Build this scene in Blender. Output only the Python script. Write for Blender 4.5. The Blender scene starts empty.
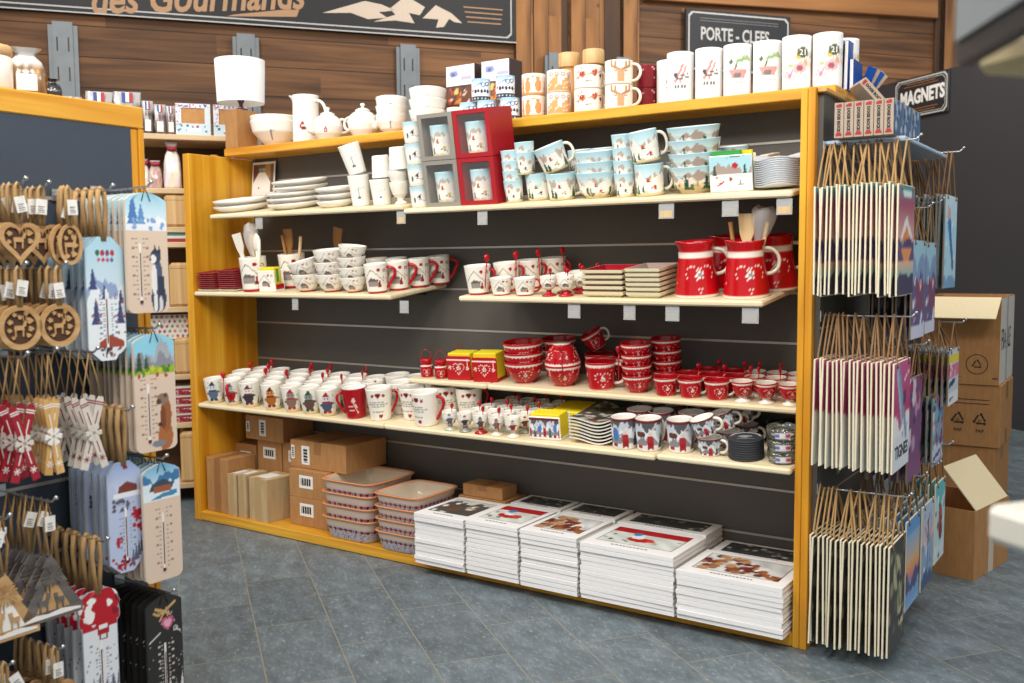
import bpy, math, random
import numpy as np
from mathutils import Matrix, Vector
PI = math.pi
rnd = random.Random(11)
D = bpy.data
COL = bpy.context.scene.collection
SC = bpy.context.scene
ORD = ['first', 'second', 'third', 'fourth', 'fifth', 'sixth', 'seventh', 'eighth', 'ninth', 'tenth', 'eleventh',
       'twelfth', 'thirteenth', 'fourteenth', 'fifteenth', 'sixteenth', 'seventeenth', 'eighteenth', 'nineteenth',
       'twentieth', 'twenty-first', 'twenty-second', 'twenty-third', 'twenty-fourth']


def lin(c):
    if isinstance(c, str):
        c = [int(c[i:i + 2], 16) for i in (0, 2, 4)]
    return np.array([(v / 255 / 12.92) if v <= 10 else ((v / 255 + .055) / 1.055) ** 2.4 for v in c])


def T(x=0, y=0, z=0): return Matrix.Translation((x, y, z))
def RX(a): return Matrix.Rotation(math.radians(a), 4, 'X')
def RY(a): return Matrix.Rotation(math.radians(a), 4, 'Y')
def RZ(a): return Matrix.Rotation(math.radians(a), 4, 'Z')


# ------------------------------------------------------------------ materials
MATS = {}


def nodes(name):
    m = D.materials.new(name)
    m.use_nodes = True
    nt = m.node_tree
    return m, nt, nt.nodes['Principled BSDF']


def mat(name, col, rough=.5, metal=0., var=.06, scale=60., bump=0., spec=.5, trans=0., alpha=1., emit=0.):
    """plain coloured material with a little procedural variation"""
    if name in MATS: return MATS[name]
    m, nt, b = nodes(name)
    c = lin(col)
    tc = nt.nodes.new('ShaderNodeTexCoord')
    no = nt.nodes.new('ShaderNodeTexNoise'); no.inputs['Scale'].default_value = scale
    nt.links.new(tc.outputs['Object'], no.inputs['Vector'])
    mx = nt.nodes.new('ShaderNodeMix'); mx.data_type = 'RGBA'
    mx.inputs[6].default_value = (*np.clip(c * (1 - var), 0, 1), 1)
    mx.inputs[7].default_value = (*np.clip(c * (1 + var), 0, 1), 1)
    nt.links.new(no.outputs['Fac'], mx.inputs[0])
    nt.links.new(mx.outputs[2], b.inputs['Base Color'])
    b.inputs['Roughness'].default_value = rough
    b.inputs['Metallic'].default_value = metal
    b.inputs['Specular IOR Level'].default_value = spec
    b.inputs['Transmission Weight'].default_value = trans
    b.inputs['Alpha'].default_value = alpha
    if bump:
        bp = nt.nodes.new('ShaderNodeBump'); bp.inputs['Strength'].default_value = bump; bp.inputs['Distance'].default_value = .002
        nt.links.new(no.outputs['Fac'], bp.inputs['Height']); nt.links.new(bp.outputs['Normal'], b.inputs['Normal'])
    MATS[name] = m
    return m


def wood(name, c0, c1, axis='x', rough=.45, scale=14., stretch=.06, knots=.0, kcol='5a3208', plank=0., pvar=.25, bump=.15):
    """grain runs along axis; plank = board width across (z) for boarded walls"""
    if name in MATS: return MATS[name]
    m, nt, b = nodes(name)
    N, Lk = nt.nodes.new, nt.links.new
    tc = N('ShaderNodeTexCoord')
    mp = N('ShaderNodeMapping')
    s = [1, 1, 1]; s['xyz'.index(axis)] = stretch
    mp.inputs['Scale'].default_value = s
    Lk(tc.outputs['Object'], mp.inputs['Vector'])
    src = mp.outputs['Vector']
    rampv = None
    if plank:
        sp = N('ShaderNodeSeparateXYZ'); Lk(tc.outputs['Object'], sp.inputs[0])
        q = N('ShaderNodeMath'); q.operation = 'DIVIDE'; q.inputs[1].default_value = plank
        Lk(sp.outputs['Z' if axis != 'z' else 'X'], q.inputs[0])
        fl = N('ShaderNodeMath'); fl.operation = 'FLOOR'; Lk(q.outputs[0], fl.inputs[0])
        fr = N('ShaderNodeMath'); fr.operation = 'FRACT'; Lk(q.outputs[0], fr.inputs[0])
        # boards also break along their length
        lg = N('ShaderNodeMath'); lg.operation = 'MULTIPLY_ADD'; lg.inputs[1].default_value = .37; Lk(fl.outputs[0], lg.inputs[0])
        dv = N('ShaderNodeMath'); dv.operation = 'DIVIDE'; dv.inputs[1].default_value = 1.9
        Lk(sp.outputs['X' if axis != 'z' else 'Z'], dv.inputs[0]); Lk(dv.outputs[0], lg.inputs[2])
        f2 = N('ShaderNodeMath'); f2.operation = 'FLOOR'; Lk(lg.outputs[0], f2.inputs[0])
        cb = N('ShaderNodeCombineXYZ'); Lk(fl.outputs[0], cb.inputs[0]); Lk(f2.outputs[0], cb.inputs[1])
        wn = N('ShaderNodeTexWhiteNoise'); wn.noise_dimensions = '3D'; Lk(cb.outputs[0], wn.inputs['Vector'])
        ad = N('ShaderNodeVectorMath'); ad.operation = 'MULTIPLY_ADD'
        Lk(wn.outputs['Color'], ad.inputs[0]); ad.inputs[1].default_value = (9, 9, 9); Lk(src, ad.inputs[2])
        src = ad.outputs[0]
    no = N('ShaderNodeTexNoise'); no.inputs['Scale'].default_value = scale; no.inputs['Detail'].default_value = 6
    no.inputs['Distortion'].default_value = .6
    Lk(src, no.inputs['Vector'])
    rp = N('ShaderNodeValToRGB')
    rp.color_ramp.elements[0].position = .33; rp.color_ramp.elements[0].color = (*lin(c0), 1)
    rp.color_ramp.elements[1].position = .68; rp.color_ramp.elements[1].color = (*lin(c1), 1)
    Lk(no.outputs['Fac'], rp.inputs[0])
    out = rp.outputs[0]
    if plank:
        hv = N('ShaderNodeHueSaturation')
        mr = N('ShaderNodeMapRange'); mr.inputs['To Min'].default_value = 1 - pvar; mr.inputs['To Max'].default_value = 1 + pvar
        Lk(wn.outputs['Value'], mr.inputs['Value']); Lk(mr.outputs[0], hv.inputs['Value']); Lk(out, hv.inputs['Color'])
        ga = N('ShaderNodeMath'); ga.operation = 'LESS_THAN'; ga.inputs[1].default_value = .03; Lk(fr.outputs[0], ga.inputs[0])
        mg = N('ShaderNodeMix'); mg.data_type = 'RGBA'; mg.inputs[7].default_value = (*lin('1c1008'), 1)
        Lk(ga.outputs[0], mg.inputs[0]); Lk(hv.outputs[0], mg.inputs[6]); out = mg.outputs[2]
    if knots:
        mk = N('ShaderNodeMapping'); s2 = [1, 1, 1]; s2['xyz'.index(axis)] = .5; mk.inputs['Scale'].default_value = s2
        Lk(tc.outputs['Object'], mk.inputs['Vector'])
        vo = N('ShaderNodeTexVoronoi'); vo.inputs['Scale'].default_value = 4.2; Lk(mk.outputs[0], vo.inputs['Vector'])
        kr = N('ShaderNodeMapRange'); kr.inputs['From Min'].default_value = knots * .3; kr.inputs['From Max'].default_value = knots
        kr.inputs['To Min'].default_value = .8; kr.inputs['To Max'].default_value = 0
        Lk(vo.outputs['Distance'], kr.inputs['Value'])
        mq = N('ShaderNodeMix'); mq.data_type = 'RGBA'; mq.inputs[7].default_value = (*lin(kcol), 1)
        Lk(kr.outputs[0], mq.inputs[0]); Lk(out, mq.inputs[6]); out = mq.outputs[2]
    Lk(out, b.inputs['Base Color'])
    b.inputs['Roughness'].default_value = rough
    bp = N('ShaderNodeBump'); bp.inputs['Strength'].default_value = bump; bp.inputs['Distance'].default_value = .003
    Lk(no.outputs['Fac'], bp.inputs['Height']); Lk(bp.outputs['Normal'], b.inputs['Normal'])
    MATS[name] = m
    return m


def painted(name, rough, spec=.5, coat=0.):
    """surface whose own printed colours are stored on the mesh"""
    if name in MATS: return MATS[name]
    m, nt, b = nodes(name)
    at = nt.nodes.new('ShaderNodeAttribute'); at.attribute_name = 'Col'
    no = nt.nodes.new('ShaderNodeTexNoise'); no.inputs['Scale'].default_value = 90
    mr = nt.nodes.new('ShaderNodeMapRange'); mr.inputs['To Min'].default_value = .95; mr.inputs['To Max'].default_value = 1.05
    nt.links.new(no.outputs['Fac'], mr.inputs['Value'])
    hv = nt.nodes.new('ShaderNodeHueSaturation')
    nt.links.new(mr.outputs[0], hv.inputs['Value']); nt.links.new(at.outputs['Color'], hv.inputs['Color'])
    nt.links.new(hv.outputs[0], b.inputs['Base Color'])
    b.inputs['Roughness'].default_value = rough
    b.inputs['Specular IOR Level'].default_value = spec
    b.inputs['Coat Weight'].default_value = coat
    MATS[name] = m
    return m


GLAZE = painted('painted_glazed_ceramic', .16)
PRINT = painted('printed_board', .42)
PAPER = painted('printed_paper_matte', .75, .2)
FROST = painted('frosted_glass_printed', .5)

PINE_X = wood('varnished_pine_lengthwise', 'c47d10', 'e8b43c', 'x', .3, 22, .05, .10, '7a430c')
PINE_Z = wood('varnished_pine_upright', 'c47c0c', 'e6ae34', 'z', .3, 20, .05, .10, '7a430c')
PINE_Y = wood('varnished_pine_crosswise', 'b9852e', 'dcae62', 'y', .4, 22, .05)
SHELFW = wood('pale_spruce_shelf', 'dccaa0', 'f0e4c6', 'x', .45, 18, .04, .05, 'a67c4a')
DARKP = mat('charcoal_slatwall', '56534e', .55, 0, .05, 8)
ALU = mat('aluminium_strip', 'b9b4aa', .35, .6, .05)
STEEL = mat('steel_wire', 'c4c6c8', .28, .9, .05)
KRAFT = wood('kraft_cardboard', 'a77748', 'b4844f', 'z', .8, 60, .2, 0, bump=.05)
KRAFTL = wood('pale_cardboard', 'c2a476', 'd2b88c', 'z', .8, 30, .2, 0, bump=.05)
TAPE = mat('brown_packing_tape', '9a6a3c', .3, 0, .08)
LABELW = mat('white_paper_label', 'eceae4', .6)
INK = mat('black_ink', '26221f', .7)
JUTE = mat('jute_twine', 'a88658', .9, 0, .22, 260, .4)
JUTED = mat('brown_cord', '8a6a48', .9, 0, .22, 260, .4)
WHITEC = mat('white_glazed_ceramic', 'f1eeE6'.lower(), .14, 0, .02)
REDC = mat('red_glazed_ceramic', 'b5101c', .14, 0, .05)
CREAMC = mat('cream_glazed_ceramic', 'f2ead8', .16, 0, .03)
CREAMB = mat('cream_fibreboard_edge', 'e6dcc0', .7, 0, .05)
BLACKM = mat('black_metal_bracket', '1c1b1a', .4, .3, .05)
CLEAR = mat('clear_plastic', 'f4f4f4', .08, 0, .02, trans=.92, spec=.5)
LASER = wood('laser_cut_plywood', 'b08654', 'd0aa78', 'y', .6, 30, .15, 0, bump=.05)
LASERD = mat('dark_backing_wood', '4a2f1c', .7, 0, .15)
BAMBOO = wood('laminated_bamboo', 'c69a5c', 'e2c08a', 'z', .45, 26, .02, 0)


# ------------------------------------------------------------------ mesh builder
class MB:
    def __init__(s): s.v = []; s.f = []; s.m = []; s.c = []; s.s = []

    def add(s, vs, fs, mi=0, col=None, smooth=False, M=None):
        o = len(s.v)
        if M is not None: vs = [tuple(M @ Vector(p)) for p in vs]
        s.v += [tuple(p) for p in vs]
        s.f += [tuple(i + o for i in f) for f in fs]
        s.m += [mi] * len(fs); s.s += [smooth] * len(fs)
        n = len(vs)
        if col is None: col = np.ones((n, 3))
        elif isinstance(col, (str, tuple)): col = np.tile(lin(col), (n, 1))
        s.c += [tuple(k) for k in col]
        return s

    def box(s, x0, x1, y0, y1, z0, z1, mi=0, col=None, b=0., M=None):
        if not b:
            vs = [(x, y, z) for z in (z0, z1) for y in (y0, y1) for x in (x0, x1)]
            fs = [(0, 2, 3, 1), (4, 5, 7, 6), (0, 1, 5, 4), (2, 6, 7, 3), (0, 4, 6, 2), (1, 3, 7, 5)]
            return s.add(vs, fs, mi, col, False, M)
        lo, hi = (x0, y0, z0), (x1, y1, z1)
        vs = []; ix = {}
        for cx in (0, 1):
            for cy in (0, 1):
                for cz in (0, 1):
                    cr = (cx, cy, cz)
                    for ax in range(3):
                        p = []
                        for k in range(3):
                            e = hi[k] if cr[k] else lo[k]
                            p.append(e if k == ax else e + (-b if cr[k] else b))
                        ix[cr, ax] = len(vs); vs.append(p)
        fs = []
        for ax in range(3):
            a1, a2 = (ax + 1) % 3, (ax + 2) % 3
            for sd in (0, 1):
                q = []
                for (i, j) in ((0, 0), (1, 0), (1, 1), (0, 1)):
                    c = [0, 0, 0]; c[ax] = sd; c[a1] = i; c[a2] = j; q.append(ix[tuple(c), ax])
                fs.append(tuple(q if sd else q[::-1]))
            for i in (0, 1):
                for j in (0, 1):
                    c0 = [0, 0, 0]; c0[a1] = i; c0[a2] = j; c1 = list(c0); c1[ax] = 1
                    q = (ix[tuple(c0), a1], ix[tuple(c1), a1], ix[tuple(c1), a2], ix[tuple(c0), a2])
                    fs.append(q if (i == j) else q[::-1])
        for cr in [(i, j, k) for i in (0, 1) for j in (0, 1) for k in (0, 1)]:
            q = (ix[cr, 0], ix[cr, 1], ix[cr, 2])
            fs.append(q if sum(cr) % 2 else q[::-1])
        return s.add(vs, fs, mi, col, False, M)

    def lathe(s, prof, n=40, mi=0, paint=None, nout=None, inner='f4f1ea', M=None, smooth=True, warp=None, capb=True):
        """prof = [(r,z)...]; paint(u,v) colours the first nout rings; u = arc length / h, 0 at the front (-Y)"""
        vs = []; us = []; k = len(prof)
        zs = [p[1] for p in prof]; h = (max(zs) - min(zs)) or 1; rm = max(p[0] for p in prof)
        for (r, z) in prof:
            for i in range(n):
                t = -PI + 2 * PI * i / n
                p = (r * math.sin(t), -r * math.cos(t), z)
                if warp: p = warp(p, t)
                vs.append(p); us.append((t * rm * .92 / h, (z - min(zs)) / h))
        fs = [(a * n + i, a * n + (i + 1) % n, (a + 1) * n + (i + 1) % n, (a + 1) * n + i) for a in range(k - 1) for i in range(n)]
        col = None
        if paint:
            us = np.array(us); col = paint(us[:, 0], us[:, 1]); col = getattr(col, 'c', col)
            if nout is not None and nout < k: col[nout * n:] = lin(inner)
        if capb:
            fs.append(tuple(range(n))[::-1]); fs.append(tuple((k - 1) * n + i for i in range(n)))
        return s.add(vs, fs, mi, col, smooth, M)

    def tube(s, pts, r, n=8, mi=0, col=None, M=None, closed=False, flat=1.):
        pts = [Vector(p) for p in pts]; k = len(pts); vs = []
        up = None
        for i, p in enumerate(pts):
            a = pts[(i - 1) % k] if (closed or i) else p
            b = pts[(i + 1) % k] if (closed or i < k - 1) else p
            d = (b - a).normalized()
            if up is None: up = Vector((0, 1, 0)) if abs(d.y) < .9 else Vector((1, 0, 0))
            e = d.cross(up).normalized(); up = e.cross(d).normalized()
            rr = r[i] if isinstance(r, (list, tuple)) else r
            for j in range(n):
                t = 2 * PI * j / n
                vs.append(p + e * (rr * math.cos(t)) + up * (rr * flat * math.sin(t)))
        m = k if closed else k - 1
        fs = [(a * n + i, a * n + (i + 1) % n, ((a + 1) % k) * n + (i + 1) % n, ((a + 1) % k) * n + i) for a in range(m) for i in range(n)]
        if not closed: fs += [tuple(range(n))[::-1], tuple((k - 1) * n + i for i in range(n))]
        return s.add(vs, fs, mi, col, True, M)

    def prism(s, poly, z0, z1, mi=0, col=None, M=None, msid=None):
        n = len(poly)
        vs = [(x, y, z0) for x, y in poly] + [(x, y, z1) for x, y in poly]
        s.add(vs, [tuple(range(n))[::-1], tuple(range(n, 2 * n))], mi, col, False, M)
        return s.add(vs, [(i, (i + 1) % n, n + (i + 1) % n, n + i) for i in range(n)], mi if msid is None else msid, col, False, M)

    def ringprism(s, outer, inner, z0, z1, mi=0, col=None, M=None):
        """flat ring between two loops of equal length, with thickness"""
        n = len(outer)
        vs = [(x, y, z0) for x, y in outer] + [(x, y, z0) for x, y in inner] + [(x, y, z1) for x, y in outer] + [(x, y, z1) for x, y in inner]
        fs = []
        for i in range(n):
            j = (i + 1) % n
            fs += [(2 * n + i, 2 * n + j, 3 * n + j, 3 * n + i), (i, n + i, n + j, j), (i, j, 2 * n + j, 2 * n + i), (n + i, 3 * n + i, 3 * n + j, n + j)]
        return s.add(vs, fs, mi, col, False, M)

    def sheet(s, w, h, nx, ny, paint, M, mi=0, shape=None):
        """painted rectangle w x h in local XY (origin at its lower left corner); paint(x/h, y/h)"""
        xs = np.array([w * i / nx for j in range(ny + 1) for i in range(nx + 1)])
        ys = np.array([h * j / ny for j in range(ny + 1) for i in range(nx + 1)])
        col = paint(xs / h, ys / h); col = getattr(col, 'c', col)
        if shape: vs = [shape(a, b) for a, b in zip(xs, ys)]
        else: vs = [(a, b, 0) for a, b in zip(xs, ys)]
        fs = [(j * (nx + 1) + i, j * (nx + 1) + i + 1, (j + 1) * (nx + 1) + i + 1, (j + 1) * (nx + 1) + i) for j in range(ny) for i in range(nx)]
        return s.add(vs, fs, mi, col, False, M)

    def mesh(s, name, *mats):
        me = D.meshes.new(name)
        me.from_pydata(s.v, [], s.f)
        for m in mats: me.materials.append(m)
        me.polygons.foreach_set('material_index', s.m)
        me.polygons.foreach_set('use_smooth', s.s)
        at = me.color_attributes.new('Col', 'FLOAT_COLOR', 'POINT')
        at.data.foreach_set('color', np.hstack([np.array(s.c), np.ones((len(s.c), 1))]).astype(np.float32).ravel())
        me.update()
        return me


def clean(poly): return poly


# ------------------------------------------------------------------ objects
def part(name, mesh, parent=None, M=None, label=None):
    o = D.objects.new(name, mesh); COL.objects.link(o)
    if parent is not None: o.parent = parent
    if M is not None: o.matrix_local = M
    if label: o['label'] = label
    return o


def thing(name, label, cat, M=None, group=None, mesh=None):
    o = D.objects.new(name, mesh); COL.objects.link(o)
    if mesh is None: o.empty_display_size = .03
    if M is not None: o.matrix_world = M
    o['label'] = label; o['category'] = cat
    if group: o['group'] = group
    return o


def struct(name, mesh, M=None):
    o = D.objects.new(name, mesh); COL.objects.link(o)
    if M is not None: o.matrix_world = M
    o['kind'] = 'structure'
    return o


class Proto:
    """parts = [(name, mesh, matrix, [subparts])]; one part without a name of its own becomes the thing itself"""
    def __init__(s, name, cat, parts): s.name, s.cat, s.parts = name, cat, parts

    def put(s, label, M, group=None, name=None, skip=()):
        if len(s.parts) == 1 and s.parts[0][0] is None:
            return thing(name or s.name, label, s.cat, M, group, s.parts[0][1])
        root = thing(name or s.name, label, s.cat, M, group)
        for p in s.parts:
            if p[0] in skip: continue
            o = part(p[0], p[1], root, p[2] if len(p) > 2 else None)
            for q in (p[3] if len(p) > 3 else ()): part(q[0], q[1], o, q[2] if len(q) > 2 else None)
        return root


def text_mesh(s, size, M, mat_, ext=.0008, off=0., shear=0., align='LEFT', space=1.):
    cu = D.curves.new('lettering', 'FONT')
    cu.body = s; cu.size = size; cu.extrude = ext; cu.offset = off; cu.shear = shear; cu.align_x = align; cu.space_character = space
    cu.resolution_u = 3
    ob = D.objects.new('lettering', cu); COL.objects.link(ob)
    dg = bpy.context.evaluated_depsgraph_get()
    me = D.meshes.new_from_object(ob.evaluated_get(dg))
    D.objects.remove(ob); D.curves.remove(cu)
    me.transform(M); me.materials.clear(); me.materials.append(mat_)
    me.name = 'lettering'
    return me


# ------------------------------------------------------------------ printed pictures
class Pic:
    def __init__(s, x, y, bg): s.x = np.asarray(x, float); s.y = np.asarray(y, float); s.c = np.tile(lin(bg), (len(s.x), 1))
    def put(s, m, col): s.c[m] = lin(col); return s
    def rect(s, x0, x1, y0, y1, col): return s.put((s.x >= x0) & (s.x <= x1) & (s.y >= y0) & (s.y <= y1), col)
    def ell(s, cx, cy, rx, ry, col): return s.put(((s.x - cx) / rx) ** 2 + ((s.y - cy) / ry) ** 2 <= 1, col)
    def ring(s, cx, cy, r, w, col): return s.put(abs(np.hypot(s.x - cx, s.y - cy) - r) <= w, col)
    def line(s, x0, y0, x1, y1, w, col):
        dx, dy = x1 - x0, y1 - y0; t = np.clip(((s.x - x0) * dx + (s.y - y0) * dy) / (dx * dx + dy * dy + 1e-9), 0, 1)
        return s.put(np.hypot(s.x - x0 - t * dx, s.y - y0 - t * dy) <= w, col)
    def grad(s, y0, y1, c0, c1):
        t = np.clip((s.y - y0) / (y1 - y0), 0, 1)[:, None]; m = (s.y >= y0) & (s.y <= y1)
        s.c[m] = (lin(c0) * (1 - t) + lin(c1) * t)[m]; return s
    def poly(s, pts, col):
        m = np.zeros(len(s.x), bool); n = len(pts)
        for i in range(n):
            (xa, ya), (xb, yb) = pts[i], pts[(i + 1) % n]
            if ya == yb: continue
            m ^= ((ya > s.y) != (yb > s.y)) & (s.x < (xb - xa) * (s.y - ya) / (yb - ya) + xa)
        return s.put(m, col)
    def tree(s, cx, y, w, h, col):
        for k in range(3):
            a = y + h * k * .27; ww = w * (1 - .24 * k); s.poly([(cx - ww / 2, a), (cx + ww / 2, a), (cx, a + h * .5)], col)
        return s
    def heart(s, cx, cy, r, col, hollow=None):
        X = (s.x - cx) / r; Y = (s.y - cy) / r
        q = (X * X + Y * Y - 1) ** 3 - X * X * Y ** 3
        s.put(q <= 0, col)
        if hollow: s.put((((X * 1.35) ** 2 + (Y * 1.35) ** 2 - 1) ** 3 - (X * 1.35) ** 2 * (Y * 1.35) ** 3) <= 0, hollow)
        return s
    def dotheart(s, cx, cy, r, dr, col, n=18):
        for k in range(n):
            t = 2 * PI * k / n
            s.ell(cx + r * 1.0 * math.sin(t) ** 3, cy + r * (.81 * math.cos(t) - .31 * math.cos(2 * t) - .12 * math.cos(3 * t) - .06 * math.cos(4 * t)), dr, dr, col)
        return s
    def flower(s, cx, cy, r, col, core):
        a = np.arctan2(s.y - cy, s.x - cx); d = np.hypot(s.x - cx, s.y - cy)
        s.put(d <= r * (.72 + .28 * np.cos(a * 9)), col); return s.ell(cx, cy, r * .36, r * .36, core)
    def ridge(s, base, amp, fr, seed, col, lo=None):
        r = random.Random(seed); y = np.zeros_like(s.x)
        for k in range(4):
            p = r.random() * 9; f = fr * 1.9 ** k
            tri = 2 * abs(((s.x * f + p) % 1) - .5); y = y + (tri - .5) * amp / 1.7 ** k
        m = s.y <= base + y
        if lo is not None: m &= s.y >= lo
        return s.put(m, col)
    def specks(s, n, seed, r, cols, x0, x1, y0, y1):
        q = random.Random(seed)
        for k in range(n): s.ell(q.uniform(x0, x1), q.uniform(y0, y1), r * q.uniform(.6, 1.2), r * q.uniform(.6, 1.2), q.choice(cols))
        return s
    def mottle(s, seed, amt, sc=9.):
        q = random.Random(seed); v = np.zeros_like(s.x)
        for k in range(5):
            a, b, p = q.uniform(-sc, sc), q.uniform(-sc, sc), q.uniform(0, 6); v += np.sin(s.x * a * 3 + s.y * b * 3 + p)
        s.c = np.clip(s.c * (1 + amt * v[:, None] / 3), 0, 1); return s


def every(fn, per, k=3):
    """repeat a motif round a pot: fn(pic, offset)"""
    def f(p):
        for i in range(-k, k + 1): fn(p, i * per)
        return p
    return f


def p_ski(x, y, seed=1, gold=False):
    p = Pic(x, y, 'bcdfe6'); p.grad(.6, 1.0, 'd6e6e6', 'a6d0dc')
    p.ridge(.66, .3, 1.1, seed, 'b9a99c'); p.ridge(.6, .26, 1.5, seed + 3, 'efe9df'); p.ridge(.44, .12, 1.2, seed + 5, 'f4efe4')
    p.ridge(.12, .06, 1.6, seed + 8, 'd9c79a')
    r = random.Random(seed)
    for k in range(-3, 4):
        o = k * .95 + r.uniform(-.08, .08)
        p.tree(o + .42, .1, .2, .42, '3e5a38'); p.tree(o + .56, .08, .15, .3, '4d6a3c')
        p.ell(o + .02, .3, .05, .05, r.choice(['d4b21e', 'c43a24', '3a3f52'])); p.line(o - .08, .26, o + .1, .2, .012, '4a3c34')
        p.ell(o - .18, .52, .035, .06, r.choice(['c8541e', '333a44', 'b8202a'])); p.line(o - .22, .47, o - .08, .44, .012, '4a3c34')
        p.tree(o - .34, .14, .12, .2, '35503a')
    return p.c


def p_scenic(x, y, seed=2):
    p = Pic(x, y, 'b8dbe4'); p.grad(.7, 1, 'dbe8e4', '9ecbd8')
    p.ridge(.72, .28, .8, seed, 'ab9a8c'); p.ridge(.55, .2, 1.0, seed + 2, 'e6ddcf'); p.ridge(.36, .1, .9, seed + 4, 'd8c69e')
    r = random.Random(seed)
    for k in range(-4, 5):
        o = k * .8 + r.uniform(-.1, .1)
        p.tree(o + .2, .16, .34, .55, '2f4f3f'); p.tree(o + .42, .12, .2, .32, '4a6a46'); p.ell(o - .15, .34, .05, .08, 'b27a2e')
        p.line(o - .3, .3, o - .1, .27, .02, 'a88a52')
    return p.c


def p_chalet(x, y, band=True, seed=0):
    p = Pic(x, y, 'f3eee2')
    for k in range(-3, 4):
        o = k * 1.15
        p.line(o - .5, .42, o - .12, .82, .012, '8c7b6c'); p.line(o - .12, .82, o + .3, .4, .012, '8c7b6c')
        p.heart(o + .12, .78, .055, 'a3131f'); p.ell(o + .34, .76, .075, .06, '8a4a3c'); p.ell(o + .34, .76, .035, .03, 'f3eee2')
        p.poly([(o - .3, .24), (o - .3, .42), (o - .16, .52), (o + .08, .44), (o + .1, .24)], '9a8f88')
        p.poly([(o - .32, .4), (o - .16, .54), (o + .1, .46), (o + .08, .4)], '6e5f5a')
        p.tree(o + .14, .22, .14, .26, '8e1c22'); p.specks(6, 5 + k, .02, ['6f7f68', '8a8078'], o + .25, o + .5, .3, .55)
    if band: p.rect(-9, 9, 0, .085, 'b30f1c')
    return p.c


def p_redheart(x, y, per=1.35, ring=True, hs=.3):
    p = Pic(x, y, 'b40f19')
    for k in range(-3, 4):
        o = k * per
        p.dotheart(o, .42, hs, .026, 'e8d6cc'); p.flower(o, .42, .1, 'f0ece4', '8f8f86')
        p.line(o + per / 2, .82, o + per / 2, .62, .009, 'd8b8b0'); p.flower(o + per / 2, .54, .07, 'efe6da', 'c8a0a0')
        p.line(o + per / 4, .82, o + per / 4, .72, .008, 'd8b8b0'); p.ell(o + per / 4, .7, .03, .03, 'e8cfc6')
    p.rect(-9, 9, .84, .91, 'efe7da'); p.rect(-9, 9, .91, 1.01, 'b40f19')
    for k in range(-50, 51): p.ell(k * .09, .835, .026, .024, 'efe7da')
    p.rect(-9, 9, 0, .035, 'e9dfd0')
    return p.c


def p_jugred(x, y):
    p = Pic(x, y, 'bb0d18')
    for k in range(-1, 2):
        o = k * 1.45
        p.dotheart(o, .38, .27, .016, 'f2d8d0', 24); p.flower(o, .42, .105, 'f6f2ea', '8f9496')
        p.specks(8, 4 + k, .013, ['e8c4bc'], o + .5, o + .95, .2, .66)
    p.rect(-9, 9, .73, .81, 'f0e9dc'); p.rect(-9, 9, 0, .035, 'f2ece0')
    for k in range(-50, 51): p.ell(k * .075, .045, .018, .016, 'f2ece0')
    return p.c


CH = [('5d6f86', '39465c', 'd8dce0'), ('b21b22', '6e7c8c', 'd9c7b8'), ('3c3a44', '7f3038', 'e8e2da'), ('b26a24', '7d2020', 'c98c48'),
      ('8c6f60', 'a83a3a', '9a8f90'), ('6a4a44', '2f5a44', '8f8f8c'), ('4a5a70', 'b3202a', 'cfd4da')]


def p_char(x, y, i=0):
    a, b, c = CH[i % len(CH)]
    p = Pic(x, y, 'f1ede1'); p.rect(-9, 9, 0, .13, 'e6d2a8')
    for k in range(-2, 3):
        o = k * 1.6
        p.specks(14, i + 3, .022, ['c23a3a', '7f8fa0', '5a8a5a'], o - .6, o + .6, .3, .95)
        p.ell(o, .4, .2, .24, a); p.ell(o, .66, .14, .14, c); p.ell(o - .2, .42, .09, .05, a); p.ell(o + .2, .48, .09, .05, a)
        p.rect(o - .16, o + .16, .52, .58, b); p.ell(o - .1, .16, .08, .06, b); p.ell(o + .1, .16, .08, .06, b)
        p.poly([(o - .12, .76), (o + .12, .76), (o + .02, .93)], b); p.ell(o - .05, .68, .022, .026, '22201f'); p.ell(o + .05, .68, .022, .026, '22201f')
        p.tree(o + .45, .12, .18, .3, '4e6b55')
    return p.c


def p_text(x, y):
    p = Pic(x, y, 'f3efe4')
    for k in range(-2, 3):
        o = k * 1.5
        p.heart(o, .8, .075, '7d1418'); p.heart(o - .17, .78, .045, 'a32228'); p.heart(o + .17, .78, .045, 'a32228')
        for j, w in enumerate((.3, .36, .26, .32, .22)):
            for t in range(int(w / .05)): p.line(o - w + t * .1, .6 - j * .075, o - w + t * .1 + .06, .6 - j * .075, .013, '8b8880')
        p.heart(o + .05, .14, .06, 'a8161c')
    return p.c


def p_mont(x, y, v=0):
    p = Pic(x, y, '5d5a5c'); p.ridge(.78, .3, 1.3, 4 + v, 'c8d2dc'); p.ridge(.6, .3, 1.6, 7 + v, 'e8ecf0'); p.ridge(.42, .2, 1.4, 9 + v, '8e8a90')
    p.rect(-9, 9, .9, 1.01, '6e2a2c'); p.ridge(.2, .06, 1, 3, 'e9e6e2')
    for k in range(-3, 4):
        o = k * 1.0
        p.ell(o - .32, .5, .12, .22, '4a7fbd') if v == 0 else p.ell(o - .3, .56, .16, .1, '5e4034')
        p.rect(o - .1, o + .1, .08, .34, '9c1f26'); p.ell(o, .42, .1, .12, 'b32a30'); p.ell(o, .58, .06, .07, 'e2d3c6'); p.rect(o - .03, o + .03, 0, .1, 'f0ece6')
        p.rect(o - .42, o - .26, .1, .2, 'a8262c'); p.tree(o + .35, .1, .2, .5, '47484c'); p.specks(8, k + 20, .03, ['b32a30', 'e8e4e0', '3f4650'], o - .5, o + .5, .2, .8)
    return p.c


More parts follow.
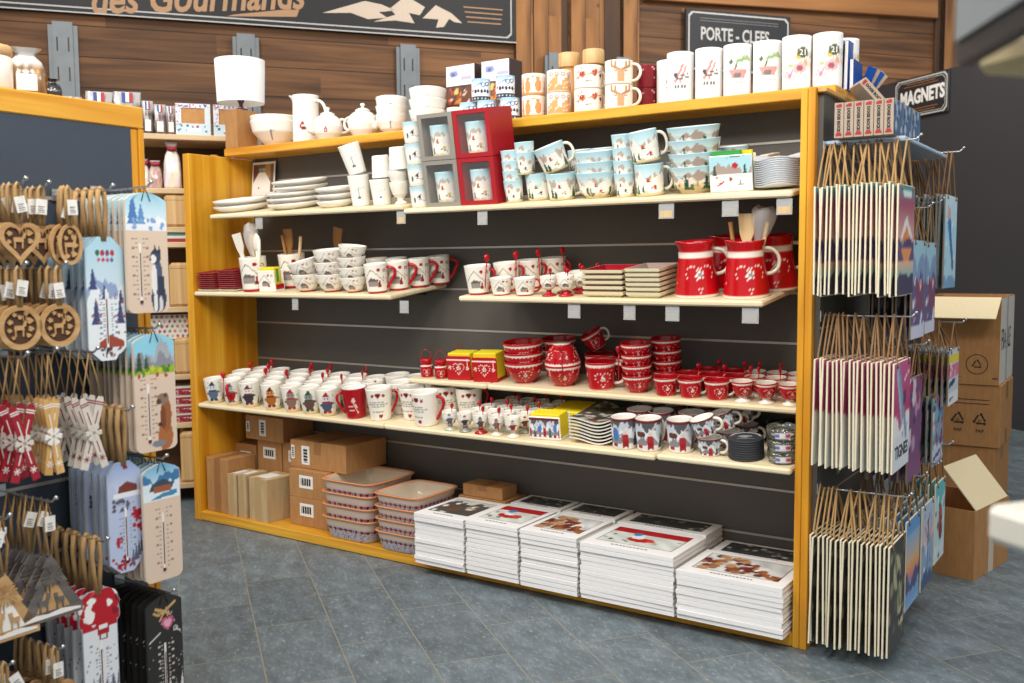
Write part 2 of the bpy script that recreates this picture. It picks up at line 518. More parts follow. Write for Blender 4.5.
def p_beige(x, y, v=0):
    p = Pic(x, y, 'f6eee2')
    for k in range(-2, 3):
        o = k * 1.5
        if v == 0:      # animals in a winter wood
            p.ell(o - .3, .4, .14, .3, 'd99a5e'); p.ell(o + .18, .45, .15, .28, 'd99a5e'); p.tree(o - .58, .08, .3, .8, 'd99a5e'); p.tree(o + .55, .08, .26, .75, 'd99a5e')
            p.ell(o + .16, .78, .09, .08, 'd99a5e'); p.ell(o - .28, .74, .09, .09, 'd99a5e'); p.rect(o - .7, o + .7, .03, .12, 'd99a5e'); p.ell(o - .05, .86, .16, .03, 'd99a5e')
        elif v == 1:    # village in orange blocks
            for j in range(9): p.rect(o - .62 + j * .14, o - .5 + j * .14, .1, .42 + .12 * ((j * 5) % 4), 'deA86e'.lower())
            p.rect(o - .66, o + .66, .06, .3, 'dca468'); p.specks(16, 6, .035, ['f6eee2'], o - .6, o + .6, .1, .5)
            for j in range(4): p.ring(o - .4 + j * .27, .8, .07, .025, 'c98f74')
        elif v == 2:    # hearts and branches
            p.heart(o - .3, .56, .12, 'b3161f'); p.heart(o + .22, .62, .12, 'b85038'); p.heart(o + .55, .54, .08, '8f3038')
            p.line(o - .6, .46, o + .62, .74, .02, 'b98a5a'); p.specks(14, 3, .035, ['c99a6a', 'b3161f', 'd8b48a'], o - .62, o + .62, .4, .84); p.line(o - .15, .3, o + .1, .32, .02, '9a8468')
        else:           # stag head
            p.poly([(o - .13, .1), (o - .16, .4), (o - .1, .62), (o + .1, .62), (o + .16, .4), (o + .13, .1)], 'd0a47a')
            for sg in (-1, 1):
                p.line(o + sg * .08, .6, o + sg * .38, .76, .05, 'b98a5e'); p.line(o + sg * .38, .76, o + sg * .36, .96, .035, 'b98a5e'); p.line(o + sg * .22, .68, o + sg * .2, .9, .035, 'b98a5e')
                p.ell(o + sg * .2, .55, .08, .04, 'c99a6e')
    p.rect(-9, 9, 0, .04, 'd6a878')
    return p.c


def p_alps(x, y, v=0):
    p = Pic(x, y, 'eef3f7'); p.grad(.55, 1, 'e6eef4', '9cc4e2'); p.ridge(.78, .3, 1.3, 2 + v, 'f5f8fa')
    for k in range(-3, 4):
        o = k * 1.2
        p.ring(o + .1, .72, .09, .02, '5a7fae'); p.ring(o + .28, .76, .08, .02, '46618c'); p.line(o - .34, .62, o + .02, .8, .02, '6f93bb')
        for j in range(5): p.rect(o - .3 + j * .14, o - .2 + j * .14, .34 + .03 * (j % 2), .5, '2c323a'); p.line(o - .3 + j * .14, .42, o - .1 + j * .14, .44, .014, '2c323a')
        p.ell(o - .4, .46, .08, .04, 'b5484e')
    p.rect(-9, 9, .02, .2, '39444e')
    for k in range(-20, 20): p.rect(k * .16, k * .16 + .07, .07, .15, 'c8d0d6')
    return p.c


def p_white(x, y, v=0):
    p = Pic(x, y, 'f3f0e8')
    for k in range(-1, 2):
        o = k * 2.4
        if v == 0: p.ring(o, .36, .06, .02, 'b3252d'); p.rect(o - .05, o + .05, .29, .33, '7d1820'); p.line(o, .4, o, .5, .012, 'b3252d')
        elif v == 1: p.line(o, .3, o, .6, .012, '77747a'); p.ell(o, .28, .05, .05, '5d5a60'); p.line(o - .1, .5, o + .2, .62, .01, 'b8b4b0')
        else: p.ell(o, .32, .05, .04, '4c5a70'); p.line(o - .14, .5, o + .2, .6, .01, 'c2beb8')
    return p.c


def p_beer(x, y, v=0):
    p = Pic(x, y, 'f2f1ef')
    for k in range(-1, 2):
        o = k * 1.05
        if v == 0:      # skier with crossed skis and lettering
            p.line(o - .1, .4, o + .04, .74, .022, 'dc8c84'); p.line(o - .02, .38, o + .1, .7, .018, 'dc8c84'); p.ell(o - .1, .54, .035, .05, '3c3a3a'); p.line(o - .12, .44, o + .16, .5, .012, '3c3a3a'); p.line(o - .08, .5, o + .14, .56, .012, '55504c')
            for j in range(4): p.rect(o - .12 + j * .06, o - .08 + j * .06, .27, .36, '4a4844')
            p.ell(o + .42, .48, .03, .04, '2e2e2e'); p.line(o + .4, .44, o + .48, .24, .02, '55504c'); p.line(o + .44, .3, o + .54, .2, .014, '6a6660')
        elif v == 1:    # palm and red deck chair
            p.line(o - .08, .46, o - .02, .66, .02, '6a5038'); p.line(o - .02, .66, o + .16, .74, .035, '8fac76'); p.line(o + .1, .74, o + .22, .7, .03, 'a0bc84'); p.ell(o - .14, .66, .05, .04, '4c6a38')
            p.poly([(o - .18, .5), (o + .16, .5), (o + .1, .34), (o - .12, .34)], 'e09690'); p.ell(o - .02, .4, .07, .06, '7a706c')
            for j in range(4): p.rect(o - .12 + j * .07, o - .09 + j * .07, .25, .29, '6e6a66')
        else:           # badges round a green 21
            cs = ['d48c92', 'dda880', 'a8b8cc', 'd2bc70', 'aebe8c', 'deb4ba', 'c08ca4']
            for j in range(11):
                t = j * .62; p.ell(o + .26 * math.cos(t) + .06, .46 + .2 * math.sin(t * 1.3), .09, .075, cs[j % 7]); p.ring(o + .26 * math.cos(t) + .06, .46 + .2 * math.sin(t * 1.3), .06, .012, 'f0ebe4')
            p.ell(o + .02, .4, .12, .1, 'd9b8bc'); p.ell(o + .02, .4, .06, .05, 'a5525e'); p.ell(o + .07, .68, .105, .095, '55603c')
            pass
    return p.c
# ------------------------------------------------------------------ vessels
def vessel(pts, wall=.004, rows=16):
    L = [0]
    for a, b in zip(pts, pts[1:]): L.append(L[-1] + math.hypot(b[0] - a[0], b[1] - a[1]))
    out = []
    for i in range(rows + 1):
        d = L[-1] * i / rows
        for k in range(len(pts) - 1):
            if d <= L[k + 1] + 1e-9: break
        t = (d - L[k]) / (L[k + 1] - L[k] + 1e-12)
        out.append((pts[k][0] + (pts[k + 1][0] - pts[k][0]) * t, pts[k][1] + (pts[k + 1][1] - pts[k][1]) * t))
    inn = [(max(r - wall, .002), max(z, wall * 1.3)) for r, z in out[::-2]]
    inn[0] = (out[-1][0] - wall, out[-1][1])
    return out + inn, rows + 1


def pot(pts, paint=None, wall=.004, rows=16, n=48, mat_=None, inner='f4f1ea', warp=None):
    pr, k = vessel(pts, wall, max(rows, 30) if paint else rows)
    if paint: n = max(n, 88)
    mb = MB().lathe(pr, n, 0, paint, k, inner, warp=warp)
    return mb.mesh('body', mat_ or GLAZE)


def loop_handle(r0, z0, r1, z1, out, tr, ang=90, mat_=None, style=0, n=14, flat=1.3):
    """handle from (r1,z1) at the top round to (r0,z0) at the bottom, pointing to angle ang from the front"""
    pts = []
    for i in range(n + 1):
        t = i / n
        if style == 0:
            a = PI / 2 - PI * t; zc, hz = (z0 + z1) / 2, (z1 - z0) / 2; rb = r1 + (r0 - r1) * t
            pts.append((rb - tr * .4 + out * max(0, math.cos(a)) ** .75, 0, zc + hz * math.sin(a)))
        else:           # heart shaped curl: wide shoulder on top, pinched foot
            a = PI * t; rb = r1 + (r0 - r1) * t
            o = out * (math.sin(a) ** .6) * (1.12 - .75 * t)
            pts.append((rb - tr * .4 + o, 0, z1 + (z0 - z1) * t + .16 * (z1 - z0) * math.sin(a) * (1 - t)))
    return MB().tube(pts, tr, 8, flat=flat, M=RZ(ang - 90)).mesh('handle', mat_ or CREAMC)


def mug_proto(name, r0, r1, h, paint, hmat=None, ang=90, style=0, out=None, cat='mug', inner='f4f1ea', tr=.0055, wall=.004, foot=None, mat_=None, bulge=0.):
    pts = [(r0 * .92, 0), (r0, .004)] + [(r0 + (r1 - r0) * t + bulge * math.sin(PI * t), .004 + (h - .004) * t) for t in (.25, .5, .75, 1)]
    hz = h
    rm = lambda t: r0 + (r1 - r0) * t + bulge * math.sin(PI * t)
    return Proto(name, cat, [('body', pot(pts, paint, wall, mat_=mat_, inner=inner)),
                             ('handle', loop_handle(rm(.2), hz * .17, rm(.84), hz * .86, out or h * .32, tr, ang, hmat, style))])


def bowl_proto(name, r, h, paint, foot=.5, fmat=None, inner='f4f1ea', cat='bowl', rows=14, fh=.006, extra=None):
    pts = [(r * foot * .98, 0), (r * foot, fh), (r * (foot + .22), fh + (h - fh) * .18), (r * .9, fh + (h - fh) * .55), (r, h)]
    return Proto(name, cat, [('bowl_body', pot(pts, paint, .004, rows, inner=inner))] + (extra or [])) if extra else Proto(name, cat, [(None, pot(pts, paint, .004, rows, inner=inner))])


def spoon_mesh():
    mb = MB()
    mb.tube([(0, 0, -.1), (0, 0, -.05), (.001, 0, 0)], [.0022, .0022, .003], 6)
    pts = [(0, 0, .0), (0, 0, .006), (0, 0, .014), (0, 0, .022), (0, 0, .028), (0, 0, .030)]
    mb.tube(pts, [.003, .008, .0115, .0115, .007, .001], 10, flat=.45)
    return mb.mesh('spoon', REDC)


SPOON = Proto('red_spoon', 'spoon', [(None, spoon_mesh())])

# ------------------------------------------------------------------ setting
AD = math.radians(52.588)
CA, SA = math.cos(AD), math.sin(AD)
WM = Matrix(((CA, -SA, 0, 0), (SA, CA, 0, 0), (0, 0, 1, 0), (0, 0, 0, 1)))   # x = along the wood wall, y = towards it
WN = -2.521    # camera's own offset along that normal
WALL = WN + 7.1
GON = WN + 5.224
PARTS_ = 3.806


def slate():
    m, nt, b = nodes('slate_floor_tiles'); N, Lk = nt.nodes.new, nt.links.new
    tc = N('ShaderNodeTexCoord'); mp = N('ShaderNodeMapping')
    Lk(tc.outputs['Object'], mp.inputs['Vector'])
    mp.inputs['Rotation'].default_value = (0, 0, -PI / 2)       # x -> along the tile courses
    br = N('ShaderNodeTexBrick'); br.offset = .5; br.offset_frequency = 2
    br.inputs['Scale'].default_value = 1; br.inputs['Brick Width'].default_value = .5; br.inputs['Row Height'].default_value = .2462
    br.inputs['Mortar Size'].default_value = .0023; br.inputs['Mortar Smooth'].default_value = .2; br.inputs['Bias'].default_value = 0
    br.inputs['Color1'].default_value = (.3, .3, .3, 1); br.inputs['Color2'].default_value = (.8, .8, .8, 1)
    Lk(mp.outputs[0], br.inputs['Vector'])
    n1 = N('ShaderNodeTexNoise'); n1.inputs['Scale'].default_value = 18; n1.inputs['Detail'].default_value = 9; n1.inputs['Roughness'].default_value = .72
    n2 = N('ShaderNodeTexNoise'); n2.inputs['Scale'].default_value = 75; n2.inputs['Detail'].default_value = 6; n2.inputs['Roughness'].default_value = .8
    n3 = N('ShaderNodeTexNoise'); n3.inputs['Scale'].default_value = 4; n3.inputs['Detail'].default_value = 3
    st = N('ShaderNodeMapping'); st.inputs['Scale'].default_value = (1.0, .45, 1); st.inputs['Rotation'].default_value = (0, 0, .4)
    Lk(tc.outputs['Object'], st.inputs['Vector'])
    for n in (n1, n2, n3): Lk(st.outputs[0], n.inputs['Vector'])
    rp = N('ShaderNodeValToRGB'); e = rp.color_ramp.elements
    e[0].position = .3; e[0].color = (*lin('485358'), 1); e[1].position = .72; e[1].color = (*lin('78848a'), 1)
    a = e.new(.52); a.color = (*lin('5e6a70'), 1)
    Lk(n1.outputs['Fac'], rp.inputs[0])
    sp = N('ShaderNodeValToRGB'); sp.color_ramp.elements[0].position = .54; sp.color_ramp.elements[0].color = (0, 0, 0, 1); sp.color_ramp.elements[1].position = .7
    Lk(n2.outputs['Fac'], sp.inputs[0])
    m1 = N('ShaderNodeMix'); m1.data_type = 'RGBA'; m1.inputs[7].default_value = (*lin('a4b0b4'), 1)
    k = N('ShaderNodeMath'); k.operation = 'MULTIPLY'; k.inputs[1].default_value = .7; Lk(sp.outputs[0], k.inputs[0])
    Lk(k.outputs[0], m1.inputs[0]); Lk(rp.outputs[0], m1.inputs[6])
    hv = N('ShaderNodeHueSaturation'); mr = N('ShaderNodeMapRange'); mr.inputs['To Min'].default_value = .76; mr.inputs['To Max'].default_value = 1.36
    Lk(br.outputs['Color'], mr.inputs['Value']); Lk(mr.outputs[0], hv.inputs['Value']); Lk(m1.outputs[2], hv.inputs['Color'])
    m2 = N('ShaderNodeMix'); m2.data_type = 'RGBA'; m2.inputs[7].default_value = (*lin('8a8678'), 1)
    Lk(br.outputs['Fac'], m2.inputs[0]); Lk(hv.outputs[0], m2.inputs[6])
    Lk(m2.outputs[2], b.inputs['Base Color'])
    rr = N('ShaderNodeMapRange'); rr.inputs['To Min'].default_value = .3; rr.inputs['To Max'].default_value = .62
    Lk(n1.outputs['Fac'], rr.inputs['Value']); Lk(rr.outputs[0], b.inputs['Roughness'])
    bp = N('ShaderNodeBump'); bp.inputs['Strength'].default_value = .35; bp.inputs['Distance'].default_value = .004
    Lk(n1.outputs['Fac'], bp.inputs['Height'])
    b2 = N('ShaderNodeBump'); b2.invert = True; b2.inputs['Strength'].default_value = .5; b2.inputs['Distance'].default_value = .003
    Lk(br.outputs['Fac'], b2.inputs['Height']); Lk(bp.outputs['Normal'], b2.inputs['Normal'])
    Lk(b2.outputs['Normal'], b.inputs['Normal'])
    return m


# tile courses: lines of constant along-wall coordinate at -1.63 + k*.2462, cross joints at t = 1.297 - k*.5
fl = MB().box(-6.4, 8.0, -7.5, 6.2, -.06, 0)
me = fl.mesh('floor', slate())
me.transform(T(1.63 + .2462 * 10, -1.297 + 4, 0)); me2 = me
struct('floor', me2, WM @ T(-1.63 - .2462 * 10, 1.297 - 4, 0))
BOARDS = wood('reclaimed_wall_boards', '4a2f1c', '8a5f3a', 'x', .7, 15, .05, .06, '2c170a', .2, .4)
POSTW = wood('reclaimed_wall_posts', '6a4526', 'b07a46', 'z', .7, 9, .08, .06, '2c170a', .12, .38)
BEAMW = wood('light_wall_beam', '7a4c26', 'b07844', 'x', .6, 6, .08, .07, '4a2a10')
struct('wall_back', MB().box(-4.6, 7.2, 0, .12, 0, 4.2).mesh('wall_back', BOARDS), WM @ T(0, WALL, 0))
for i, (a, b_, dpt) in enumerate(((.62, .76, .05), (.77, 1.0, .03), (1.0, 1.06, .015), (1.07, 1.35, .045), (1.36, 1.5, .02), (1.51, 1.65, .05), (4.55, 4.6, .03), (4.62, 4.82, .06))):
    m = POSTW if i not in (2, 4, 6) else wood('dark_wall_posts', '2e2018', '5a3e28', 'z', .7, 9, .08)
    struct('trim_%d' % (i + 1), MB().box(0, b_ - a, -dpt, -.001, 0, 4.2, b=.004).mesh('wall_post', m), WM @ T(a, WALL, 0))
struct('trim_9', MB().box(0, 2.84, -.08, -.001, 0, .75, b=.006).mesh('wall_beam', BEAMW), WM @ T(1.69, WALL, 3.27) @ RY(-1.2))
# dark wall on the right, at right angles to the wood wall
PARTW = mat('charcoal_painted_wall', '3b3a3d', .6, 0, .06, 3)
# x = away from the aisle, along the wood wall's normal
struct('wall_right', MB().box(PARTS_ + .02, PARTS_ + .12, .4, WALL - .07, 0, 2.69).mesh('wall_right', PARTW), WM)

# ------------------------------------------------------------------ camera, light
c = D.cameras.new('camera'); co = D.objects.new('camera', c); COL.objects.link(co)
yaw, pit, rol = .5889, .0820, -.0077
fw = Vector((-math.sin(yaw) * math.cos(pit), math.cos(yaw) * math.cos(pit), -math.sin(pit)))
r_ = Vector((math.cos(yaw), math.sin(yaw), 0)); u_ = r_.cross(fw)
r2 = r_ * math.cos(rol) + u_ * math.sin(rol); u2 = u_ * math.cos(rol) - r_ * math.sin(rol)
co.matrix_world = Matrix(((r2.x, u2.x, -fw.x, .8878), (r2.y, u2.y, -fw.y, -2.9889), (r2.z, u2.z, -fw.z, 1.2322), (0, 0, 0, 1)))
c.sensor_width = 36; c.lens = 970.83 / 1024 * 36; c.clip_start = .05
c.dof.use_dof = True; c.dof.focus_distance = 3.5; c.dof.aperture_fstop = 3.8
SC.camera = co
w = D.worlds.new('shop_ambient'); SC.world = w; w.use_nodes = True
w.node_tree.nodes['Background'].inputs[0].default_value = (.975, .985, 1, 1)
w.node_tree.nodes['Background'].inputs[1].default_value = .72


def lamp(loc, tgt, power, size, col=(1, .95, .885)):
    l = D.lights.new('ceiling_light', 'AREA'); l.energy = power; l.size = size; l.color = col; l.shape = 'DISK'
    o = D.objects.new('ceiling_light', l); COL.objects.link(o)
    o.matrix_world = T(*loc) @ (Vector(tgt) - Vector(loc)).to_track_quat('-Z', 'Y').to_matrix().to_4x4()


LP = .5
for (lx, ly, tx, ty, tz, p) in ((-2.6, -1.7, -2.4, 0, .9, 70), (-1.3, -2.2, -1.3, 0, .9, 80), (.1, -1.9, -.3, 0, .8, 80), (1.6, -1.2, .4, .4, .6, 60)):
    lamp((lx, ly, 3.1), (tx, ty, tz), p * LP, .9)
for (s_, t_, p, tz) in ((-2.2, WALL - 1.9, 40, 2.0), (.4, WALL - 1.9, 50, 2.3), (2.6, WALL - 2., 75, 2.6), (2.2, .8, 60, 0.)):
    a = WM @ Vector((s_, t_, 3.9)); b = WM @ Vector((s_ + .2, t_ + 1.5, tz)); lamp(a, b, p * LP, .4)
lamp((-.2, -2.7, 3.0), (-1.5, -1.7, .7), 45 * LP, .35)
vs = SC.view_settings; vs.view_transform = 'Standard'; vs.look = 'None'; vs.gamma = 1; vs.use_curve_mapping = False; vs.exposure = -.16

# ------------------------------------------------------------------ shelving unit
TILT = 6.5
LN, TK, DP = 2.968, .045, .386
SH = {'1': (0., 1.444), '2': (0, 1.102), '3': (.10, .753), '4': (0, .570)}


def on(sh, x, d, h=0., rz=0., pre=None):
    """place on a shelf: x along the unit, d behind its front edge, h above it"""
    if sh == 'P': m = T(x, .2 + d, 1.7876 + h)
    elif sh == 'B': m = T(x, d, .0457 + h)
    else:
        yf, zf = SH[sh]
        if sh == '1': zf = 1.444 if x > -1.628 else 1.459
        if sh == '4' and x > -.525: zf = .574
        m = T(x, yf, zf) @ RX(9 if sh == '1' else TILT) @ T(0, d, h)
    return m @ RZ(rz) @ (pre or Matrix())


unit = thing('shelving_unit', 'long varnished pine shelving unit with charcoal slatted back, stocked with crockery', 'shelving unit', T(-LN / 2, DP, 0))
ui = unit.matrix_world.inverted()
def upart(name, mb, m, M=None, **k): return part(name, mb.mesh(name, m), unit, ui @ (M or Matrix()), **k)
upart('side_panel', MB().box(-LN, -LN + TK, 0, .772, 0, 1.75, b=.003), PINE_Z)
upart('side_panel', MB().box(-TK, -.024, 0, .772, 0, 1.75, b=.002).box(-.0225, 0, -.001, .772, 0, 1.752, b=.002), PINE_Z)
upart('top_board', MB().box(-2.912, .004, .2, .553, 1.7505, 1.787, b=.003), PINE_X)
upart('bottom_board', MB().box(-LN + TK + .001, -TK - .001, 0, .772, .002, .045, b=.003), PINE_X)
upart('back_panel', MB().box(-LN + TK + .001, -TK - .001, DP, DP + .02, .046, 1.75), DARKP)
for z in (1.64, 1.468, 1.294, 1.115, .938, .757, .58, .409, .235):
    upart('slot_strip', MB().box(-LN + TK + .002, -TK - .002, DP - .003, DP - .0002, z - .004, z + .004), ALU)


def board(x0, x1, sh, dep, zf=None, ang=0):
    yf, z0 = SH[sh]; z0 = zf or z0
    M = T(x0, yf, z0) @ RX(9 if sh == '1' else TILT)
    o = upart('shelf', MB().box(0, x1 - x0, 0, dep, -.021, -.0005, b=.006), SHELFW, M)
    n = max(2, int((x1 - x0) / .6))
    for i in range(n + 1):
        xx = .12 + (x1 - x0 - .24) * i / n
        mb = MB().prism([(dep - .004, -.022), (.14, -.022), (.16, -.028), (dep - .004, -.055)], xx - .0015, xx + .0015, M=Matrix(((0, 0, 1, 0), (1, 0, 0, 0), (0, 1, 0, 0), (0, 0, 0, 1))))
        part('bracket', mb.mesh('bracket', BLACKM), o, Matrix())


board(-2.79, -1.63, '1', .38, 1.459); board(-1.626, -.068, '1', .38)
board(-2.92, -1.70, '2', .383); board(-1.357, -.157, '2', .383)
board(-1.70, -1.302, '3', .283); board(-1.298, -.05, '3', .283)
board(-2.92, -1.752, '4', .383); board(-1.748, -.528, '4', .383); board(-.522, -.058, '4', .385, .574)
# end panel on the right: slotted charcoal board with its own little shelf
ep = upart('end_panel', MB().box(.0005, .016, .03, .745, .02, 1.735), DARKP)
for z in (1.56, 1.38, 1.2, 1.02, .84, .66, .48, .3):
    part('slot_strip', MB().box(.0162, .0185, .032, .743, z - .003, z + .003).mesh('slot_strip', ALU), ep, Matrix())
upart('end_cap_board', MB().box(.001, .03, .012, .76, 1.736, 1.7495, b=.002), PINE_Y)
upart('end_shelf', MB().box(.017, .25, .045, .7, 1.58, 1.592, b=.003), mat('pale_blue_metal_shelf', 'b9cfe4', .35, .1))
# ------------------------------------------------------------------ crockery prototypes
FR = 35     # prints face the aisle
def A(d): return d


def boxmesh(name, w, d, h, m, extra=None, b=.002):
    """carton: body with origin at the middle of its base, front towards -Y"""
    return MB().box(-w / 2, w / 2, -d / 2, d / 2, 0, h, b=b).mesh(name, m)


def carton(name, w, d, h, m=None, tape=True, labels=(), cat='box', tapedir='front'):
    ps = [('carton', boxmesh('carton', w, d, h, m or KRAFT))]
    if tape:
        mb = MB()
        mb.box(-.022, .022, -d / 2 - .0006, d / 2 + .0006, h, h + .0006)
        mb.box(-.022, .022, -d / 2 - .0007, -d / 2 - .0001, h * .55, h)
        if tapedir == 'full': mb.box(-.022, .022, -d / 2 - .0007, -d / 2 - .0001, 0, h * .55)
        ps.append(('packing_tape', mb.mesh('packing_tape', TAPE)))
    for (lx, lz, lw, lh) in labels:
        mb = MB().box(lx - lw / 2, lx + lw / 2, -d / 2 - .0012, -d / 2 - .0002, lz - lh / 2, lz + lh / 2, 0)
        for k in range(9):
            x = lx - lw * .38 + lw * .76 * k / 9
            if lw >= lh: mb.box(x, x + lw * .04 * (1 + k % 2), -d / 2 - .0016, -d / 2 - .0011, lz - lh * .28, lz + lh * .28, 1)
            else:
                z = lz - lh * .38 + lh * .76 * k / 9; mb.box(lx - lw * .25, lx + lw * .25, -d / 2 - .0016, -d / 2 - .0011, z, z + lh * .04 * (1 + k % 2), 1)
        ps.append(('paper_label', mb.mesh('paper_label', LABELW, INK)))
    return Proto(name, cat, ps)


# ---- top board -------------------------------------------------------------------------------
carton('cardboard_box', .085, .13, .185, KRAFT, False).put('small tan cardboard box standing at the left end of the top board', on('P', -2.866, .008 + .065))
# lamp: white drum shade with a small print, figurine stem
mb = MB().lathe([(.112, 0), (.119, .205), (.117, .205), (.11, 0)], 64, 0, lambda x, y: Pic(x, y, 'f6f5f2').ring(-.3, .35, .035, .012, 'a03038').line(-.3, .4, -.3, .75, .01, '9a8f92').line(-.28, .7, .1, .82, .008, 'a8a0a4').specks(16, 3, .022, ['b0acae', '9c969c'], -.25, .3, .5, .8).ell(-.3, .3, .04, .03, '6d2a44').c, 2, capb=False)
lampth = thing('table_lamp', 'small lamp with a wide white drum shade standing on the tan box', 'lamp', on('P', -2.872, .08, .187, 12))
part('lamp_shade', mb.mesh('lamp_shade', PAPER), lampth, T(0, 0, .035))
part('lamp_stem', MB().lathe([(.03, 0), (.032, .008), (.012, .014), (.009, .03), (.016, .045), (.02, .06), (.012, .08), (.006, .1), (.006, .2)], 20, 0, lambda x, y: Pic(x, y, '5c3450').specks(20, 2, .03, ['b84a5a', '3c2a50', 'c8b0a8'], -.5, .5, 0, .5).c, 99).mesh('lamp_stem', GLAZE), lampth)
part('shade_spider', MB().box(-.115, .115, -.002, .002, .216, .22).box(-.002, .002, -.115, .115, .216, .22).mesh('shade_spider', STEEL), lampth)

W0, W1, W2 = (lambda x, y: p_white(x, y, 0)), (lambda x, y: p_white(x, y, 1)), (lambda x, y: p_white(x, y, 2))
bb = bowl_proto('salad_bowl', .12, .122, lambda x, y: p_white(x - .0, y, 1), .34)
bb.put('lower of two big white salad bowls nested beside the tan box', on('P', -2.69, .13, 0, FR), 'big white salad bowls')
bb.put('upper of two big white salad bowls nested beside the tan box', on('P', -2.69, .13, .024, FR), 'big white salad bowls')


def jug_proto(name, pts, paint, spout, hz, out, hm, ang=90, cat='jug', sa=-90, tr=.007, style=0, inner='f4f1ea'):
    top = max(z for r, z in pts)
    def warp(p, t):
        x, y, z = p; k = max(0, (z / top - .78) / .22); a = math.atan2(x, -y); q = (a - math.radians(sa) + PI) % (2 * PI) - PI
        g = math.exp(-(q / .34) ** 2) * k ** 1.5 * spout; r = math.hypot(x, y)
        return (x * (1 + g / r), y * (1 + g / r), z + g * .3)
    def rad(z):
        for a, b in zip(pts, pts[1:]):
            if a[1] <= z <= b[1] and b[1] > a[1]: return a[0] + (b[0] - a[0]) * (z - a[1]) / (b[1] - a[1])
    return Proto(name, cat, [('body', pot(pts, paint, .005, 26, 64, warp=warp, inner=inner)), ('handle', loop_handle(rad(hz[0]), hz[0], rad(hz[1]), hz[1], out, tr, ang, hm, style, 18))])


jug_proto('pitcher', [(.058, 0), (.062, .004), (.061, .1), (.06, .2), (.062, .226)], W0, .034, (.06, .2), .06, WHITEC, 62, sa=-118).put('tall white cylindrical pitcher with pointed spout beside the salad bowls', on('P', -2.482, .128, 0, FR))


def teapot():
    body = pot([(.04, 0), (.043, .005), (.062, .03), (.068, .06), (.06, .092), (.042, .108), (.032, .112)], W0, .004, 18, 48)
    lid = MB().lathe([(.034, .112), (.032, .12), (.018, .127), (.006, .13), (.006, .135), (.011, .14), (.011, .146), (.004, .15)], 32).mesh('lid', WHITEC)
    sp = MB().tube([(-.058, 0, .04), (-.08, 0, .05), (-.095, 0, .075), (-.108, 0, .1), (-.116, 0, .108)], [.019, .016, .011, .008, .007], 14).mesh('spout', WHITEC)
    return Proto('teapot', 'teapot', [('body', body), ('lid', lid), ('spout', sp), ('handle', loop_handle(.062, .035, .058, .095, .045, .006, 90, WHITEC))])


tp = teapot()
tp.put('round white teapot whose spout overlaps the tall pitcher', on('P', -2.29, .075, 0, FR), 'white teapots')
tp.put('round white teapot between the other teapot and the white bowls', on('P', -2.086, .085, 0, FR + 150), 'white teapots')
b3 = bowl_proto('breakfast_bowl', .07, .082, W1, .5)
b4 = bowl_proto('breakfast_bowl', .08, .082, W2, .5)
for (pr, X, nm, n, st) in ((b3, -1.918, 'left', 3, .036), (b4, -1.718, 'right', 3, .044)):
    for k in range(n):
        pr.put('%s white breakfast bowl of the %s bowl stack on the top board' % (('bottom', 'middle', 'top')[k], nm), on('P', X, .085, k * st, FR), 'white breakfast bowls', None) if k < 2 else pr.put('top white breakfast bowl of the %s bowl stack on the top board' % nm, on('P', X, .085, k * st, FR, RX(-4)), 'white breakfast bowls')
pg = mug_proto('penguin_mug', .036, .044, .085, lambda x, y: Pic(x, y, 'f2efe6').ell(0, .45, .16, .22, '3f4650').ell(0, .4, .09, .14, 'f2efe6').ell(.45, .5, .06, .2, '5c7a5c').rect(-.7, -.6, .2, .8, 'b3262c').specks(9, 2, .04, ['3f4650', '6a8a7a'], .2, .8, .2, .9).c, CREAMC)
pg.put('white mug with a penguin print behind the grey gift boxes', on('P', -1.59, .12, 0, FR, RZ(-20)))
al = mug_proto('alpine_mug', .038, .0385, .088, p_alps, CREAMC, 160)
AG = 'blue and white alpine mugs'
for (X, d, h, lb) in ((-1.484, .06, 0, 'bottom left of the pile'), (-1.395, .06, 0, 'bottom middle of the pile'), (-1.283, .06, 0, 'bottom right of the pile'),
                      (-1.427, .065, .0885, 'top left of the pile'), (-1.308, .065, .0885, 'top right of the pile'),
                      (-1.36, .16, 0, 'low in the second row'), (-1.232, .16, 0, 'low in the second row, next to the beige mugs'), (-1.232, .16, .0885, 'high in the second row, next to the beige mugs')):
    al.put('blue and white alpine village mug, ' + lb, on('P', X, d, h, FR), AG)
be = [mug_proto('beige_mug', .046, .047, .084, (lambda v: lambda x, y: p_beige(x, y, v))(v), CREAMC, a, 0, tr=.006) for v, a in ((0, 160), (1, 160), (2, 88), (3, 62))]
be[2] = mug_proto('beige_mug', .052, .0535, .086, lambda x, y: p_beige(x, y, 2), CREAMC, 120)
be[3] = mug_proto('beige_mug', .051, .0525, .088, lambda x, y: p_beige(x, y, 3), CREAMC, 62, out=.034)
for (i, X, d, nm) in ((0, -1.178, .07, 'orange animal print'), (1, -1.06, .065, 'orange village print'), (2, -.937, .072, 'red hearts and branches'), (3, -.808, .075, 'brown stag head')):
    h = (.0845, .0845, .0865, .0885)[i]
    for k in (0, 1): be[i].put('%s of two stacked cream mugs with %s' % (('lower', 'upper')[k], nm), on('P', X, d, k * h, FR), 'cream printed mugs')
rm_ = mug_proto('crimson_mug', .036, .037, .085, lambda x, y: Pic(x, y, '7d0f1e').specks(40, 3, .04, ['a8283a', 'd8c8c0'], -1.5, 1.5, .1, .9).c, CREAMC, 120)
for k in (0, 1): rm_.put('%s dark crimson mug stacked between the stag mugs and the frosted glasses' % ('lower', 'upper')[k], on('P', -.745, .18, k * .0858, FR), 'crimson mugs')
